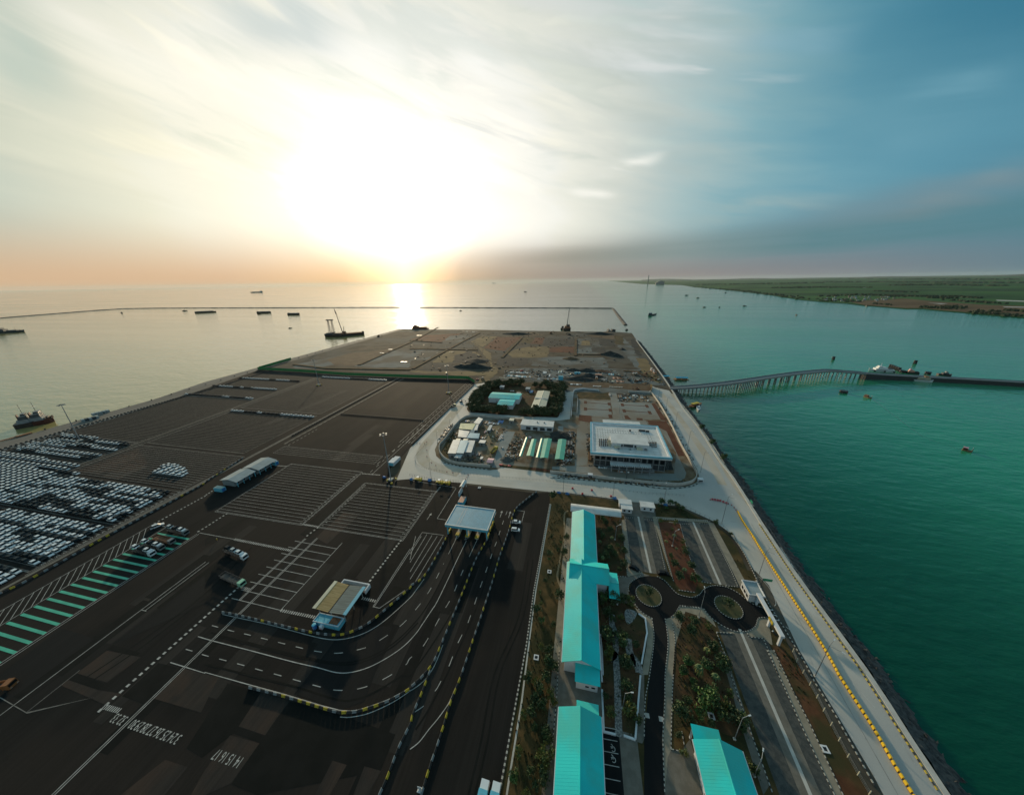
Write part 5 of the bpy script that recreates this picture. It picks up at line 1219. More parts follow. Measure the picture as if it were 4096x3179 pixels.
# ------------------------------------------------------------------ BARRIERS AND STREET FURNITURE
def jersey(mt):
    p = [(-.3,0),(.3,0),(.3,.18),(.14,.42),(.10,.85),(-.10,.85),(-.14,.42),(-.3,.18)]
    b = MB(); b.use(mt); b.hull([(-.62,y,z) for y,z in p][::-1],[(.62,y,z) for y,z in p][::-1]); b.use('kerb_black').box(-.1,.1,-.31,.31,.02,.07); return b.build('concrete_barrier')
BP = {k: jersey(m) for k, m in (('yellow','yellow'),('black','kerb_black'),('grey','wall_grey'))}
LINES = [('inner curved line round the shed','n 200 800 360 830 700 910 1130 1010 1400 1040 1550 1010 1700 940 1850 830 2184 540 j 0 1185 150 1080 300 830 390 660','left end'),
         ('outer curved line','o 490 460 830 545 1240 670 1400 715 1550 720 1700 690 1950 600 2184 470 p 0 460 130 340 240 200 330 0 j 560 1250 700 900 820 690','left end'),
         ('line rising from the bottom edge','o 1870 1570 1950 1390 2060 1100 2184 850 p 30 740 130 500 205 300','bottom'),
         ('right lane divider','p 130 1560 220 1270 330 950 430 620 520 390 620 100 j 860 1190 950 880 1050 600 1115 380 1230 270 1340 185','bottom'),
         ('line beside the car lots','l 0 600 230 495 510 345 880 135 f 1260 1255 1680 1030 2030 840 2184 755 g 20 735 400 490','near end')]
allb = []
rng = random.Random(5)
for nmx, t, end in LINES:
    pr = resample(smooth_path(S(t), 4), 1.52)
    for i, (q, d) in enumerate(pr):
        k = 'black' if i % 2 else ('yellow' if rng.random() < .36 else 'grey')
        if not inframe(q[0], q[1], .5, 40): continue
        allb.append((q[0]**2+q[1]**2, q, math.atan2(d[1], d[0]), k, f"{k} barrier block, {ordinal(i+1)} from the {end} of {nmx}"))
allb.sort(key=lambda a: a[0])
for _, q, r, k, lb in allb[:298]:
    o = BP[k].copy(); col.objects.link(o); o.location = (q[0], q[1], .04); o.rotation_euler = (0,0,r+rng.uniform(-.05,.05)); tag(o, lb, 'barrier', 'yellow and black concrete barriers of the yard')
bb = MB()
for _, q, r, k, lb in allb[298:]: bb.use({'yellow':'yellow','black':'kerb_black','grey':'wall_grey'}[k]); bb.cbox((q[0],q[1],.04),(1.24,.4,.8),r)
for x0,x1,y in ((-446,-446,0),):                              # bollard-like blocks along the quay rail and far lot edges
    for i in range(120): bb.use('kerb_black'); bb.cbox((-447.5, 80+2.6*i, .03), (1.2,1.0,.9)); 
for i in range(70): bb.use('kerb_black'); bb.cbox((-443.5, 82+3.4*i, .03), (.9,1.4,.8))
for i in range(56): bb.cbox((-233.0, 200+3.0*i, .03), (.6,1.4,.9))
for i in range(40): bb.cbox((-224+2.2*i, 248.5, .03), (1.2,.6,.9))
for i in range(80): bb.cbox((-124.4, 204+1.95*i, .03), (.5,1.2,.9))
struct(bb.build('distant_barriers'), 'stuff')
for p in BP.values(): D.objects.remove(p)
# plastic median barriers on the sea road
b = MB(); b.use('yellow_plastic').hull([(-.45,-.28,0),(.45,-.28,0),(.45,.28,0),(-.45,.28,0)],[(-.4,-.16,.95),(.4,-.16,.95),(.4,.16,.95),(-.4,.16,.95)]); b.use('orange').box(-.46,.46,-.29,.29,.0,.12); b.use('kerb_black').box(.45,.66,-.12,.12,.2,.6)
pb = b.build('plastic_barrier')
pr = resample(smooth_path(S('k 2000 395 2060 510 2184 690 s 830 130 960 340 1200 710 1530 1225 1700 1520 t 300 780 560 1180 720 1460 865 1695'), 4)+[(86.0,50)], 1.22)
for i, (q, d) in enumerate(pr):
    if not inframe(q[0], q[1], .5, 30): continue
    o = pb.copy(); col.objects.link(o); o.location = (q[0],q[1],.06); o.rotation_euler = (0,0,math.atan2(d[1],d[0])); tag(o, f"yellow-orange plastic barrier, {ordinal(i+1)} from the far end of the sea road median", 'barrier', 'plastic barriers of the sea road median')
D.objects.remove(pb)
for i in range(6):
    q = Vector(P('v',703,1410)).lerp(Vector(P('v',852,1436)), i/5)
    b = MB(); b.use('red').hull([(-.5,-.4,0),(.5,-.4,0),(.5,.4,0),(-.5,.4,0)],[(-.42,-.25,1.0),(.42,-.25,1.0),(.42,.25,1.0),(-.42,.25,1.0)]); b.use('pink').box(-.52,.52,-.42,.42,.3,.42)
    tag(b.build('water_barrier',None,None,(q[0],q[1]-(.6 if i > 3 else 0)*(i-3),.06)), f"red water barrier, {ordinal(i+1)} from the left in the row at the sea road junction", 'barrier', 'red barriers at the junction')
for i,(k,x,y,lb) in enumerate((('k',240,145,'red block lying on the central road, leftmost of the four'),('k',445,165,'red block lying on the central road above the white canopy'),('k',345,203,'faded red block nearest the fence on the central road'),('k',650,230,'red block at the fence left of the white gatehouse'))):
    b = MB(); b.use('red').hull([(-.6,-.45,0),(.6,-.45,0),(.6,.45,0),(-.6,.45,0)],[(-.5,-.3,.95),(.5,-.3,.95),(.5,.3,.95),(-.5,.3,.95)]); b.use('pink').box(-.62,.62,-.1,.1,.1,.5); tag(b.build('water_barrier',None,None,(*P(k,x,y),.06)), lb, 'barrier', 'loose red barriers on the central road')
def cone(loc, label):
    t = thing('traffic_cone', label, 'cone', (*loc,.06), 0, 'traffic cones'); MB().box(-.3,.3,-.3,.3,0,.06).build('base','kerb_black',t); MB().tube((0,0,.06),(0,0,1.0),.22,.05,8).build('cone','red',t)
pts = [('h',100,962),('h',140,966),('h',205,968),('h',235,945),('h',237,1060),('h',238,1150),('h',305,1240),('h',365,1275),('h',520,1368),('h',605,1378),('h',820,1410),('h',803,1440),('h',783,1475),('v',885,1455),('v',922,1472),('v',950,1500),('v',970,1525),('v',985,1545),('v',680,1410)]
for i,(k,x,y) in enumerate(pts): cone(P(k,x,y), f"{ordinal(i+1)} traffic cone counted along the concrete road from the yard to the sea road")
# high mast lights
def mast(loc, h, label):
    t = thing('high_mast_light', label, 'light mast', (*loc,0), 0, 'tall high mast lights of the yard'); MB().tube((0,0,0),(0,0,h),.42,.18,10).build('mast','galvanised',t)
    MB().box(-1.4,1.4,-1.4,1.4,0,.9).build('foundation','concrete_pale',t)
    r = MB()
    for i in range(12): 
        a,c = 2*math.pi*i/12, 2*math.pi*(i+1)/12; r.tube((1.7*math.cos(a),1.7*math.sin(a),h-.6),(1.7*math.cos(c),1.7*math.sin(c),h-.6),.09,n=4)
    for i in range(3): a = 2*math.pi*i/3; r.tube((0,0,h-.2),(1.7*math.cos(a),1.7*math.sin(a),h-.6),.07,n=4)
    ring = r.build('lamp_ring','steel_grey',t)
    for i in range(6): a = 2*math.pi*i/6; MB().cbox((1.9*math.cos(a),1.9*math.sin(a),h-1.1),(.9,.7,.5),a).build('floodlight','galvanised',ring)
mast(P('g',1980,715), 33.5, 'tall pale light mast standing behind the toll canopy at the concrete road corner')
mast(P('f',855,300), 33.0, 'leaning-looking light mast among the car rows near the quay on the left')
mast(P('b',1215,1170), 33.0, 'dark light mast in the far lot in front of the green fence')
mast(P('c',415,1255), 33.0, 'thin light mast in the striped lot by the end of the green fence')
for k,x,y,lb in (('g',1990,730,'yellow crash blocks ring at the foot of the mast behind the toll canopy'),('b',1215,1175,'pale blocks round the foot of the far mast by the green fence'),('c',415,1258,'yellow blocks round the foot of the mast in the striped lot')):
    b = MB(); c = P(k,x,y)
    for i in range(6): a = math.pi*2*i/6; b.use('yellow' if i % 2 else 'kerb_black').cbox((c[0]+3*math.cos(a),c[1]+3*math.sin(a),.04),(1.3,.6,.9),a+math.pi/2)
    tag(b.build('guard_blocks'), lb, 'guard blocks')
# street lamps
def lamp(loc, h, label, arms=(0,), reach=2.2, group='street lamps', mt='steel_grey'):
    t = thing('street_lamp', label, 'street lamp', (*loc,0), 0, group); MB().tube((0,0,0),(0,0,h),.13,.07,7).build('pole',mt,t)
    MB().box(-.3,.3,-.3,.3,0,.5).build('footing','concrete_pale',t)
    for a in arms:
        e = (reach*math.cos(a), reach*math.sin(a), h+.5); ar = MB().tube((0,0,h-.05),e,.06,.05,5).build('arm',mt,t)
        MB().cbox((e[0]+.35*math.cos(a),e[1]+.35*math.sin(a),e[2]-.08),(.8,.3,.14),a).build('lamp_head','ship_white',ar)
for k,x,y,h,lb in (('s',1490,1610,14.5,'nearest street lamp beside the sea road'),('s',870,600,16.5,'street lamp beside the guard house and green sign on the sea road'),('v',810,1675,16.5,'street lamp at the bend of the sea road by the red barriers'),('v',570,1100,15,'street lamp at the outer corner of the building plot wall'),('v',420,840,15,'street lamp beside the right end of the terminal building'),('v',280,600,15,'street lamp beside the red earth strip on the sea road'),('v',175,420,15,'street lamp on the sea road level with the moored boats'),('v',95,265,15,'street lamp on the sea road nearest the bridge')):
    lamp(P(k,x,y), h, lb, (rad(40),rad(-40)), 2.6)
for k,x,y,h,lb in (('k',140,185,11,'street lamp on the central road above the dark round tree'),('k',670,232,11,'street lamp on the central road near the white gatehouse'),('k',1215,285,11,'street lamp behind the bushes at the central road bend'),('h',300,1465,12,'street lamp at the yard fence behind the road rollers'),('h',568,755,9,'street lamp on the verge of the site camp road'),('h',388,955,9,'lower street lamp on the verge of the site camp'),('h',850,515,9,'street lamp at the corner of the tree compound'),('i',975,530,8,'lamp post in the unfinished car park'),('i',1245,1380,8,'lamp post in front of the terminal building'),('j',235,40,0,'x')):
    if h: lamp(P(k,x,y), h, lb, (rad(90),), 1.6, 'street lamps of the inner roads')
for k,x,y,h,a,lb in (('r',1430,1005,10,20,'curved garden lamp behind the near right teal roof'),('r',240,680,7.5,10,'curved garden lamp over the cobbled path'),('k',692,690,8.5,25,'garden lamp beside the left car park'),('k',1302,757,9,30,'garden lamp in the red planting bed between the car parks'),('r',1640,1395,8,60,'slim garden lamp right of the near teal roof'),('s',250,985,13,80,'tall lamp post standing between the two roundabouts'),('u',1018,385,0,0,'x')):
    if h: lamp(P(k,x,y), h, lb, (rad(a),), 1.6, 'garden lamps', 'galvanised')
# green road sign
t = thing('road_sign','green overhead direction sign on a dark pole by the guard house','sign',(*P('s',900,690),0)); MB().tube((0,0,0),(0,0,6.3),.16,.12,8).build('pole','steel_dark',t); MB().box(.1,3.3,-.06,.06,5.2,6.4).build('panel','sign_green',t); MB().box(.0,3.3,.06,.14,5.7,5.85).build('bracket','steel_dark',t)
o = thing('notice_board','small green board on the seawall edge at the road bend','sign',(*P('v',1140,1455),0)); MB().box(-.06,.06,-1.2,1.2,.8,2.2).build('panel','sign_green',o)
for y in (-1,1): MB().box(-.05,.05,y-.05,y+.05,-1.5,.8).build('post','ship_white',o)
t = thing('tall_sign','dark post with a small pale sign at the wall in front of the terminal building','sign',(*P('i',1072,1500),0)); MB().tube((0,0,0),(0,0,7.5),.16,n=6).build('pole','steel_dark',t); MB().box(-.1,1.2,-.05,.05,6.6,7.4).build('panel','ship_white',t)
# walls and fences
def wall(path, h, th, mt, label, name='boundary_wall'):
    t = MB().strip(path, th, 0, h); o = t.build(name, mt); return tag(o, label, 'wall' if 'wall' in name else 'fence')
wall(smooth_path(wall_west,3), 2.2, .35, 'concrete_pale', 'curved concrete wall round the walled site camp')
wall(smooth_path(wall_east,3), 2.2, .35, 'concrete_pale', 'long concrete wall in front of and beside the terminal building, rounding the seaward corner')
wall(S('i 295 600 330 235 360 215 450 200 690 225'), 1.8, .35, 'wall_white', 'pale wall round the far left corner of the unfinished car park')
wall(S('i 390 340 380 550'), 1.2, .3, 'wall_white', 'short pale wall along the left edge of the unfinished car park')
wall(S('i 1420 250 1435 180 1415 165'), 3.5, .8, 'sand', 'tan wall end where the bridge road meets the sea road')
# mesh fence along the central road and the yard fence
def fence(path, h, label, pitch=2.4, mt='steel_dark', rails=2, mesh=False):
    b = MB(); pr = resample(path, pitch)
    for q, d in pr: b.cbox((q[0],q[1],0),(.08,.08,h))
    for i in range(len(pr)-1):
        a, c = pr[i][0], pr[i+1][0]
        for r in range(rails): z = h*(r+1)/rails-.06; b.tube((*a,z),(*c,z),.035,n=3)
    return tag(b.build('wire_fence', mt), label, 'fence')
fence(sp('k 90 205 250 215 600 255 735 275'), 1.9, 'dark wire fence along the central road beyond the white canopy')
fence(sp('k 1110 310 1400 345 1590 430 1750 510 1890 615 1990 760'), 1.9, 'wire fence curving round the bend between lawn and sea road')
fence(S('h 0 1430 j 270 60 520 85'), 2.2, 'dark fence behind the road rollers at the edge of the yard', 1.8)
fence(S('h 680 1385 1210 1440 2184 1520 k 1000 200 1425 225'), 1.4, 'low fence on the median of the central road', 2.2, 'steel_grey')
fence(sp('h 235 985 160 1050 80 1150 75 1220 130 1290 290 1340 455 1365'), 1.5, 'curved guard rail on the concrete corner left of the site camp', 2.0, 'steel_grey')
fence(S('h 920 120 450 560 g 1950 600'), 1.8, 'fence between the striped lot and the concrete road', 2.5)
t = thing('post_fence','pale post-and-wire fence on the lawn edge of the near sea road','fence'); path = S('u 790 20 830 130 1060 540 1170 760 1320 1050 1480 1350 1680 1690'); pr = resample(path, 3.2)
b = MB()
for i in range(len(pr)-1):
    for z in (.5,1.0,1.5): b.tube((*pr[i][0],z),(*pr[i+1][0],z),.03,n=3)
b.build('wire','galvanised',t)
for q,d in pr: MB().cbox((q[0],q[1],0),(.16,.16,1.9)).build('post','cream_roof',t)
# green corrugated site fence
def green_fence(path, label, h=4.3):
    t = thing('site_fence', label, 'fence'); pr = resample(path, 3.0); b, c = MB(), MB()
    for i in range(len(pr)-1):
        a, e = pr[i][0], pr[i+1][0]; d = Vector((e[0]-a[0], e[1]-a[1])).normalized(); n = Vector((-d[1], d[0]))
        for k in range(3):
            p = Vector(a).lerp(Vector(e), k/3); q = Vector(a).lerp(Vector(e), (k+1)/3); m = (p+q)/2+n*.25
            for u, v in ((p, m), (m, q)): b.face([(*u,.6),(*v,.6),(*v,h),(*u,h)])
        c.cbox((a[0]-n[0]*.4,a[1]-n[1]*.4,0),(.9,.7,.8)); c.tube((a[0]-n[0]*.2,a[1]-n[1]*.2,0),(a[0]-n[0]*.2,a[1]-n[1]*.2,h),.07,n=4)
    b.build('green_sheet','fence_green',t); c.build('base_blocks','kerb_black',t)
green_fence([(-473,380),(-400,379)]+S('b 1500 1070 c 0 1095 620 1110 690 1155'), 'long green sheet fence across the yard in front of the filled land')
green_fence(S('b 580 1005 920 905'), 'green sheet fence piece running along the quay edge')
# concrete boxes, drain covers, garden bits
def inspection(k, x, y, label, s=1.3):
    t = thing('inspection_box', label, 'drain box', (*P(k,x,y),.07), rad(2), 'square concrete drain boxes'); MB().strip([(-s/2,-s/2),(s/2,-s/2),(s/2,s/2),(-s/2,s/2)],.35,0,.25,True).build('rim','wall_white',t); MB().box(-s/2+.18,s/2-.18,-s/2+.18,s/2-.18,0,.08).build('pit','kerb_black',t)
for k,x,y,lb in (('j',1485,1030,'square drain box in the dry lawn beside the long middle roof'),('p',1345,135,'square drain box by the tall trees of the garden strip'),('u',1170,1160,'square drain box in the reddish verge of the sea road'),('r',1185,760,'brownish drain box among the shrubs above the near right roof'),('j',740,135,'small square drain cover on the asphalt behind the control booth')): inspection(k,x,y,lb)
for k,x,y,lb in (('i',565,1435,'white box on the wall left of the terminal building front'),('i',2112,1500,'pale box-bodied van standing at the rounded wall corner')):
    o = thing('white_box' if 'wall' in lb[:12] else 'box_van', lb, 'box' if 'van' not in lb else 'van', (*P(k,x,y),0)); MB().box(-1.5,1.5,-1,1,.4,2.4).build('body','wall_white',o); MB().box(-1.2,1.2,-1.05,-1,.6,1.6).build('panel','steel_dark',o)
for k,x,y,lb in (('k',185,203,'blue heap of sheeting on the fence near the round tree'),('k',95,190,'small blue heap at the foot of the round tree'),('k',690,252,'blue and white stall at the fence left of the gatehouse'),('k',1230,320,'blue sheeting behind the bushes at the road bend'),('h',275,1490,'blue tarpaulin between the road rollers'),('j',210,55,'low blue pile by the yard fence'),('g',1910,690,'dark blue tarpaulin heap at the foot of the mast'),('h',20,1470,'teal bin at the left end of the roller row')):
    rr = random.Random(hash(lb) % 1000 if False else len(lb)); b = MB(); n = 8; lo = [(1.3*math.cos(2*math.pi*i/n),.8*math.sin(2*math.pi*i/n),0) for i in range(n)]; hi = [(p[0]*.6+rr.uniform(-.2,.2),p[1]*.6,1.0+rr.uniform(-.3,.5)) for p in lo]; b.hull(lo,hi); tag(b.build('tarpaulin_heap','deep_blue',None,(*P(k,x,y),.05)), lb, 'tarpaulin')
o = thing('motorcycle','dark motorcycle with white fairing parked below the gate beam','motorcycle',(*P('s',1050,1160),.1),rad(120)); MB().tube((-.65,-.06,.32),(-.65,.06,.32),.32,n=12).build('wheel','tyre',o); MB().tube((.65,-.06,.32),(.65,.06,.32),.32,n=12).build('wheel','tyre',o); MB().hull([(-.7,-.15,.4),(.6,-.15,.4),(.6,.15,.4),(-.7,.15,.4)],[(-.8,-.14,.85),(.4,-.1,.8),(.4,.1,.8),(-.8,.14,.85)]).build('body','kerb_black',o); MB().hull([(.4,-.2,.6),(.75,-.15,.6),(.75,.15,.6),(.4,.2,.6)],[(.3,-.3,1.05),(.55,-.1,1.15),(.55,.1,1.15),(.3,.3,1.05)]).build('fairing','ship_white',o)
def person(loc, label, top='yellow', rz=0.0):
    """standing figure: one continuous skinned body, clothing and hair as children"""
    t = thing('person', label, 'person', (*loc,.05), rz)
    def skin(nm, V, E, Rr, mt):
        me = D.meshes.new(nm); me.from_pydata(V, E, []); me.materials.append(M[mt]); o = D.objects.new(nm, me); col.objects.link(o); o.parent = t
        s = o.modifiers.new('skin','SKIN'); 
        for v, r in zip(me.skin_vertices[0].data, Rr): v.radius = (r, r)
        me.skin_vertices[0].data[0].use_root = True; o.modifiers.new('sub','SUBSURF').levels = 1; return o
    V = [(0,0,.92),(0,0,1.15),(0,0,1.4),(0,.02,1.52),(0,.03,1.66),(0,.02,1.76),(-.19,0,1.4),(-.25,.02,1.13),(-.24,.1,.88),(.19,0,1.4),(.25,.02,1.13),(.24,.1,.88),(-.09,0,.88),(-.1,.02,.48),(-.11,0,.08),(-.11,.14,.04),(.09,0,.88),(.1,-.02,.48),(.11,-.04,.08),(.11,.1,.04)]
    E = [(0,1),(1,2),(2,3),(3,4),(4,5),(2,6),(6,7),(7,8),(2,9),(9,10),(10,11),(0,12),(12,13),(13,14),(14,15),(0,16),(16,17),(17,18),(18,19)]
    skin('body', V, E, [.14,.14,.13,.06,.1,.08,.06,.045,.03,.06,.045,.03,.09,.06,.045,.04,.09,.06,.045,.04], 'wood')
    MB().hull([(-.19,-.13,.85),(.19,-.13,.85),(.19,.15,.85),(-.19,.15,.85)],[(-.24,-.13,1.45),(.24,-.13,1.45),(.24,.15,1.45),(-.24,.15,1.45)]).build('vest', top, t); MB().tube((0,.02,1.68),(0,.02,1.82),.115,.08,10).build('helmet', 'ship_white', t)
person(P('C',2030,640), 'worker in a yellow vest standing alone on the asphalt by the carriers', 'yellow', rad(30))
person(P('h',275,740), 'worker in pale clothes walking on the roadside beyond the mast', 'ship_white')
person(P('h',420,595), 'worker standing by the fence of the striped lot', 'ship_white')
# the wheeled sign at the bottom divider
o = thing('warning_stand','white folded warning stand at the bottom end of the lane divider','stand',(*P('p',105,1545),.05)); MB().box(-.5,.5,-.05,.05,.4,1.6).build('panel','ship_white',o); MB().hull([(-.6,-.5,0),(.6,-.5,0),(.6,.5,0),(-.6,.5,0)],[(-.2,-.2,.4),(.2,-.2,.4),(.2,.2,.4),(-.2,.2,.4)]).build('base','ship_white',o)

# ------------------------------------------------------------------ MATERIAL YARD: piles, stacks, containers
def pile(k, x, y, rx, ry, h, label, mt='gravel_dark', z=.05):
    rr = random.Random(len(label)*7+int(x)); b = MB(); n, m = 18, 5; c = P(k,x,y); g = []
    for j in range(m+1):
        f = j/m; g.append([(c[0]+rx*(1-f)*math.cos(2*math.pi*i/n)*(1+rr.uniform(-.12,.12)), c[1]+ry*(1-f)*math.sin(2*math.pi*i/n)*(1+rr.uniform(-.12,.12)), z+h*(f**.8)*(1+rr.uniform(-.15,.15))) for i in range(n)])
    for j in range(m):
        for i in range(n):
            q = (i+1) % n; b.face((g[j][i],g[j][q],g[j+1][q],g[j+1][i]))
    return tag(b.build('gravel_pile', mt), label, 'pile')
for a in (('c',545,980,14,8,4,'dark gravel heap left of the far twin heaps behind the green fence'),('c',690,985,30,9,6,'long dark gravel heap behind the green fence'),('c',720,915,22,18,3,'flat dark gravel heap above the long one behind the fence'),('A',1040,270,15,8,3,'dark gravel heap at the head of the material yard'),('A',1210,275,20,9,3.5,'wide dark gravel heap left of the scrap heap'),('A',1240,345,20,10,3.5,'dark gravel heap below the wide one in the material yard'),('A',1110,385,24,9,3,'long low gravel heap at the front of the material yard'),
          ('h',1370,1190,5.5,4.5,2.2,'blue-grey gravel heap at the camp entrance'),('h',2120,860,9,10,2.5,'grey gravel heap behind the right green strip roof'),('h',2040,910,4,4,1.5,'small orange earth heap between the green strips'),('c',1715,895,14,9,3,'brown earth heap on the pale fill'),('c',2130,850,18,10,6,'dark green-grey heap at the right of the filled land'),('c',1150,630,40,10,4,'long brown heap at the far waterside'),('c',2020,630,34,14,5,'high dark heap at the far right waterside'),('A',1400,285,16,6,3,'scrap heap in the middle of the material yard'),('d',75,1060,6,10,3,'dark block heap near the right shore of the filled land'),('d',20,1130,10,8,4,'dark heap by the fill edge')):
    pile(*a, mt={'orange':'rust','brown':'earth','blue-g':'gravel','scrap ':'rust'}.get(a[6].split(' ')[0] if a[6][:6] not in ('blue-g','scrap ') else a[6][:6],'gravel_dark'))
def stack(k, x, y, w, d, n, label, mts, rz=0.0, h=.5):
    rr = random.Random(int(x+y)); t = thing('material_stack', label, 'stack', (*P(k,x,y),.06), rz, 'stacks of building material')
    for i in range(n): MB().cbox((-w/2+w*(i+.5)/n, rr.uniform(-.3,.3), 0), (w/n*.8, d*rr.uniform(.7,1.0), h*rr.uniform(.6,1.6))).build('bundle', mts[i % len(mts)], t)
for a in (('A',320,300,26,5,9,'row of white pipes with a red excavator behind it',('ship_white',)),('A',250,345,18,6,5,'blue and white sheet stacks left in the material yard',('blue_roof','ship_white')),('A',360,355,16,6,5,'pale blue stacks right of the first sheet stacks',('ship_white','blue_roof')),('A',170,372,26,1.5,2,'long pale beam at the front left of the material yard',('cream_roof',)),('A',460,358,8,5,3,'small pallets beside the pale blue stacks',('wood','ship_white')),('A',600,384,24,2,6,'line of dark pallets along the track in the material yard',('steel_grey','wood','ship_white')),('A',655,300,6,12,4,'white frames scattered in the middle of the material yard',('ship_white',)),('A',732,340,4,12,2,'white skid with dark frame in the material yard',('ship_white','steel_dark')),('A',860,290,5,14,3,'tall pale bundles right of the skid',('ship_white','olive_roof')),('A',800,385,14,3,4,'light pallets left of the teal container',('ship_white','blue_roof')),('A',1540,325,8,8,3,'blue-white bundles left of the rusty sheets',('blue_roof','ship_white')),('A',1610,375,10,10,4,'rusty orange sheet rows, upper group',('salmon','rust')),('A',1655,418,10,8,4,'rusty orange sheet rows, lower group',('salmon','rust')),('A',1440,390,8,8,4,'dark steel bars beside the white tipper',('steel_dark','steel_grey')),('A',1570,412,5,4,2,'cream crates beside the lower rusty sheets',('cream_roof',)),
          ('A',1070,458,14,5,4,'pile of white slabs on the earth strip beyond the car park',('ship_white','steel_grey')),('A',1350,482,10,2,4,'row of pale blocks along the earth strip',('ship_white',)),('A',1600,492,16,2,6,'row of pale stones along the tree-lined track',('concrete_pale',)),('i',1080,325,9,4,4,'blue and white debris in the rubble yard',('blue_roof','ship_white','wood')),('i',1200,295,6,4,2,'white sheets in the rubble yard',('ship_white',)),('i',1310,320,6,4,2,'white crates at the right of the rubble yard',('ship_white','wood')),('i',1380,365,6,3,3,'timber pile at the corner of the rubble yard',('wood','ship_white')),('i',985,300,4,10,4,'pallets along the left of the rubble yard',('wood','steel_grey')),('i',840,280,2.5,10,5,'line of bricks beside the brown strip',('rust','ship_white')),
          ('i',280,850,5,7,4,'steel scrap beside the terminal building road, upper part',('steel_grey','wood')),('i',270,960,5,8,4,'steel scrap beside the terminal building road, middle part',('steel_dark','steel_grey')),('i',280,1090,5,8,4,'steel scrap beside the terminal building road, lower part',('steel_grey','rust')),('i',240,1205,6,4,4,'pale blocks in front of the right green strip',('ship_white','steel_grey')),('i',330,920,4,1,2,'timber beams lying across the rubble',('sand',)),('i',750,1310,7,2,4,'white tanks in front of the terminal building',('ship_white',)),('i',555,920,2.5,8,4,'orange formwork left of the terminal building, upper part',('salmon','sand')),('i',560,1150,2.5,12,5,'orange formwork left of the terminal building, lower part',('sand','rust')),('i',1010,1365,6,1.5,3,'debris on the road before the terminal building',('salmon','ship_white')),
          ('h',1080,670,5,7,4,'timber and steel stacks right of the gabled camp hut',('wood','steel_grey')),('h',1180,685,10,4,5,'long pale pipes in the site camp',('ship_white','steel_grey')),('h',1280,660,5,6,3,'blue tarpaulin stacks in the site camp',('deep_blue',)),('h',800,655,3,3,2,'blue stack at the far corner of the camp',('deep_blue','steel_grey')),('h',1065,805,1.5,6,2,'pink-white boards leaning by the sandy cabin',('pink','ship_white')),('h',1165,775,3,4,3,'dark crates behind the sandy cabin',('steel_dark','steel_grey')),('h',1000,890,7,3,5,'white scrap above the low store of the camp',('ship_white','steel_grey','rust')),('h',1280,880,2,11,5,'long trailer of pale bars beside the grey track',('ship_white','steel_grey')),('h',920,1120,8,4,5,'dark scrap below the large white camp roofs',('steel_dark','steel_grey')),('h',850,645+550,5,2,3,'black rubber heap left of the tiny cabin',('tyre',)),('h',1340,1275,9,1.5,3,'red-brown container bodies at the camp entrance wall',('red','rust')),('h',1300,1030,1.5,1.2,2,'small motor pump on the grey track',('steel_dark','ship_white')),
          ('h',1440,225,5,2,2,'white crates behind the long teal hall',('ship_white',)),('h',1710,235,4,10,3,'blue sheets on the compound track',('deep_blue','blue_roof')),('h',1690,880,2.5,3,3,'pink bricks at the top of the narrow green strip',('pink','ship_white')),('c',640,605,44,8,5,'far site sheds and gear at the waterside near the sun',('steel_dark','grey_roof')),('c',100,645,14,6,2,'pale site trailer near the far quay end',('cream_roof',)),('y',2050,920,12,5,2,'pale truck body parked in the pit of the far fill',('ship_white','steel_dark')),('y',1610,725,16,3,4,'white pipes on the far fill, lower bundle',('ship_white',)),('y',1780,645,14,3,3,'white pipes on the far fill, upper bundle',('ship_white',))):
    stack(*a)
o = thing('site_container','teal container at the front of the material yard','container',(*P('A',870,395),.05)); MB().box(-3,3,-1.3,1.3,0,5.0).build('body','wall_blue',o); MB().box(-3.02,3.02,-1.32,1.32,2.4,2.6).build('joint','deep_blue',o)
o = thing('site_container','salmon container behind the white tipper truck','container',(*P('A',1370,345),.05)); MB().box(-4,4,-2,2,0,2.6).build('body','salmon',o); MB().box(-.6,.6,-2.05,-2,.1,2.1).build('door','steel_dark',o)
o = thing('site_container','blue-green container among the dark gravel heaps','container',(*P('A',1090,318),.05)); MB().box(-4,4,-1.5,1.5,0,2.6).build('body','wall_blue',o); MB().box(-.6,.6,-1.56,-1.5,.1,2.1).build('door','steel_dark',o)
# concrete debris along the wall foot
rr = random.Random(9); pl = S('i 1600 530 1660 600 1740 740 1810 860 1870 970 1935 1080'); 
for i, q in enumerate(pl):
    for j in range(2): tag(MB().cbox((q[0]+rr.uniform(-.6,.6),q[1]+rr.uniform(-2,2),.05),(rr.uniform(.8,1.8),rr.uniform(.8,1.4),rr.uniform(.4,.9)),rr.uniform(0,3)).build('concrete_block','concrete_pale'), f"pale concrete block, {ordinal(2*i+j+1)} from the far end along the foot of the sea road wall", 'block', 'loose blocks along the sea road wall')
for k,x,y,w,mt,lb in (('a',1000,1545,34,'hull_blue','teal quayside sheds, long group by the quay on the left'),('a',1110,1480,24,'grey_roof','grey-blue quayside sheds beyond the first group')):
    a,c = P(k,x-130,y+20), P(k,x+60,y-25); t = thing('quay_shed', lb, 'shed', (0,0,0)); d = Vector(c)-Vector(a)
    for i in range(5): q = Vector(a)+d*(i+.5)/5; MB().cbox((q[0],q[1],.02),(4,d.length/5*.85,2.4),math.atan2(d[1],d[0])-math.pi/2).build('bay', mt if i % 2 else 'grey_roof', t)
o = thing('mooring_ramp','orange and rust coloured mooring ramp lying at the near quay edge','ramp',(*P('f',90,285),.1),rad(84)); MB().box(-12,12,-1.5,1.5,0,.6).build('deck','rust',o); MB().box(4,12,-1.6,1.6,.6,.9).build('lip','orange',o)
rr = random.Random(2)
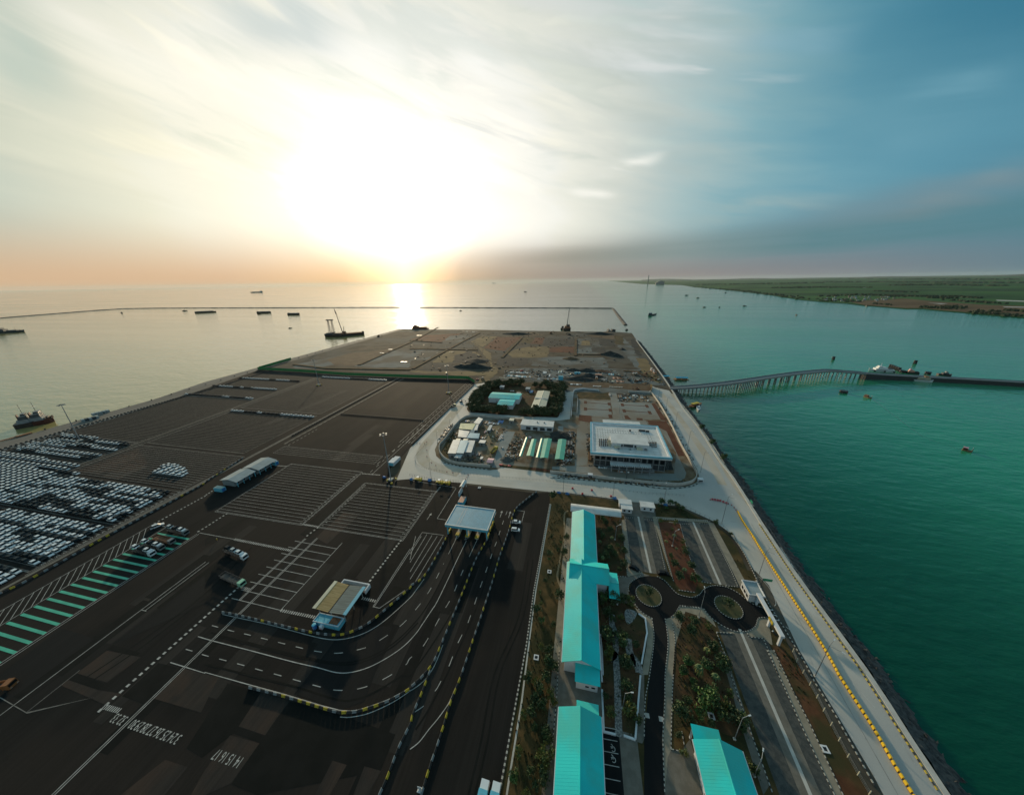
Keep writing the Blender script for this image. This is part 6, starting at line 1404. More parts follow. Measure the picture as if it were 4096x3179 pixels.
for i in range(34):
    f = i/33; y = 170+f*640; x = -470-(y-250)*.042 if y > 250 else -470
    tag(MB().use('steel_dark').tube((x+.9,y,0),(x+.9,y,.8+rr.uniform(0,.6)),.45,.6,8).build('mooring_bollard'), f"{ordinal(i+1)} mooring bollard from the near end of the quay edge", 'bollard', 'mooring bollards of the quay')

# loose site clutter nobody could count
def rubble(areas, n, seed, name, s0=.3, s1=1.3, pal=('gravel_dark','rust','wood','steel_grey','concrete_pale','gravel_dark','earth','facade_dark')):
    rng = random.Random(seed); b = MB()
    for a in areas:
        xs = [p[0] for p in a]; ys = [p[1] for p in a]
        for _ in range(n):
            x, y = rng.uniform(min(xs),max(xs)), rng.uniform(min(ys),max(ys)); r = False
            for i in range(len(a)):
                p, q = a[i], a[i-1]
                if (p[1] > y) != (q[1] > y) and x < (q[0]-p[0])*(y-p[1])/(q[1]-p[1])+p[0]: r = not r
            if not r or math.sin(x*.17+seed)*math.sin(y*.13)+.25 < rng.uniform(-.5,.7): continue
            b.use(rng.choice(pal)); s = rng.uniform(s0,s1)
            b.cbox((x,y,.05),(s*rng.uniform(.6,3),s,s*rng.uniform(.3,.9)),rng.uniform(0,3.1))
    return struct(b.build(name), 'stuff')
rubble([S('c 1000 1010 1300 1000 2184 1010 d 420 1290 540 1440 c 1640 1130 1010 1120')], 1300, 1, 'site_clutter', .4, 1.5)
rubble([S('c 0 690 560 610 1100 610 2184 640 2184 900 2184 1000 1000 1000 860 1060 0 1050')], 900, 2, 'fill_clutter', .5, 1.8, ('gravel_dark','rust','earth','facade_dark','gravel','wood'))
rubble([S('h 600 850 740 650 900 600 1400 640 1400 800 1230 960 1100 1240 700 1250 480 1180'), S('i 230 790 360 790 350 1260 90 1280'), S('i 520 800 600 800 620 1290 520 1270'), S('i 940 260 1380 280 1440 390 960 370'), S('h 1480 830 1640 830 1520 1200 1330 1160')], 380, 3, 'camp_clutter', .3, 1.1)
rubble([S('i 1480 400 1640 640 1930 1120 2090 1420 2160 1400 1980 1080 1700 560 1500 300'), S('h 350 1050 480 880 620 700 560 690 420 860 320 1040'), S('i 0 1380 560 1440 1070 1500 1700 1560 1700 1590 1070 1530 560 1475 0 1420')], 420, 4, 'verge_rubble', .25, .8)
# ------------------------------------------------------------------ VEGETATION
def crown(rng, rx, ry, rz, zc, clumps, leaves, size, mts, spread=.36):
    """leaf-sized faces gathered in clumps through the crown's volume"""
    b = MB()
    for c in range(clumps):
        while True:
            p = Vector((rng.uniform(-1,1), rng.uniform(-1,1), rng.uniform(-1,1)))
            if .15 < p.length < 1: break
        ctr = Vector((p[0]*rx, p[1]*ry, zc+p[2]*rz)); b.use(mts[0] if rng.random() < .55 else mts[1 % len(mts)])
        for _ in range(leaves):
            q = ctr+Vector((rng.gauss(0,1)*rx, rng.gauss(0,1)*ry, rng.gauss(0,.8)*rz))*spread*.6
            a = Vector((rng.uniform(-1,1), rng.uniform(-1,1), rng.uniform(-.3,1))).normalized(); u = a.orthogonal().normalized(); v = a.cross(u); s = size*rng.uniform(.6,1.4)
            b.face([q+u*s, q+v*s*.7, q-u*s, q-v*s*.7])
    return b
def tree_proto(seed, rx, rz, zc, clumps, leaves, size, mts, trunk_r=.13, name='tree', limbs=4):
    rng = random.Random(seed); t = D.objects.new(name, None); t.empty_display_size = .5; col.objects.link(t)
    crown(rng, rx, rx*rng.uniform(.85,1.1), rz, zc, clumps, leaves, size, mts).build('crown', None, t)
    b = MB(); b.tube((0,0,0),(.05,.03,zc*.8),trunk_r,trunk_r*.6,7)
    for i in range(limbs): a = 2*math.pi*i/limbs+rng.uniform(-.4,.4); b.tube((.05,.03,zc*.62),(rx*.6*math.cos(a),rx*.6*math.sin(a),zc+rz*.3),trunk_r*.5,.03,5)
    b.build('trunk','bark',t); return t
def palm_proto(seed, h, r, mt):
    rng = random.Random(seed); t = D.objects.new('palm_tree', None); t.empty_display_size = .5; col.objects.link(t); b = MB(); b.use(mt)
    for i in range(11):
        a = 2*math.pi*i/11+rng.uniform(-.2,.2); n = Vector((-math.sin(a), math.cos(a), 0)); d = Vector((math.cos(a), math.sin(a), 0)); pr = None
        for j in range(6):
            f = j/5; p = Vector((0,0,h))+d*r*f+Vector((0,0,.55*r*math.sin(f*2.4)-.75*r*f*f)); w = .32*r*math.sin(.35+f*2.6)*.55
            if pr: b.face([pr[0]-n*pr[1], p-n*w, p, pr[0]]); b.face([pr[0], p, p+n*w-Vector((0,0,.12)), pr[0]+n*pr[1]-Vector((0,0,.12))])
            pr = (p, w)
    b.build('crown', None, t); MB().tube((0,0,0),(.1,0,h),.16,.1,8).build('trunk','bark',t); return t
TP = {'dark': [tree_proto(i,1.9,1.7,2.4,20,30,.26,('leaf_dark','leaf_mid')) for i in (1,2,3)], 'green': [tree_proto(i,1.7,1.5,2.2,18,30,.25,('leaf_mid','leaf_fresh')) for i in (4,5)],
      'yellow': [tree_proto(i,1.6,1.5,2.1,16,28,.24,('leaf_yellow','leaf_mid')) for i in (6,7)], 'fresh': [tree_proto(8,2.0,1.5,2.2,22,30,.27,('leaf_fresh','leaf_mid'))],
      'belt': [tree_proto(i,3.6,3.0,4.3,30,40,.46,('leaf_belt','leaf_dark'),.25) for i in (9,10,11)], 'palm': [palm_proto(1,2.8,1.7,'leaf_yellow'), palm_proto(2,3.2,1.6,'leaf_mid')]}
WORDS = {'dark':'dark green','green':'mid green','yellow':'yellowish','fresh':'bright fresh green','palm':'young'}
rng = random.Random(33)
def grove(where, order, items, group, z=1.6):
    """items: tile x y kind size"""
    out = []; k = None
    for w in items.split():
        if w.isalpha() and len(w) == 1: k = w; continue
        x, y, kd, s = w.split(','); kd = {'d':'dark','g':'green','y':'yellow','f':'fresh','p':'palm'}[kd]
        out.append((P(k,float(x),float(y),z), kd, float(s))) if (len(out) == 0 or rng.random() > .10 or float(s) > 1.3) else None
    out.sort(key=lambda a: -a[0][1]); cnt = {}
    for (q, kd, s) in out:
        cnt[kd] = cnt.get(kd,0)+1; n = sum(1 for a in out if a[1] == kd); pos = ordinal(cnt[kd])+' ' if n > 1 else 'only '
        r = dup(rng.choice(TP[kd]), (q[0],q[1],.07), rng.uniform(0,6.3), None, group, (.68*s*rng.uniform(.85,1.15), .68*s*rng.uniform(.85,1.15), .74*s*rng.uniform(.85,1.1)))
        tag(r, f"{pos}{WORDS[kd]} {'palm' if kd == 'palm' else ('bush' if s < .75 else 'tree')} from far end of {where}", 'palm' if kd == 'palm' else ('bush' if s < .75 else 'tree'))
grove('the strip left of teal roofs','', 'j 1525,235,d,1.7 1510,640,d,.8 1665,670,d,1.1 1640,830,d,1.2 1485,830,d,.9 1580,790,d,.7 1445,1110,d,.7 1600,1300,d,1.4 1345,1430,d,1.1 1400,1540,g,.9 1395,1350,y,.7 1385,1230,y,.6 1480,880,g,.6 1610,700,g,.6 1530,1580,d,.8 p 1260,350,d,1.3 1470,60,d,1.2 1400,20,y,.9 1480,190,d,1.5 1545,230,d,1.3 1400,260,y,1.2 1350,395,y,1.1 1450,350,d,1.4 1385,480,d,1.3 1505,520,y,1.2 1540,600,y,.9 1335,560,d,1.2 1400,640,d,1.3 1210,740,y,1.0 1175,940,g,1.0 1450,930,d,1.2 1480,1010,d,1.1 1155,1140,y,1.1 1450,1180,y,1.7 1420,1290,y,1.2 1105,1390,g,1.1 1290,1350,d,.9 1420,1420,d,1.3 1240,1580,y,.9 1380,1560,d,1.1 1320,880,d,.8 1340,1480,d,.8 1300,700,d,1.0','trees of the strip left of teal roofs')
grove('the bed beside the farthest roof','', 'k 560,450,g,1.1 625,420,y,1.1 740,415,y,1.1 560,560,d,1.2 640,580,d,1.1 560,650,d,1.1 660,680,p,1.0 530,720,p,1.1 640,790,d,1.2 745,650,d,1.0 770,670,d,1.1 600,850,d,1.2 690,840,d,1.1 785,810,d,1.2 560,900,p,1.2 680,940,d,1.2 790,945,d,1.3 540,870,d,1.1 590,500,d,1.1 700,540,d,.9 530,600,d,1.1 720,740,g,.8 620,960,d,.9 740,1000,d,.8 700,600,p,.9','trees of the dark bed')
grove('the red bed','', 'k 1180,485,y,1.0 1335,500,y,1.1 1325,655,p,1.1 1240,705,p,.9 1415,700,y,1.0 1440,770,y,1.0 1450,830,d,1.1 1290,850,g,.9 1320,945,d,1.3 1505,970,d,1.3 1350,780,p,.7 1430,1030,p,1.1 1375,1090,d,1.4 1550,1110,g,1.6 1250,620,y,.6 1300,560,y,.6','trees of the red bed')
grove('the lawn bend by the white gatehouses','', 'k 1190,290,d,1.3 1285,290,g,1.3 1365,335,d,1.1 1340,290,d,.7 1420,345,g,.9 1160,325,d,.8 1240,340,g,.8 1770,500,d,.9 1925,615,d,.6 1780,470,y,.6','bushes at the lawn bend')
grove('the cobbled garden','', 'q 730,625,g,1.4 850,670,d,1.8 940,680,d,1.6 1095,700,y,1.4 770,850,d,1.3 725,930,d,1.3 840,920,d,1.1 960,890,y,1.0 780,1170,d,1.6 980,1230,g,1.7 800,1400,y,1.4 1030,1530,d,1.4 745,1100,d,1.1 1170,1280,d,.9 880,1120,d,.9 690,700,d,1.2 1040,640,d,1.0 r 90,120,y,1.2 270,190,d,1.4 110,430,f,1.2 290,450,d,1.3 300,560,d,1.0 120,720,y,1.2 320,700,y,1.5 410,800,d,1.0 60,540,d,.8','trees of the cobbled garden')
grove('the shrubbery by the drive','', 'q 1750,930,d,1.4 1960,960,d,1.2 1910,1090,d,1.2 1820,1200,d,1.1 2040,1230,d,1.2 1960,1350,p,1.2 1880,1500,g,1.0 2010,1660,p,1.5 1800,1620,d,.9 s 350,1060,y,.9 410,1300,d,1.5 340,1350,p,1.1 500,1500,d,1.7 340,1480,d,1.2 r 940,170,g,1.1 1120,200,g,1.2 1300,225,d,1.7 890,275,g,1.0 1055,310,p,1.3 1230,355,p,1.2 840,430,d,1.2 1020,460,g,1.0 1200,480,g,1.3 1140,585,f,2.0 1390,510,y,1.0 930,590,d,.9 1330,625,y,1.2 860,730,d,1.6 1075,740,g,1.3 1290,760,d,1.4 1490,800,d,1.6 1390,690,d,1.1 840,950,d,.7 895,1130,y,.9 1640,1230,y,1.2 1590,1310,y,1.2 1700,1420,d,1.0 1520,880,d,1.1 1660,1330,d,1.0 1000,380,g,.8 1230,620,d,.9 980,820,d,.9 1180,830,d,.8','trees of the shrubbery')
for i,(c,r,ri) in enumerate(RINGS):
    o = dup(TP['dark'][i], (c[0],c[1],.2), 1.0, None, 'roundabout trees', .85); tag(o, ('small dark tree in the middle of the left roundabout','small dark tree in the middle of the right roundabout')[i], 'tree')
# belt of trees round the compound
rng = random.Random(8); outline = [Vector(p) for p in S('h 1095 150 1000 240 900 330 830 440 840 500 1000 530 1300 550 1500 565 1680 575 1850 580 2070 580 2110 480 2150 330 2170 170 1950 130 1700 120 1400 110')]
cen = sum(outline, Vector((0,0)))/len(outline); n = 0; spots = []
for ring, pitch in ((.985,5.0),(.90,5.6),(.80,6.5)):
    for q, d in resample([tuple(cen+(p-cen)*ring) for p in outline], pitch, True):
        c = (q[0]+rng.uniform(-1.5,1.5), q[1]+rng.uniform(-1.5,1.5))
        spots.append(c)
bad = [R2('h',1080,340,1600,250,0), R2('h',1215,440,1510,350,0), R2('h',1690,490,1990,205,0), R2('h',1520,590,1620,100,0)]
for c in spots:
    if any(b[0]-2.2 < c[0] < b[1]+2.2 and b[2]-2.2 < c[1] < b[3]+2.2 for b in bad): continue
    if rng.random() < .12: continue
    n += 1; s = rng.uniform(.5,1.12); o = dup(rng.choice(TP['belt']), (*c,.09), rng.uniform(0,6), None, 'trees of the dense belt round the compound', (s,s,s*rng.uniform(.8,1.05)))
    tag(o, 'dark bushy tree in the dense belt round the teal-roofed compound', 'tree')
for i,(x,y) in enumerate(((870,330),(900,290),(940,240))):
    o = dup(TP['belt'][i], (*P('h',x,y),.09), i, None, None, (.6,.6,.5)); tag(o, f"rounded reddish bush, {ordinal(i+1)} from below along the dusty road by the compound", 'bush')
for k,x,y in (('v',575,600),('v',690,770),('v',820,940)):
    o = dup(TP['green'][0], (P(k,x,y)[0]+.5,P(k,x,y)[1],-.6), 0, None, None, 1.2); tag(o, {575:'scrub bush on the revetment beside the third lamp from the bridge',690:'scrub bush on the revetment level with the terminal building',820:'scrub bush on the revetment nearest the road junction'}[x], 'bush')
for l in TP.values():
    for p in l:
        for ch in list(p.children): D.objects.remove(ch)
        D.objects.remove(p)
# weeds and low shrubs too many to count
def weeds(areas, name, mts, n, size, seed):
    rng = random.Random(seed); b = MB()
    for a in areas:
        xs = [p[0] for p in a]; ys = [p[1] for p in a]; m = 0; cnt = int(n*(max(xs)-min(xs))*(max(ys)-min(ys)))
        def inside(x, y):
            r = False
            for i in range(len(a)):
                p, q = a[i], a[i-1]
                if (p[1] > y) != (q[1] > y) and x < (q[0]-p[0])*(y-p[1])/(q[1]-p[1])+p[0]: r = not r
            return r
        for _ in range(cnt):
            x, y = rng.uniform(min(xs),max(xs)), rng.uniform(min(ys),max(ys))
            if not inside(x,y): continue
            f = math.sin(x*.21+1.3)*math.sin(y*.13)+math.sin(x*.05-y*.08)
            if f < rng.uniform(-1.2,.9): continue
            b.use(rng.choice(mts)); s = size*rng.uniform(.4,1.2)
            for _ in range(3):
                a1 = rng.uniform(0,6.3); d = Vector((math.cos(a1),math.sin(a1),0))*s; h = s*rng.uniform(.5,1.3); c = Vector((x,y,.08))
                b.face([c-d*.5, c+d*.5, c+d*.8+Vector((rng.uniform(-.2,.2),rng.uniform(-.2,.2),h)), c-d*.7+Vector((0,0,h*.8))])
    return struct(b.build(name), 'stuff')
strip_l = S('j 1520 330 1640 260 1700 380 1690 900 1660 1200 1630 1598 p 1590 60 1560 600 1500 1300 1470 1598 1010 1598 1110 1000 1200 500 1260 0 j 1340 1230')
weeds([strip_l, S('q 1720 960 1850 840 2080 1000 s 300 920 450 1150 600 1598 r 1560 850 1450 990 1300 1000 960 860 790 900 810 100 q 1690 1300'), S('k 1110 330 1400 370 1750 540 2000 900 2130 1100 2000 1050 1730 520 1480 470 1130 430'), S('s 1000 1260 1130 1300 1200 1380 1330 1598 1130 1598'), S('u 560 0 760 0 1000 500 1756 1640 1690 1695 1380 1695')], 'grass_tufts', ('leaf_dark','leaf_yellow','grass_dry','soil_dark'), .55, .34, 4)
weeds([S('k 490 430 760 440 820 1080 690 1070 600 990 500 950'), S('k 1150 490 1390 520 1470 830 1580 1130 1540 1250 1390 1220 1320 1130 1240 840'), S('q 690 640 1000 720 1280 930 1300 1130 1230 1560 r 380 1000 40 900 q 700 1130')], 'garden_undergrowth', ('leaf_dark','leaf_mid','soil_dark','leaf_yellow'), .6, .34, 5)
weeds([S('h 620 790 500 960 440 1080 520 1190 700 1250 1000 1280 1050 1200 620 1150 680 900'), S('i 0 1375 560 1440 1070 1500 1700 1560 1900 1540 1900 1470 1700 1500 900 1450 0 1340'), S('i 250 800 350 800 340 1230 220 1230'), S('h 1480 830 1600 830 1480 1180 1340 1150')], 'rubble_weeds', ('leaf_yellow','gravel','earth','concrete_pale'), .8, .6, 6)

# ------------------------------------------------------------------ THE FAR SHORE
coast = S('d 285 362 500 369 720 375 850 398 1000 410 1250 434 1480 460 1620 476 1800 506 2000 536 2184 552 e 160 564 300 572 480 596 700 612 930 632 1100 630 1350 656 1550 672 1750 692 2184 726', SEA)
coast += [(1700,900),(2600,600),(59000,600),(59000,59000),(4000,59000)]
far = sheet('far_shore', coast, SEA+1.2, 'field', 'structure')
E8 = lambda t: S(t, SEA)
sheet('brown_fields', E8('e 330 556 480 540 900 520 1280 555 1800 590 2184 600 2184 690 1760 682 1350 650 1100 624 930 626 700 606 480 590'), SEA+1.6, 'field_brown')
sheet('salt_ponds', E8('e 1250 572 1370 575 1300 582 1150 566'), SEA+2, 'concrete_pale'); sheet('salt_ponds', E8('e 1880 536 2184 545 2184 556 1900 546'), SEA+2, 'concrete_pale'); sheet('salt_ponds', E8('e 440 398 550 399 550 404 430 403'), SEA+2, 'concrete_pale'); sheet('salt_ponds', E8('e 1950 608 2184 612 2184 620 1980 616'), SEA+2, 'concrete_pale')
rng = random.Random(14); b = MB()
def clump(x, y, r, h):
    n = 7; lo = [(x+r*math.cos(2*math.pi*i/n)*rng.uniform(.7,1.2), y+r*math.sin(2*math.pi*i/n)*rng.uniform(.7,1.2), SEA+1) for i in range(n)]; hi = [((p[0]+x)/2+rng.uniform(-1,1), (p[1]+y)/2, SEA+1+h*rng.uniform(.7,1.2)) for p in lo]; b.hull(lo, hi)
for t, n, r, h in (('e 0 500 200 490 500 480 800 490 830 505',70,9,8),('e 0 545 370 555 230 530 0 525',40,8,6),('e 830 490 1100 500 1400 495 1700 520',90,8,7),('e 1180 620 1300 630 1480 612',40,7,8),('e 1400 540 1700 560 1950 580',50,8,7),('e 590 580 720 590',12,7,6),('e 1280 520 1380 515',22,8,9),('e 1600 665 1850 690 2184 715',50,6,6),('e 2040 655 2120 660',16,6,7),('e 1820 660 1880 662',10,6,7),
                 ('d 850 392 1250 428 1600 465 2000 525',90,12,7),('d 1750 405 2184 398',70,25,10),('e 0 402 440 402',70,20,10),('e 620 438 1000 455',50,14,8),('e 800 380 1300 370 1900 385',90,30,12),('d 900 372 1500 365 2184 350',90,40,14),('e 0 340 900 345 2184 355',90,50,16),('d 500 330 1200 320 2184 300',80,110,26),('e 0 305 1000 312 2184 318',80,90,24)):
    pr = S(t, SEA)
    for _ in range(n):
        i = rng.randrange(len(pr)-1); f = rng.random(); x = pr[i][0]+(pr[i+1][0]-pr[i][0])*f; y = pr[i][1]+(pr[i+1][1]-pr[i][1])*f; j = r*2.0
        clump(x+rng.gauss(0,j), y+rng.gauss(0,j*1.5), r*rng.uniform(.5,1.4), h)
struct(b.build('far_tree_lines','bush_far'), 'stuff')
for i in range(46):
    x, y = rng.uniform(0,800), 0; y = 552-rng.uniform(4,70)*(1-abs(x-500)/900)-max(0,(200-x))*.03; q = P('e', x, y, SEA+1); rz = rng.uniform(-.3,.3); s = rng.uniform(6,10)
    b = MB(); b.cbox((0,0,0),(s,s*.6,4)).use('wall_white'); o = None
    t = MB().use('wall_grey').cbox((0,0,0),(s,s*.6,4)).use('grey_roof' if i % 3 else 'rust').hull([(-s*.55,-s*.35,4),(s*.55,-s*.35,4),(s*.55,s*.35,4),(-s*.55,s*.35,4)],[(-s*.55,-.2,6.5),(s*.55,-.2,6.5),(s*.55,.2,6.5),(-s*.55,.2,6.5)]).build('village_house',None,None,(*q,SEA+1.2)); t.rotation_euler = (0,0,rz)
    tag(t, 'tiny pale village house among trees on the far shore', 'house', 'houses of the far shore village')
# power station on the headland (ridge of low trees and hills behind it)
c = P('d',372,328,SEA); s = 9000/math.hypot(*c) if math.hypot(*c) > 9000 else 1; c = (c[0]*s, c[1]*s); d = math.hypot(*c)
o = thing('power_station','grey block of the distant power station on the headland','building',(c[0]+230,c[1],SEA)); MB().box(-60,100,-40,40,0,70).build('boiler_house','chimney_grey',o); MB().box(-90,-60,-30,30,0,50).build('annex','chimney_grey',o); MB().box(-20,60,-20,20,70,84).build('upper_block','chimney_grey',o)
o = thing('chimney','tall thin chimney of the distant power station','chimney',(c[0]-40,c[1],SEA)); MB().tube((0,0,0),(0,0,215),11,8,12).build('stack','chimney_grey',o); MB().tube((0,0,215),(0,0,220),9,9,12).build('rim','steel_dark',o)
b = MB(); pts = []
for i in range(60):
    az = -.02+1.35*i/59; r = 30000; x, y = r*math.sin(az+.18), r*math.cos(az+.18); pts.append((x, y, 60+50*math.sin(i*.7)+40*math.sin(i*.23+1)))
for i in range(59): p, q = pts[i], pts[i+1]; b.face([(p[0],p[1],SEA),(q[0],q[1],SEA),(q[0]*1.05,q[1]*1.05,SEA+max(20,q[2])),(p[0]*1.05,p[1]*1.05,SEA+max(20,p[2]))]); b.face([(p[0]*1.05,p[1]*1.05,SEA+max(20,p[2])),(q[0]*1.05,q[1]*1.05,SEA+max(20,q[2])),(q[0]*1.3,q[1]*1.3,SEA),(p[0]*1.3,p[1]*1.3,SEA)])
struct(b.build('hills','bush_far'))
# ------------------------------------------------------------------ MARINE: bridge, jetty, breakwater, ships
bp = [('d',585,1468,.6),('d',700,1464,2.0),('d',900,1449,3.4),('d',1100,1428,4.6),('d',1280,1406,5.6),('d',1500,1374,6.2),('d',1700,1344,6.4),('d',1920,1314,6.4),('d',2184,1288,6.2),('e',120,1283,6.0),('e',300,1296,5.6),('e',480,1310,5.0)]
path = [Vector((*P(k,x,y,z), z)) for k,x,y,z in bp]
bridge = thing('bridge','long grey pier bridge curving out from the sea road on rows of piles','bridge')
def ribbon(path, w, dz0, dz1, off=0.0):
    b = MB(); xy = [(p[0],p[1]) for p in path]; L, Rr = offset(xy, off+w/2), offset(xy, off-w/2)
    for i in range(len(path)-1):
        lo = [(*Rr[i],path[i][2]+dz0),(*Rr[i+1],path[i+1][2]+dz0),(*L[i+1],path[i+1][2]+dz0),(*L[i],path[i][2]+dz0)]
        hi = [(*Rr[i],path[i][2]+dz1),(*Rr[i+1],path[i+1][2]+dz1),(*L[i+1],path[i+1][2]+dz1),(*L[i],path[i][2]+dz1)]
        b.hull(lo, hi)
    return b
xy3 = smooth_path([tuple(p) for p in path], 4) if False else None
def smooth3(pp, k=5):
    out = []
    n = len(pp)
    for i in range(n-1):
        q = [pp[min(max(i+j,0),n-1)] for j in (-1,0,1,2)]
        for a in range(k):
            t = a/k; out.append(.5*((2*q[1])+(q[2]-q[0])*t+(2*q[0]-5*q[1]+4*q[2]-q[3])*t*t+(3*q[1]-q[0]-3*q[2]+q[3])*t**3))
    return out+[pp[-1]]
sp3 = smooth3(path)
ribbon(sp3, 8.4, -.9, 0).build('deck','steel_grey',bridge)
for o_ in (4.3,-4.3): ribbon(sp3, .3, -1.1, .9, o_).build('parapet','wall_grey',bridge)
L = [0.0]
for i in range(len(sp3)-1): L.append(L[-1]+(sp3[i+1]-sp3[i]).length)
def at_len(s):
    for i in range(len(L)-1):
        if L[i+1] >= s: f = (s-L[i])/(L[i+1]-L[i]); d = (sp3[i+1]-sp3[i]).normalized(); return sp3[i].lerp(sp3[i+1], f), d
    return sp3[-1], (sp3[-1]-sp3[-2]).normalized()
s = 5.0; nb = 0
tot = L[-1]
mid0, mid1 = tot*.32, tot*.72
while s < tot and nb < 90:
    p, d = at_len(s); nrm = Vector((-d[1], d[0], 0)).normalized(); b = MB()
    for o_ in (-3.2, 3.2): q = p+nrm*o_; b.tube((q[0],q[1],SEA-1),(q[0],q[1],p[2]-1.5),.55 if mid0 < s < mid1 else .4,n=7)
    a, c = p-nrm*4.1, p+nrm*4.1; b.tube((a[0],a[1],p[2]-1.35),(c[0],c[1],p[2]-1.35),.5,n=5)
    b.build('pile_bent','steel_grey',bridge); nb += 1
    if mid0 < s < mid1:
        g = (s-mid0) % 22.0; s += 2.9 if g < 10.5 else 9.0
    else: s += 4.6
jp = [('e',480,1310,5.0),('e',700,1326,3.0),('e',1000,1342,2.4),('e',1500,1368,2.2),('e',2184,1406,2.0),('e',2900,1448,2.0)]
jpath = [Vector((*P(k,x,y,z), z)) for k,x,y,z in jp]; jetty = thing('jetty','low dark solid jetty carrying the bridge road on to the right edge','jetty')
ribbon(jpath, 8, -.5, 0).build('deck','steel_grey',jetty); ribbon(jpath, 7.2, -8, -.5).build('base','steel_dark',jetty)
for o_ in (3.9,-3.9): ribbon(jpath, .25, 0, .6, o_).build('parapet','wall_grey',jetty)
bw = S('a -200 485 0 460 600 412 1000 380 1310 360 1700 354 b 0 352 1000 349 2100 346 c 300 348 1000 351 1600 353 2160 357 d 0 652 50 720 112 800', SEA)
b = MB(); rng = random.Random(6); pr = resample(bw, 22)
for i in range(len(pr)-1):
    a, c = Vector(pr[i][0]), Vector(pr[i+1][0]); d = (c-a).normalized(); n = Vector((-d[1], d[0])); h = 2.6+rng.uniform(-.5,.6)
    b.hull([(*(a-n*7),SEA-.5),(*(c-n*7),SEA-.5),(*(c+n*7),SEA-.5),(*(a+n*7),SEA-.5)],[(*(a-n*2),SEA+h),(*(c-n*2),SEA+h),(*(c+n*2),SEA+h),(*(a+n*2),SEA+h)])
tag(b.build('breakwater','rock'), 'long thin rock breakwater line crossing the sea behind the barges', 'breakwater')
def vessel(name, label, k, x1, y1, x2, y2, beam, hh, hull, parts, cat, bow=.18, sheer=1.3, group=None):
    """stern at point 1, bow at point 2 (waterline); parts: (name, x0, x1, halfwidth, z0, z1, material) as fractions of the length"""
    a, c = Vector(P(k,x1,y1,SEA)), Vector(P(k,x2,y2,SEA)); d = c-a; Ln = d.length; m_ = (a+c)/2; t = thing(name, label, cat, (m_[0],m_[1],SEA), math.atan2(d[1],d[0]), group)
    w = beam/2; b = MB(); st = [(-.5,.80,1.0),(-.42,.96,.98),(-.1,1,.95),(.5-bow,1,1.0),(.5-bow*.45,.66,1.12),(.5,.05,sheer)]
    for i in range(len(st)-1):
        (f0,w0,h0),(f1,w1,h1) = st[i], st[i+1]
        b.hull([(f0*Ln,-w*w0*.8,-.6),(f1*Ln*.97,-w*w1*.8,-.6),(f1*Ln*.97,w*w1*.8,-.6),(f0*Ln,w*w0*.8,-.6)],[(f0*Ln,-w*w0,hh*h0),(f1*Ln,-w*w1,hh*h1),(f1*Ln,w*w1,hh*h1),(f0*Ln,w*w0,hh*h0)])
    b.build('hull', hull, t)
    for nm_, f0, f1, hw, z0, z1, mt in parts:
        MB().hull([(f0*Ln,-w*hw,z0),(f1*Ln,-w*hw,z0),(f1*Ln,w*hw,z0),(f0*Ln,w*hw,z0)],[(f0*Ln,-w*hw*.94,z1),(f1*Ln-(z1-z0)*.12,-w*hw*.94,z1),(f1*Ln-(z1-z0)*.12,w*hw*.94,z1),(f0*Ln,w*hw*.94,z1)]).build(nm_, mt, t)
    return t, Ln
def pole(t, x, y, z0, z1, r=.15, mt='steel_dark', nm_='mast', x2=None, y2=None): return MB().tube((x,y,z0),(x if x2 is None else x2,y if y2 is None else y2,z1),r,r*.6,6).build(nm_,mt,t)
# cargo ship near the horizon on the left
t,L_ = vessel('cargo_ship','pale cargo ship near the horizon on the left','b',612,187,484,189,34,12,'hull_blue',[('cargo_block',-.30,.30,.9,11,18,'wall_grey'),('bridge_house',-.46,-.34,.9,11,30,'ship_white'),('funnel',-.5,-.46,.4,11,26,'steel_grey')],'ship')
for k,q,lb in (('b',(890,425,1010,424),'right one of two dark barges below the breakwater'),('b',(560,408,706,404),'middle dark barge below the breakwater'),('b',(-105,407,122,396),'largest dark barge, farthest left below the breakwater')):
    vessel('barge',lb,k,*q,18,5,'hull_dark',[('coaming',-.44,.40,.9,4.6,7.5,'hull_dark'),('cargo',-.40,.36,.75,7.0,8.4,'steel_grey'),('deck_house',-.49,-.44,.6,4.6,9.0,'steel_grey')],'barge')
# crane barge with lattice towers and a loaded barge alongside
t,L_ = vessel('crane_barge','dark work barge with two lattice towers and a raised crane boom','b',1300,655,1510,652,26,5.5,'hull_dark',[('deck_house',-.40,-.15,.8,5,10,'hull_blue'),('winch_house',-.05,.30,.8,5,9,'hull_dark'),('machinery',.30,.46,.7,5,8,'rust'),('bow_gear',-.5,-.44,.8,5,8,'steel_dark')],'barge',.1)
for x in (-.30,-.12):
    b = MB(); X0 = x*L_
    for dx in (-2,2):
        for dy in (-2,2): b.tube((X0+dx*1.4,dy*1.4,5),(X0+dx*.5,dy*.5,39),.35,n=4)
    for z in range(8,38,5): b.tube((X0-2,-2,z),(X0+2,2,z+4),.25,n=3); b.tube((X0+2,-2,z),(X0-2,2,z+4),.25,n=3)
    b.cbox((X0,0,39),(7,5,2.6)); b.build('lattice_tower','steel_dark',t)
MB().cbox((.38*L_,3,5),(6,6,7)).build('crane_cab','rust',t)
b = MB(); b.tube((.33*L_,0,9),(.16*L_,0,62),1.1,.5,5); b.tube((.18*L_,0,55),(.13*L_,0,68),1.6,.4,5); b.tube((.40*L_,0,11),(.44*L_,0,24),.9,.7,5); b.tube((.44*L_,0,24),(.2*L_,0,58),.15,.15,3); b.build('boom','steel_dark',t)
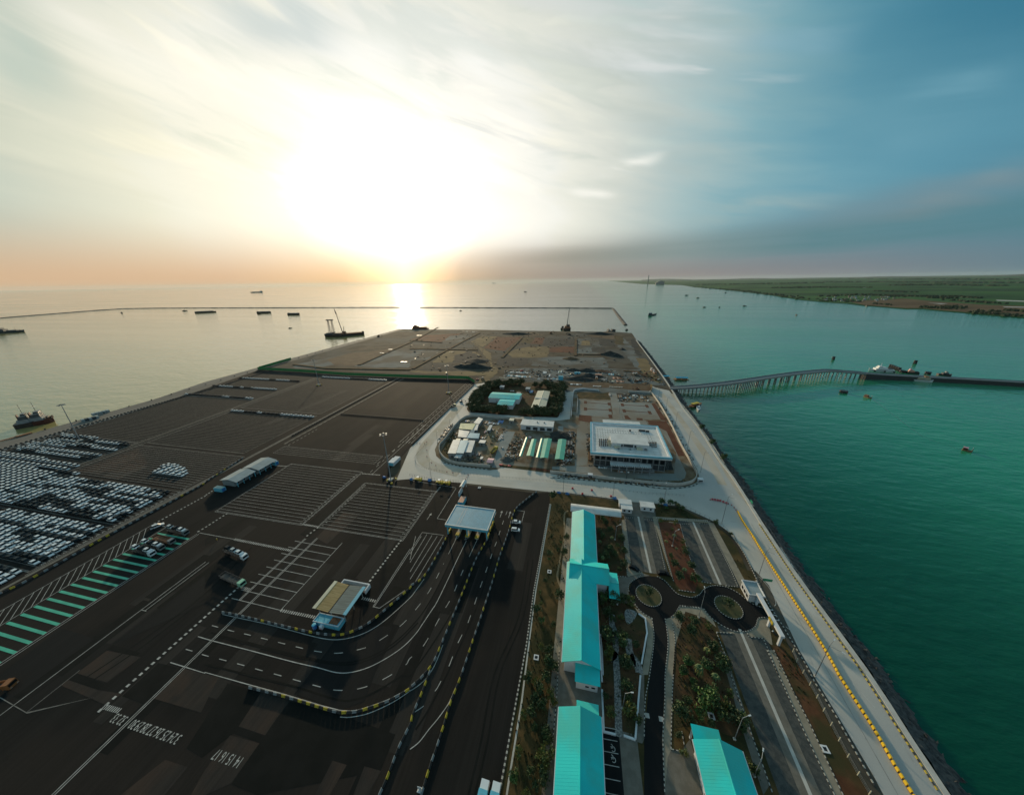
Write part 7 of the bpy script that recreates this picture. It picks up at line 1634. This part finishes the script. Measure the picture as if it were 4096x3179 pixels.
vessel('barge','long dark barge moored ahead of the crane barge','b',1490,650,1700,632,17,5,'hull_dark',[('coaming',-.46,.38,.92,4.6,7.2,'rust'),('bow_ramp',.40,.47,.7,5,9,'hull_dark')],'barge',.12,1.7)
# dark ship cut by the left edge
t,L_ = vessel('dredger','dark ship with a raised boom cut by the left edge','a',-160,628,268,606,22,5.5,'hull_blue',[('deck_house',-.25,.05,.85,5,11,'hull_blue'),('wheelhouse',-.15,-.02,.6,11,15,'hull_blue'),('fore_gear',.1,.36,.7,5,7.5,'steel_dark')],'ship'); pole(t,-.05*L_,0,11,26,1.0,'steel_dark','boom',-.18*L_); pole(t,.28*L_,0,6,15,.3)
# tugs at the quay on the left
for q,lb,hl in (((180,165,430,120),'nearer of two moored tugs at the quay, dark red hull','hull_dark'),((300,140,590,92),'farther moored tug at the quay with a dark red bow','hull_red')):
    t,L_ = vessel('tugboat',lb,'f',*q,13,4.5,hl,[('deck_house',-.30,.22,.78,4,7.5,'wall_grey'),('upper_house',-.18,.16,.62,7.5,10.5,'facade_dark'),('wheelhouse',-.05,.14,.5,10.5,13.0,'wall_grey'),('window_band',-.04,.145,.505,11.5,12.6,'glass'),('funnel',-.26,-.19,.3,7.5,12.5,'hull_red'),('winch',.28,.36,.4,5,6.5,'steel_dark'),('fender',.44,.49,.35,4,6.2,'tyre')],'tugboat',.25,1.5); pole(t,.02*L_,0,13.5,22,.2); b = MB(); b.tube((.02*L_,-3,17),(.02*L_,3,17),.12,n=4); b.tube((.02*L_,-1.5,19.5),(.02*L_,1.5,19.5),.1,n=4); b.build('yard_arm','ship_white',t)
# crane ship at the far waterside, pusher beside it
t,L_ = vessel('floating_crane','floating crane with a tall near-upright boom behind the filled land','c',1630,588,1712,588,20,6,'hull_dark',[('deck_house',-.3,.4,.8,5.5,11,'rust'),('upper_house',-.1,.36,.6,11,15,'hull_dark')],'crane barge',.12); b = MB(); b.tube((.0,0,12),(.22*L_,0,60),1.0,.5,5); b.tube((.3*L_,0,14),(.22*L_,0,60),.2,n=3); b.build('boom','steel_grey',t)
vessel('pusher_boat','small dark boat left of the floating crane','c',1612,578,1640,582,8,4,'hull_dark',[('wheelhouse',-.2,.2,.6,4,9,'hull_dark')],'boat'); vessel('work_barge','dark work barge at the right end of the far waterside','c',2100,608,2190,606,14,4,'hull_blue',[('deck_house',.0,.4,.7,4,7,'steel_dark'),('frame',-.4,-.3,.8,4,8,'steel_dark')],'barge')
t,L_ = vessel('landing_craft','brownish landing craft and gear at the far quay corner in the sun glare','c',190,585,10,580,16,5,'rust',[('deck_house',.05,.35,.8,5,11,'rust'),('cargo',-.4,0,.7,5,8,'rust'),('wheelhouse',.12,.26,.5,11,14,'sand')],'boat')
# coaster on the right
t,L_ = vessel('coaster','dark coaster under way right of the breakwater end','d',362,703,440,688,9,3.2,'hull_blue',[('bridge_house',-.46,-.22,.8,3,9.5,'hull_blue'),('wheelhouse',-.42,-.26,.6,9.5,11.5,'ship_white'),('hatch',-.15,.34,.7,3,4.2,'steel_dark')],'ship',.2,1.8); pole(t,-.3*L_,0,11.5,17,.2); pole(t,.2*L_,0,4,13,.2)
vessel('small_boat','small dark boat off the tip of the breakwater','d',112,856,138,853,4,1.6,'hull_dark',[('cabin',-.2,.15,.6,1.5,3.4,'hull_dark')],'boat')
# ferry, tug and boats on the jetty
t,L_ = vessel('ferry','white ferry with raked upper decks moored at the jetty','e',790,1303,525,1284,9,2.4,'ship_white',[('main_deck',-.44,.28,.9,2.3,4.4,'ship_white'),('window_band',-.42,.27,.905,2.9,3.7,'glass'),('upper_deck',-.16,.2,.75,4.4,6.2,'ship_white'),('wheelhouse',.02,.16,.6,6.2,7.8,'ship_white'),('aft_hatch',-.40,-.25,.6,4.4,5.2,'steel_dark')],'ferry',.25,1.7); pole(t,.06*L_,0,7.8,11.5,.3,'ship_white')
for x in (-.42,-.05,.35): MB().tube((x*L_,5.9,1.6),(x*L_,6.4,1.6),1.1,n=10).build('fender','tyre',t)
t,L_ = vessel('tugboat','dark tug with a pinkish house moored right of the ferry','e',1060,1321,910,1307,6.5,2.2,'hull_dark',[('deck_house',-.1,.3,.7,2.1,4.2,'salmon'),('wheelhouse',.08,.24,.5,4.2,6,'pink'),('aft_gear',-.45,-.2,.6,2.1,3.2,'steel_dark')],'tugboat',.2); pole(t,.16*L_,0,6,8.5,.15)
t,L_ = vessel('patrol_boat','grey-green boat lying beyond the jetty farthest right','e',1260,1330,1410,1341,6,2.0,'hull_dark',[('deck_house',-.2,.2,.7,1.9,3.8,'hull_blue'),('wheelhouse',-.02,.14,.5,3.8,5.4,'wall_grey')],'boat'); pole(t,.05*L_,0,5.4,8,.12)
t,L_ = vessel('passenger_boat','pale boat with a dark waterline on the near side of the jetty','e',940,1382,1210,1408,8,2.0,'ship_white',[('cabin',-.25,.34,.75,2.5,5.0,'cream_roof'),('window_band',-.22,.33,.755,3.2,4.2,'glass'),('canopy',-.42,-.27,.8,4.2,4.6,'cream_roof'),('wheelhouse',.12,.28,.55,5.0,6.6,'wood')],'boat',.22,1.6); pole(t,.1*L_,0,6.6,9.5,.15)
def dolphin(k,x,y,label,r=2.6,h=5.5):
    t = thing('mooring_dolphin', label, 'dolphin', (*P(k,x,y,SEA),SEA), 0, 'mooring dolphins by the jetty'); MB().tube((0,0,h-1.6),(0,0,h),r,r,10).build('cap','steel_dark',t)
    for i in range(4): a = math.pi/4+math.pi*i/2; MB().tube((r*.75*math.cos(a),r*.75*math.sin(a),-1),(r*.55*math.cos(a),r*.55*math.sin(a),h-1.6),r*.36,n=6).build('pile','steel_dark',t)
for i,(x,y) in enumerate(((756,1255),(778,1262),(800,1272),(824,1282),(848,1290))): dolphin('e',x,y,f"{ordinal(i+1)} from the left of the five mooring dolphins behind the ferry",1.9,5)
for x,y,lb,r,h in ((150,1168,'lone mooring dolphin far left beyond the bridge',1.9,5),(1020,1212,'lone mooring dolphin beyond the pink-housed tug',2.0,5.2),(882,1306,'dolphin between the ferry and the tug',2.8,3.5),(1155,1324,'dolphin between the tug and the farthest boat',3.0,3.5),(260,1520,'dark round buoy-like dolphin on the near side of the bridge',3.6,2.6)): dolphin('e',x,y,lb,r,h)
def fishing_boat(k,x1,y1,x2,y2,label,canopy='wood'):
    t,L_ = vessel('fishing_boat',label,k,x1,y1,x2,y2,2.8,1.0,'wood',[('cabin',-.42,.0,.7,1.0,2.2,'hull_red'),('canopy',-.46,.04,.9,2.5,2.7,canopy),('deck',.05,.3,.8,.95,1.05,'steel_dark')],'boat',.3,2.2)
    for fx in (-.44,.02):
        for fy in (-1.1,1.1): pole(t,fx*L_,fy,1.0,2.5,.06,'wood','post')
    pole(t,.46*L_,0,1.8,3.4,.08); MB().box(.40*L_,.44*L_,-.03,.6,2.6,3.4).build('pennant','ship_white',t); return t
fishing_boat('I',810,545,1040,600,'fishing boat with a reddish cabin trailing a wake near the right edge','pink')
fishing_boat('e',482,1560,560,1585,'fishing boat with an outrigger below the bridge jetty','wood')
for i,(k,x,y,lb) in enumerate((('d',952,612,'left one of three dark specks of boats in mid bay'),('d',1115,612,'middle one of three boats in mid bay'),('d',1380,599,'right one of three boats in mid bay'),('d',1930,694,'lone small boat in the bay toward the right shore'),('d',882,513,'small boat beyond the three in mid bay'),('d',1180,458,'small boat close to the far green shore'),('d',762,485,'tiny boat near the headland shore'),('e',505,600,'dark hut-like boat at the far shore by the brown fields'),('c',1228,180,'small boat alone on the open sea beyond the breakwater'),('c',540,382,'small boat inside the breakwater near the sun column'),('a',1300,406,'tiny boat inside the left breakwater'),('a',1970,384,'tiny boat left of the largest barge'),('b',580,420,'launch just below the middle barge'),('b',908,568,'small boat with a faint wake left of the crane barge'))):
    q = P(k,x,y,SEA); sc = max(9, math.hypot(*q)*.0085); rz = (.2,.9,-.3,1.4)[i % 4]
    t = thing('small_boat', lb, 'boat', (*q,SEA), rz); w = sc*.14
    MB().hull([(-sc/2,-w*.7,-.3),(sc*.45,-.1,-.3),(sc*.45,.1,-.3),(-sc/2,w*.7,-.3)],[(-sc/2,-w,sc*.11),(sc*.55,-.1,sc*.16),(sc*.55,.1,sc*.16),(-sc/2,w,sc*.11)]).build('hull','hull_dark',t); MB().box(-sc*.3,sc*.1,-w*.7,w*.7,sc*.1,sc*.24).build('cabin','hull_dark',t)
t,L_ = vessel('cargo_ship','tiny pale ship on the horizon right of the sun','c',880,90,915,90,60,30,'hull_blue',[('bridge_house',-.4,-.2,.8,28,70,'wall_grey')],'ship')
# boats by the seawall
vessel('speedboat','white speedboat moored beside the wooden boat at the seawall','v',545,345,545,408,3.6,1.2,'ship_white',[('cockpit',-.3,.1,.6,1.1,1.9,'glass'),('wheelhouse',-.05,.12,.55,1.9,2.5,'ship_white')],'boat',.35,1.3)
t,L_ = vessel('wooden_boat','rust-brown wooden boat with yellow awning moored at the seawall','v',455,362,578,332,4.6,1.5,'rust',[('cabin',-.3,.1,.7,1.4,3.0,'rust'),('awning',-.42,.2,.8,3.2,3.4,'yellow'),('foredeck',.15,.4,.6,1.4,1.7,'wood')],'boat',.25,1.5); pole(t,.2*L_,0,1.5,5,.08)
o = tag(MB().strip(S('v 405 372 470 362',SEA),1.0,SEA+.8,SEA+1.0).build('gangway','wood'),'narrow gangway from the rocks to the wooden boat','gangway')
for k,x,y,lb in (('d',540,1352,'blue-roofed floating fish hut nearest the filled land'),('d',670,1368,'larger blue-roofed floating fish hut, middle of three'),('d',735,1370,'blue-roofed floating fish hut farthest from the land')):
    t = thing('floating_hut', lb, 'hut', (*P(k,x,y+10,SEA),SEA), rad(10), 'floating fish huts'); MB().box(-5,5,-3,3,-.3,.5).build('raft','wood',t); MB().box(-3,3,-2,2,.5,2.6).build('wall','wood',t); r = MB(); gable_roof(r,-4,4,-2.8,2.8,2.6,1.0,'x',.1); r.build('roof','wall_blue',t)
# wakes: bands of slightly ruffled water
def wake(pts, w):
    b = MB(); pr = resample(pts, 12); n = len(pr)
    for i in range(n-1):
        w0, w1 = w*(.3+i/n), w*(.3+(i+1)/n)
        L0 = Vector((-pr[i][1][1], pr[i][1][0])); a, c = Vector(pr[i][0]), Vector(pr[i+1][0])
        b.face([(*(a-L0*w0*.4),SEA+.05),(*(c-L0*w1*.4),SEA+.05),(*(c+L0*w1*.4),SEA+.05),(*(a+L0*w0*.4),SEA+.05)])
    struct(b.build('boat_wake','wake'))
wake(S('I 790 535 500 440 0 300 e 575 1592',SEA), 1.1); wake(S('v 1978 368 1560 240 1300 150',SEA), 1.4)
# ------------------------------------------------------------------ HAZE over sea and shore
def haze():
    b = MB().box(-63000, 63000, -5000, 63000, -6.5, 345)
    o = b.build('haze'); o['kind'] = 'stuff'
    m = D.materials.new('haze'); m.use_nodes = True; t = m.node_tree
    for n in list(t.nodes): t.nodes.remove(n)
    out = t.nodes.new('ShaderNodeOutputMaterial'); v = t.nodes.new('ShaderNodeVolumePrincipled')
    v.inputs['Color'].default_value = (.66, .84, .88, 1); v.inputs['Density'].default_value = 8e-6; v.inputs['Anisotropy'].default_value = .3
    t.links.new(v.outputs[0], out.inputs['Volume']); o.data.materials.append(m)
haze()
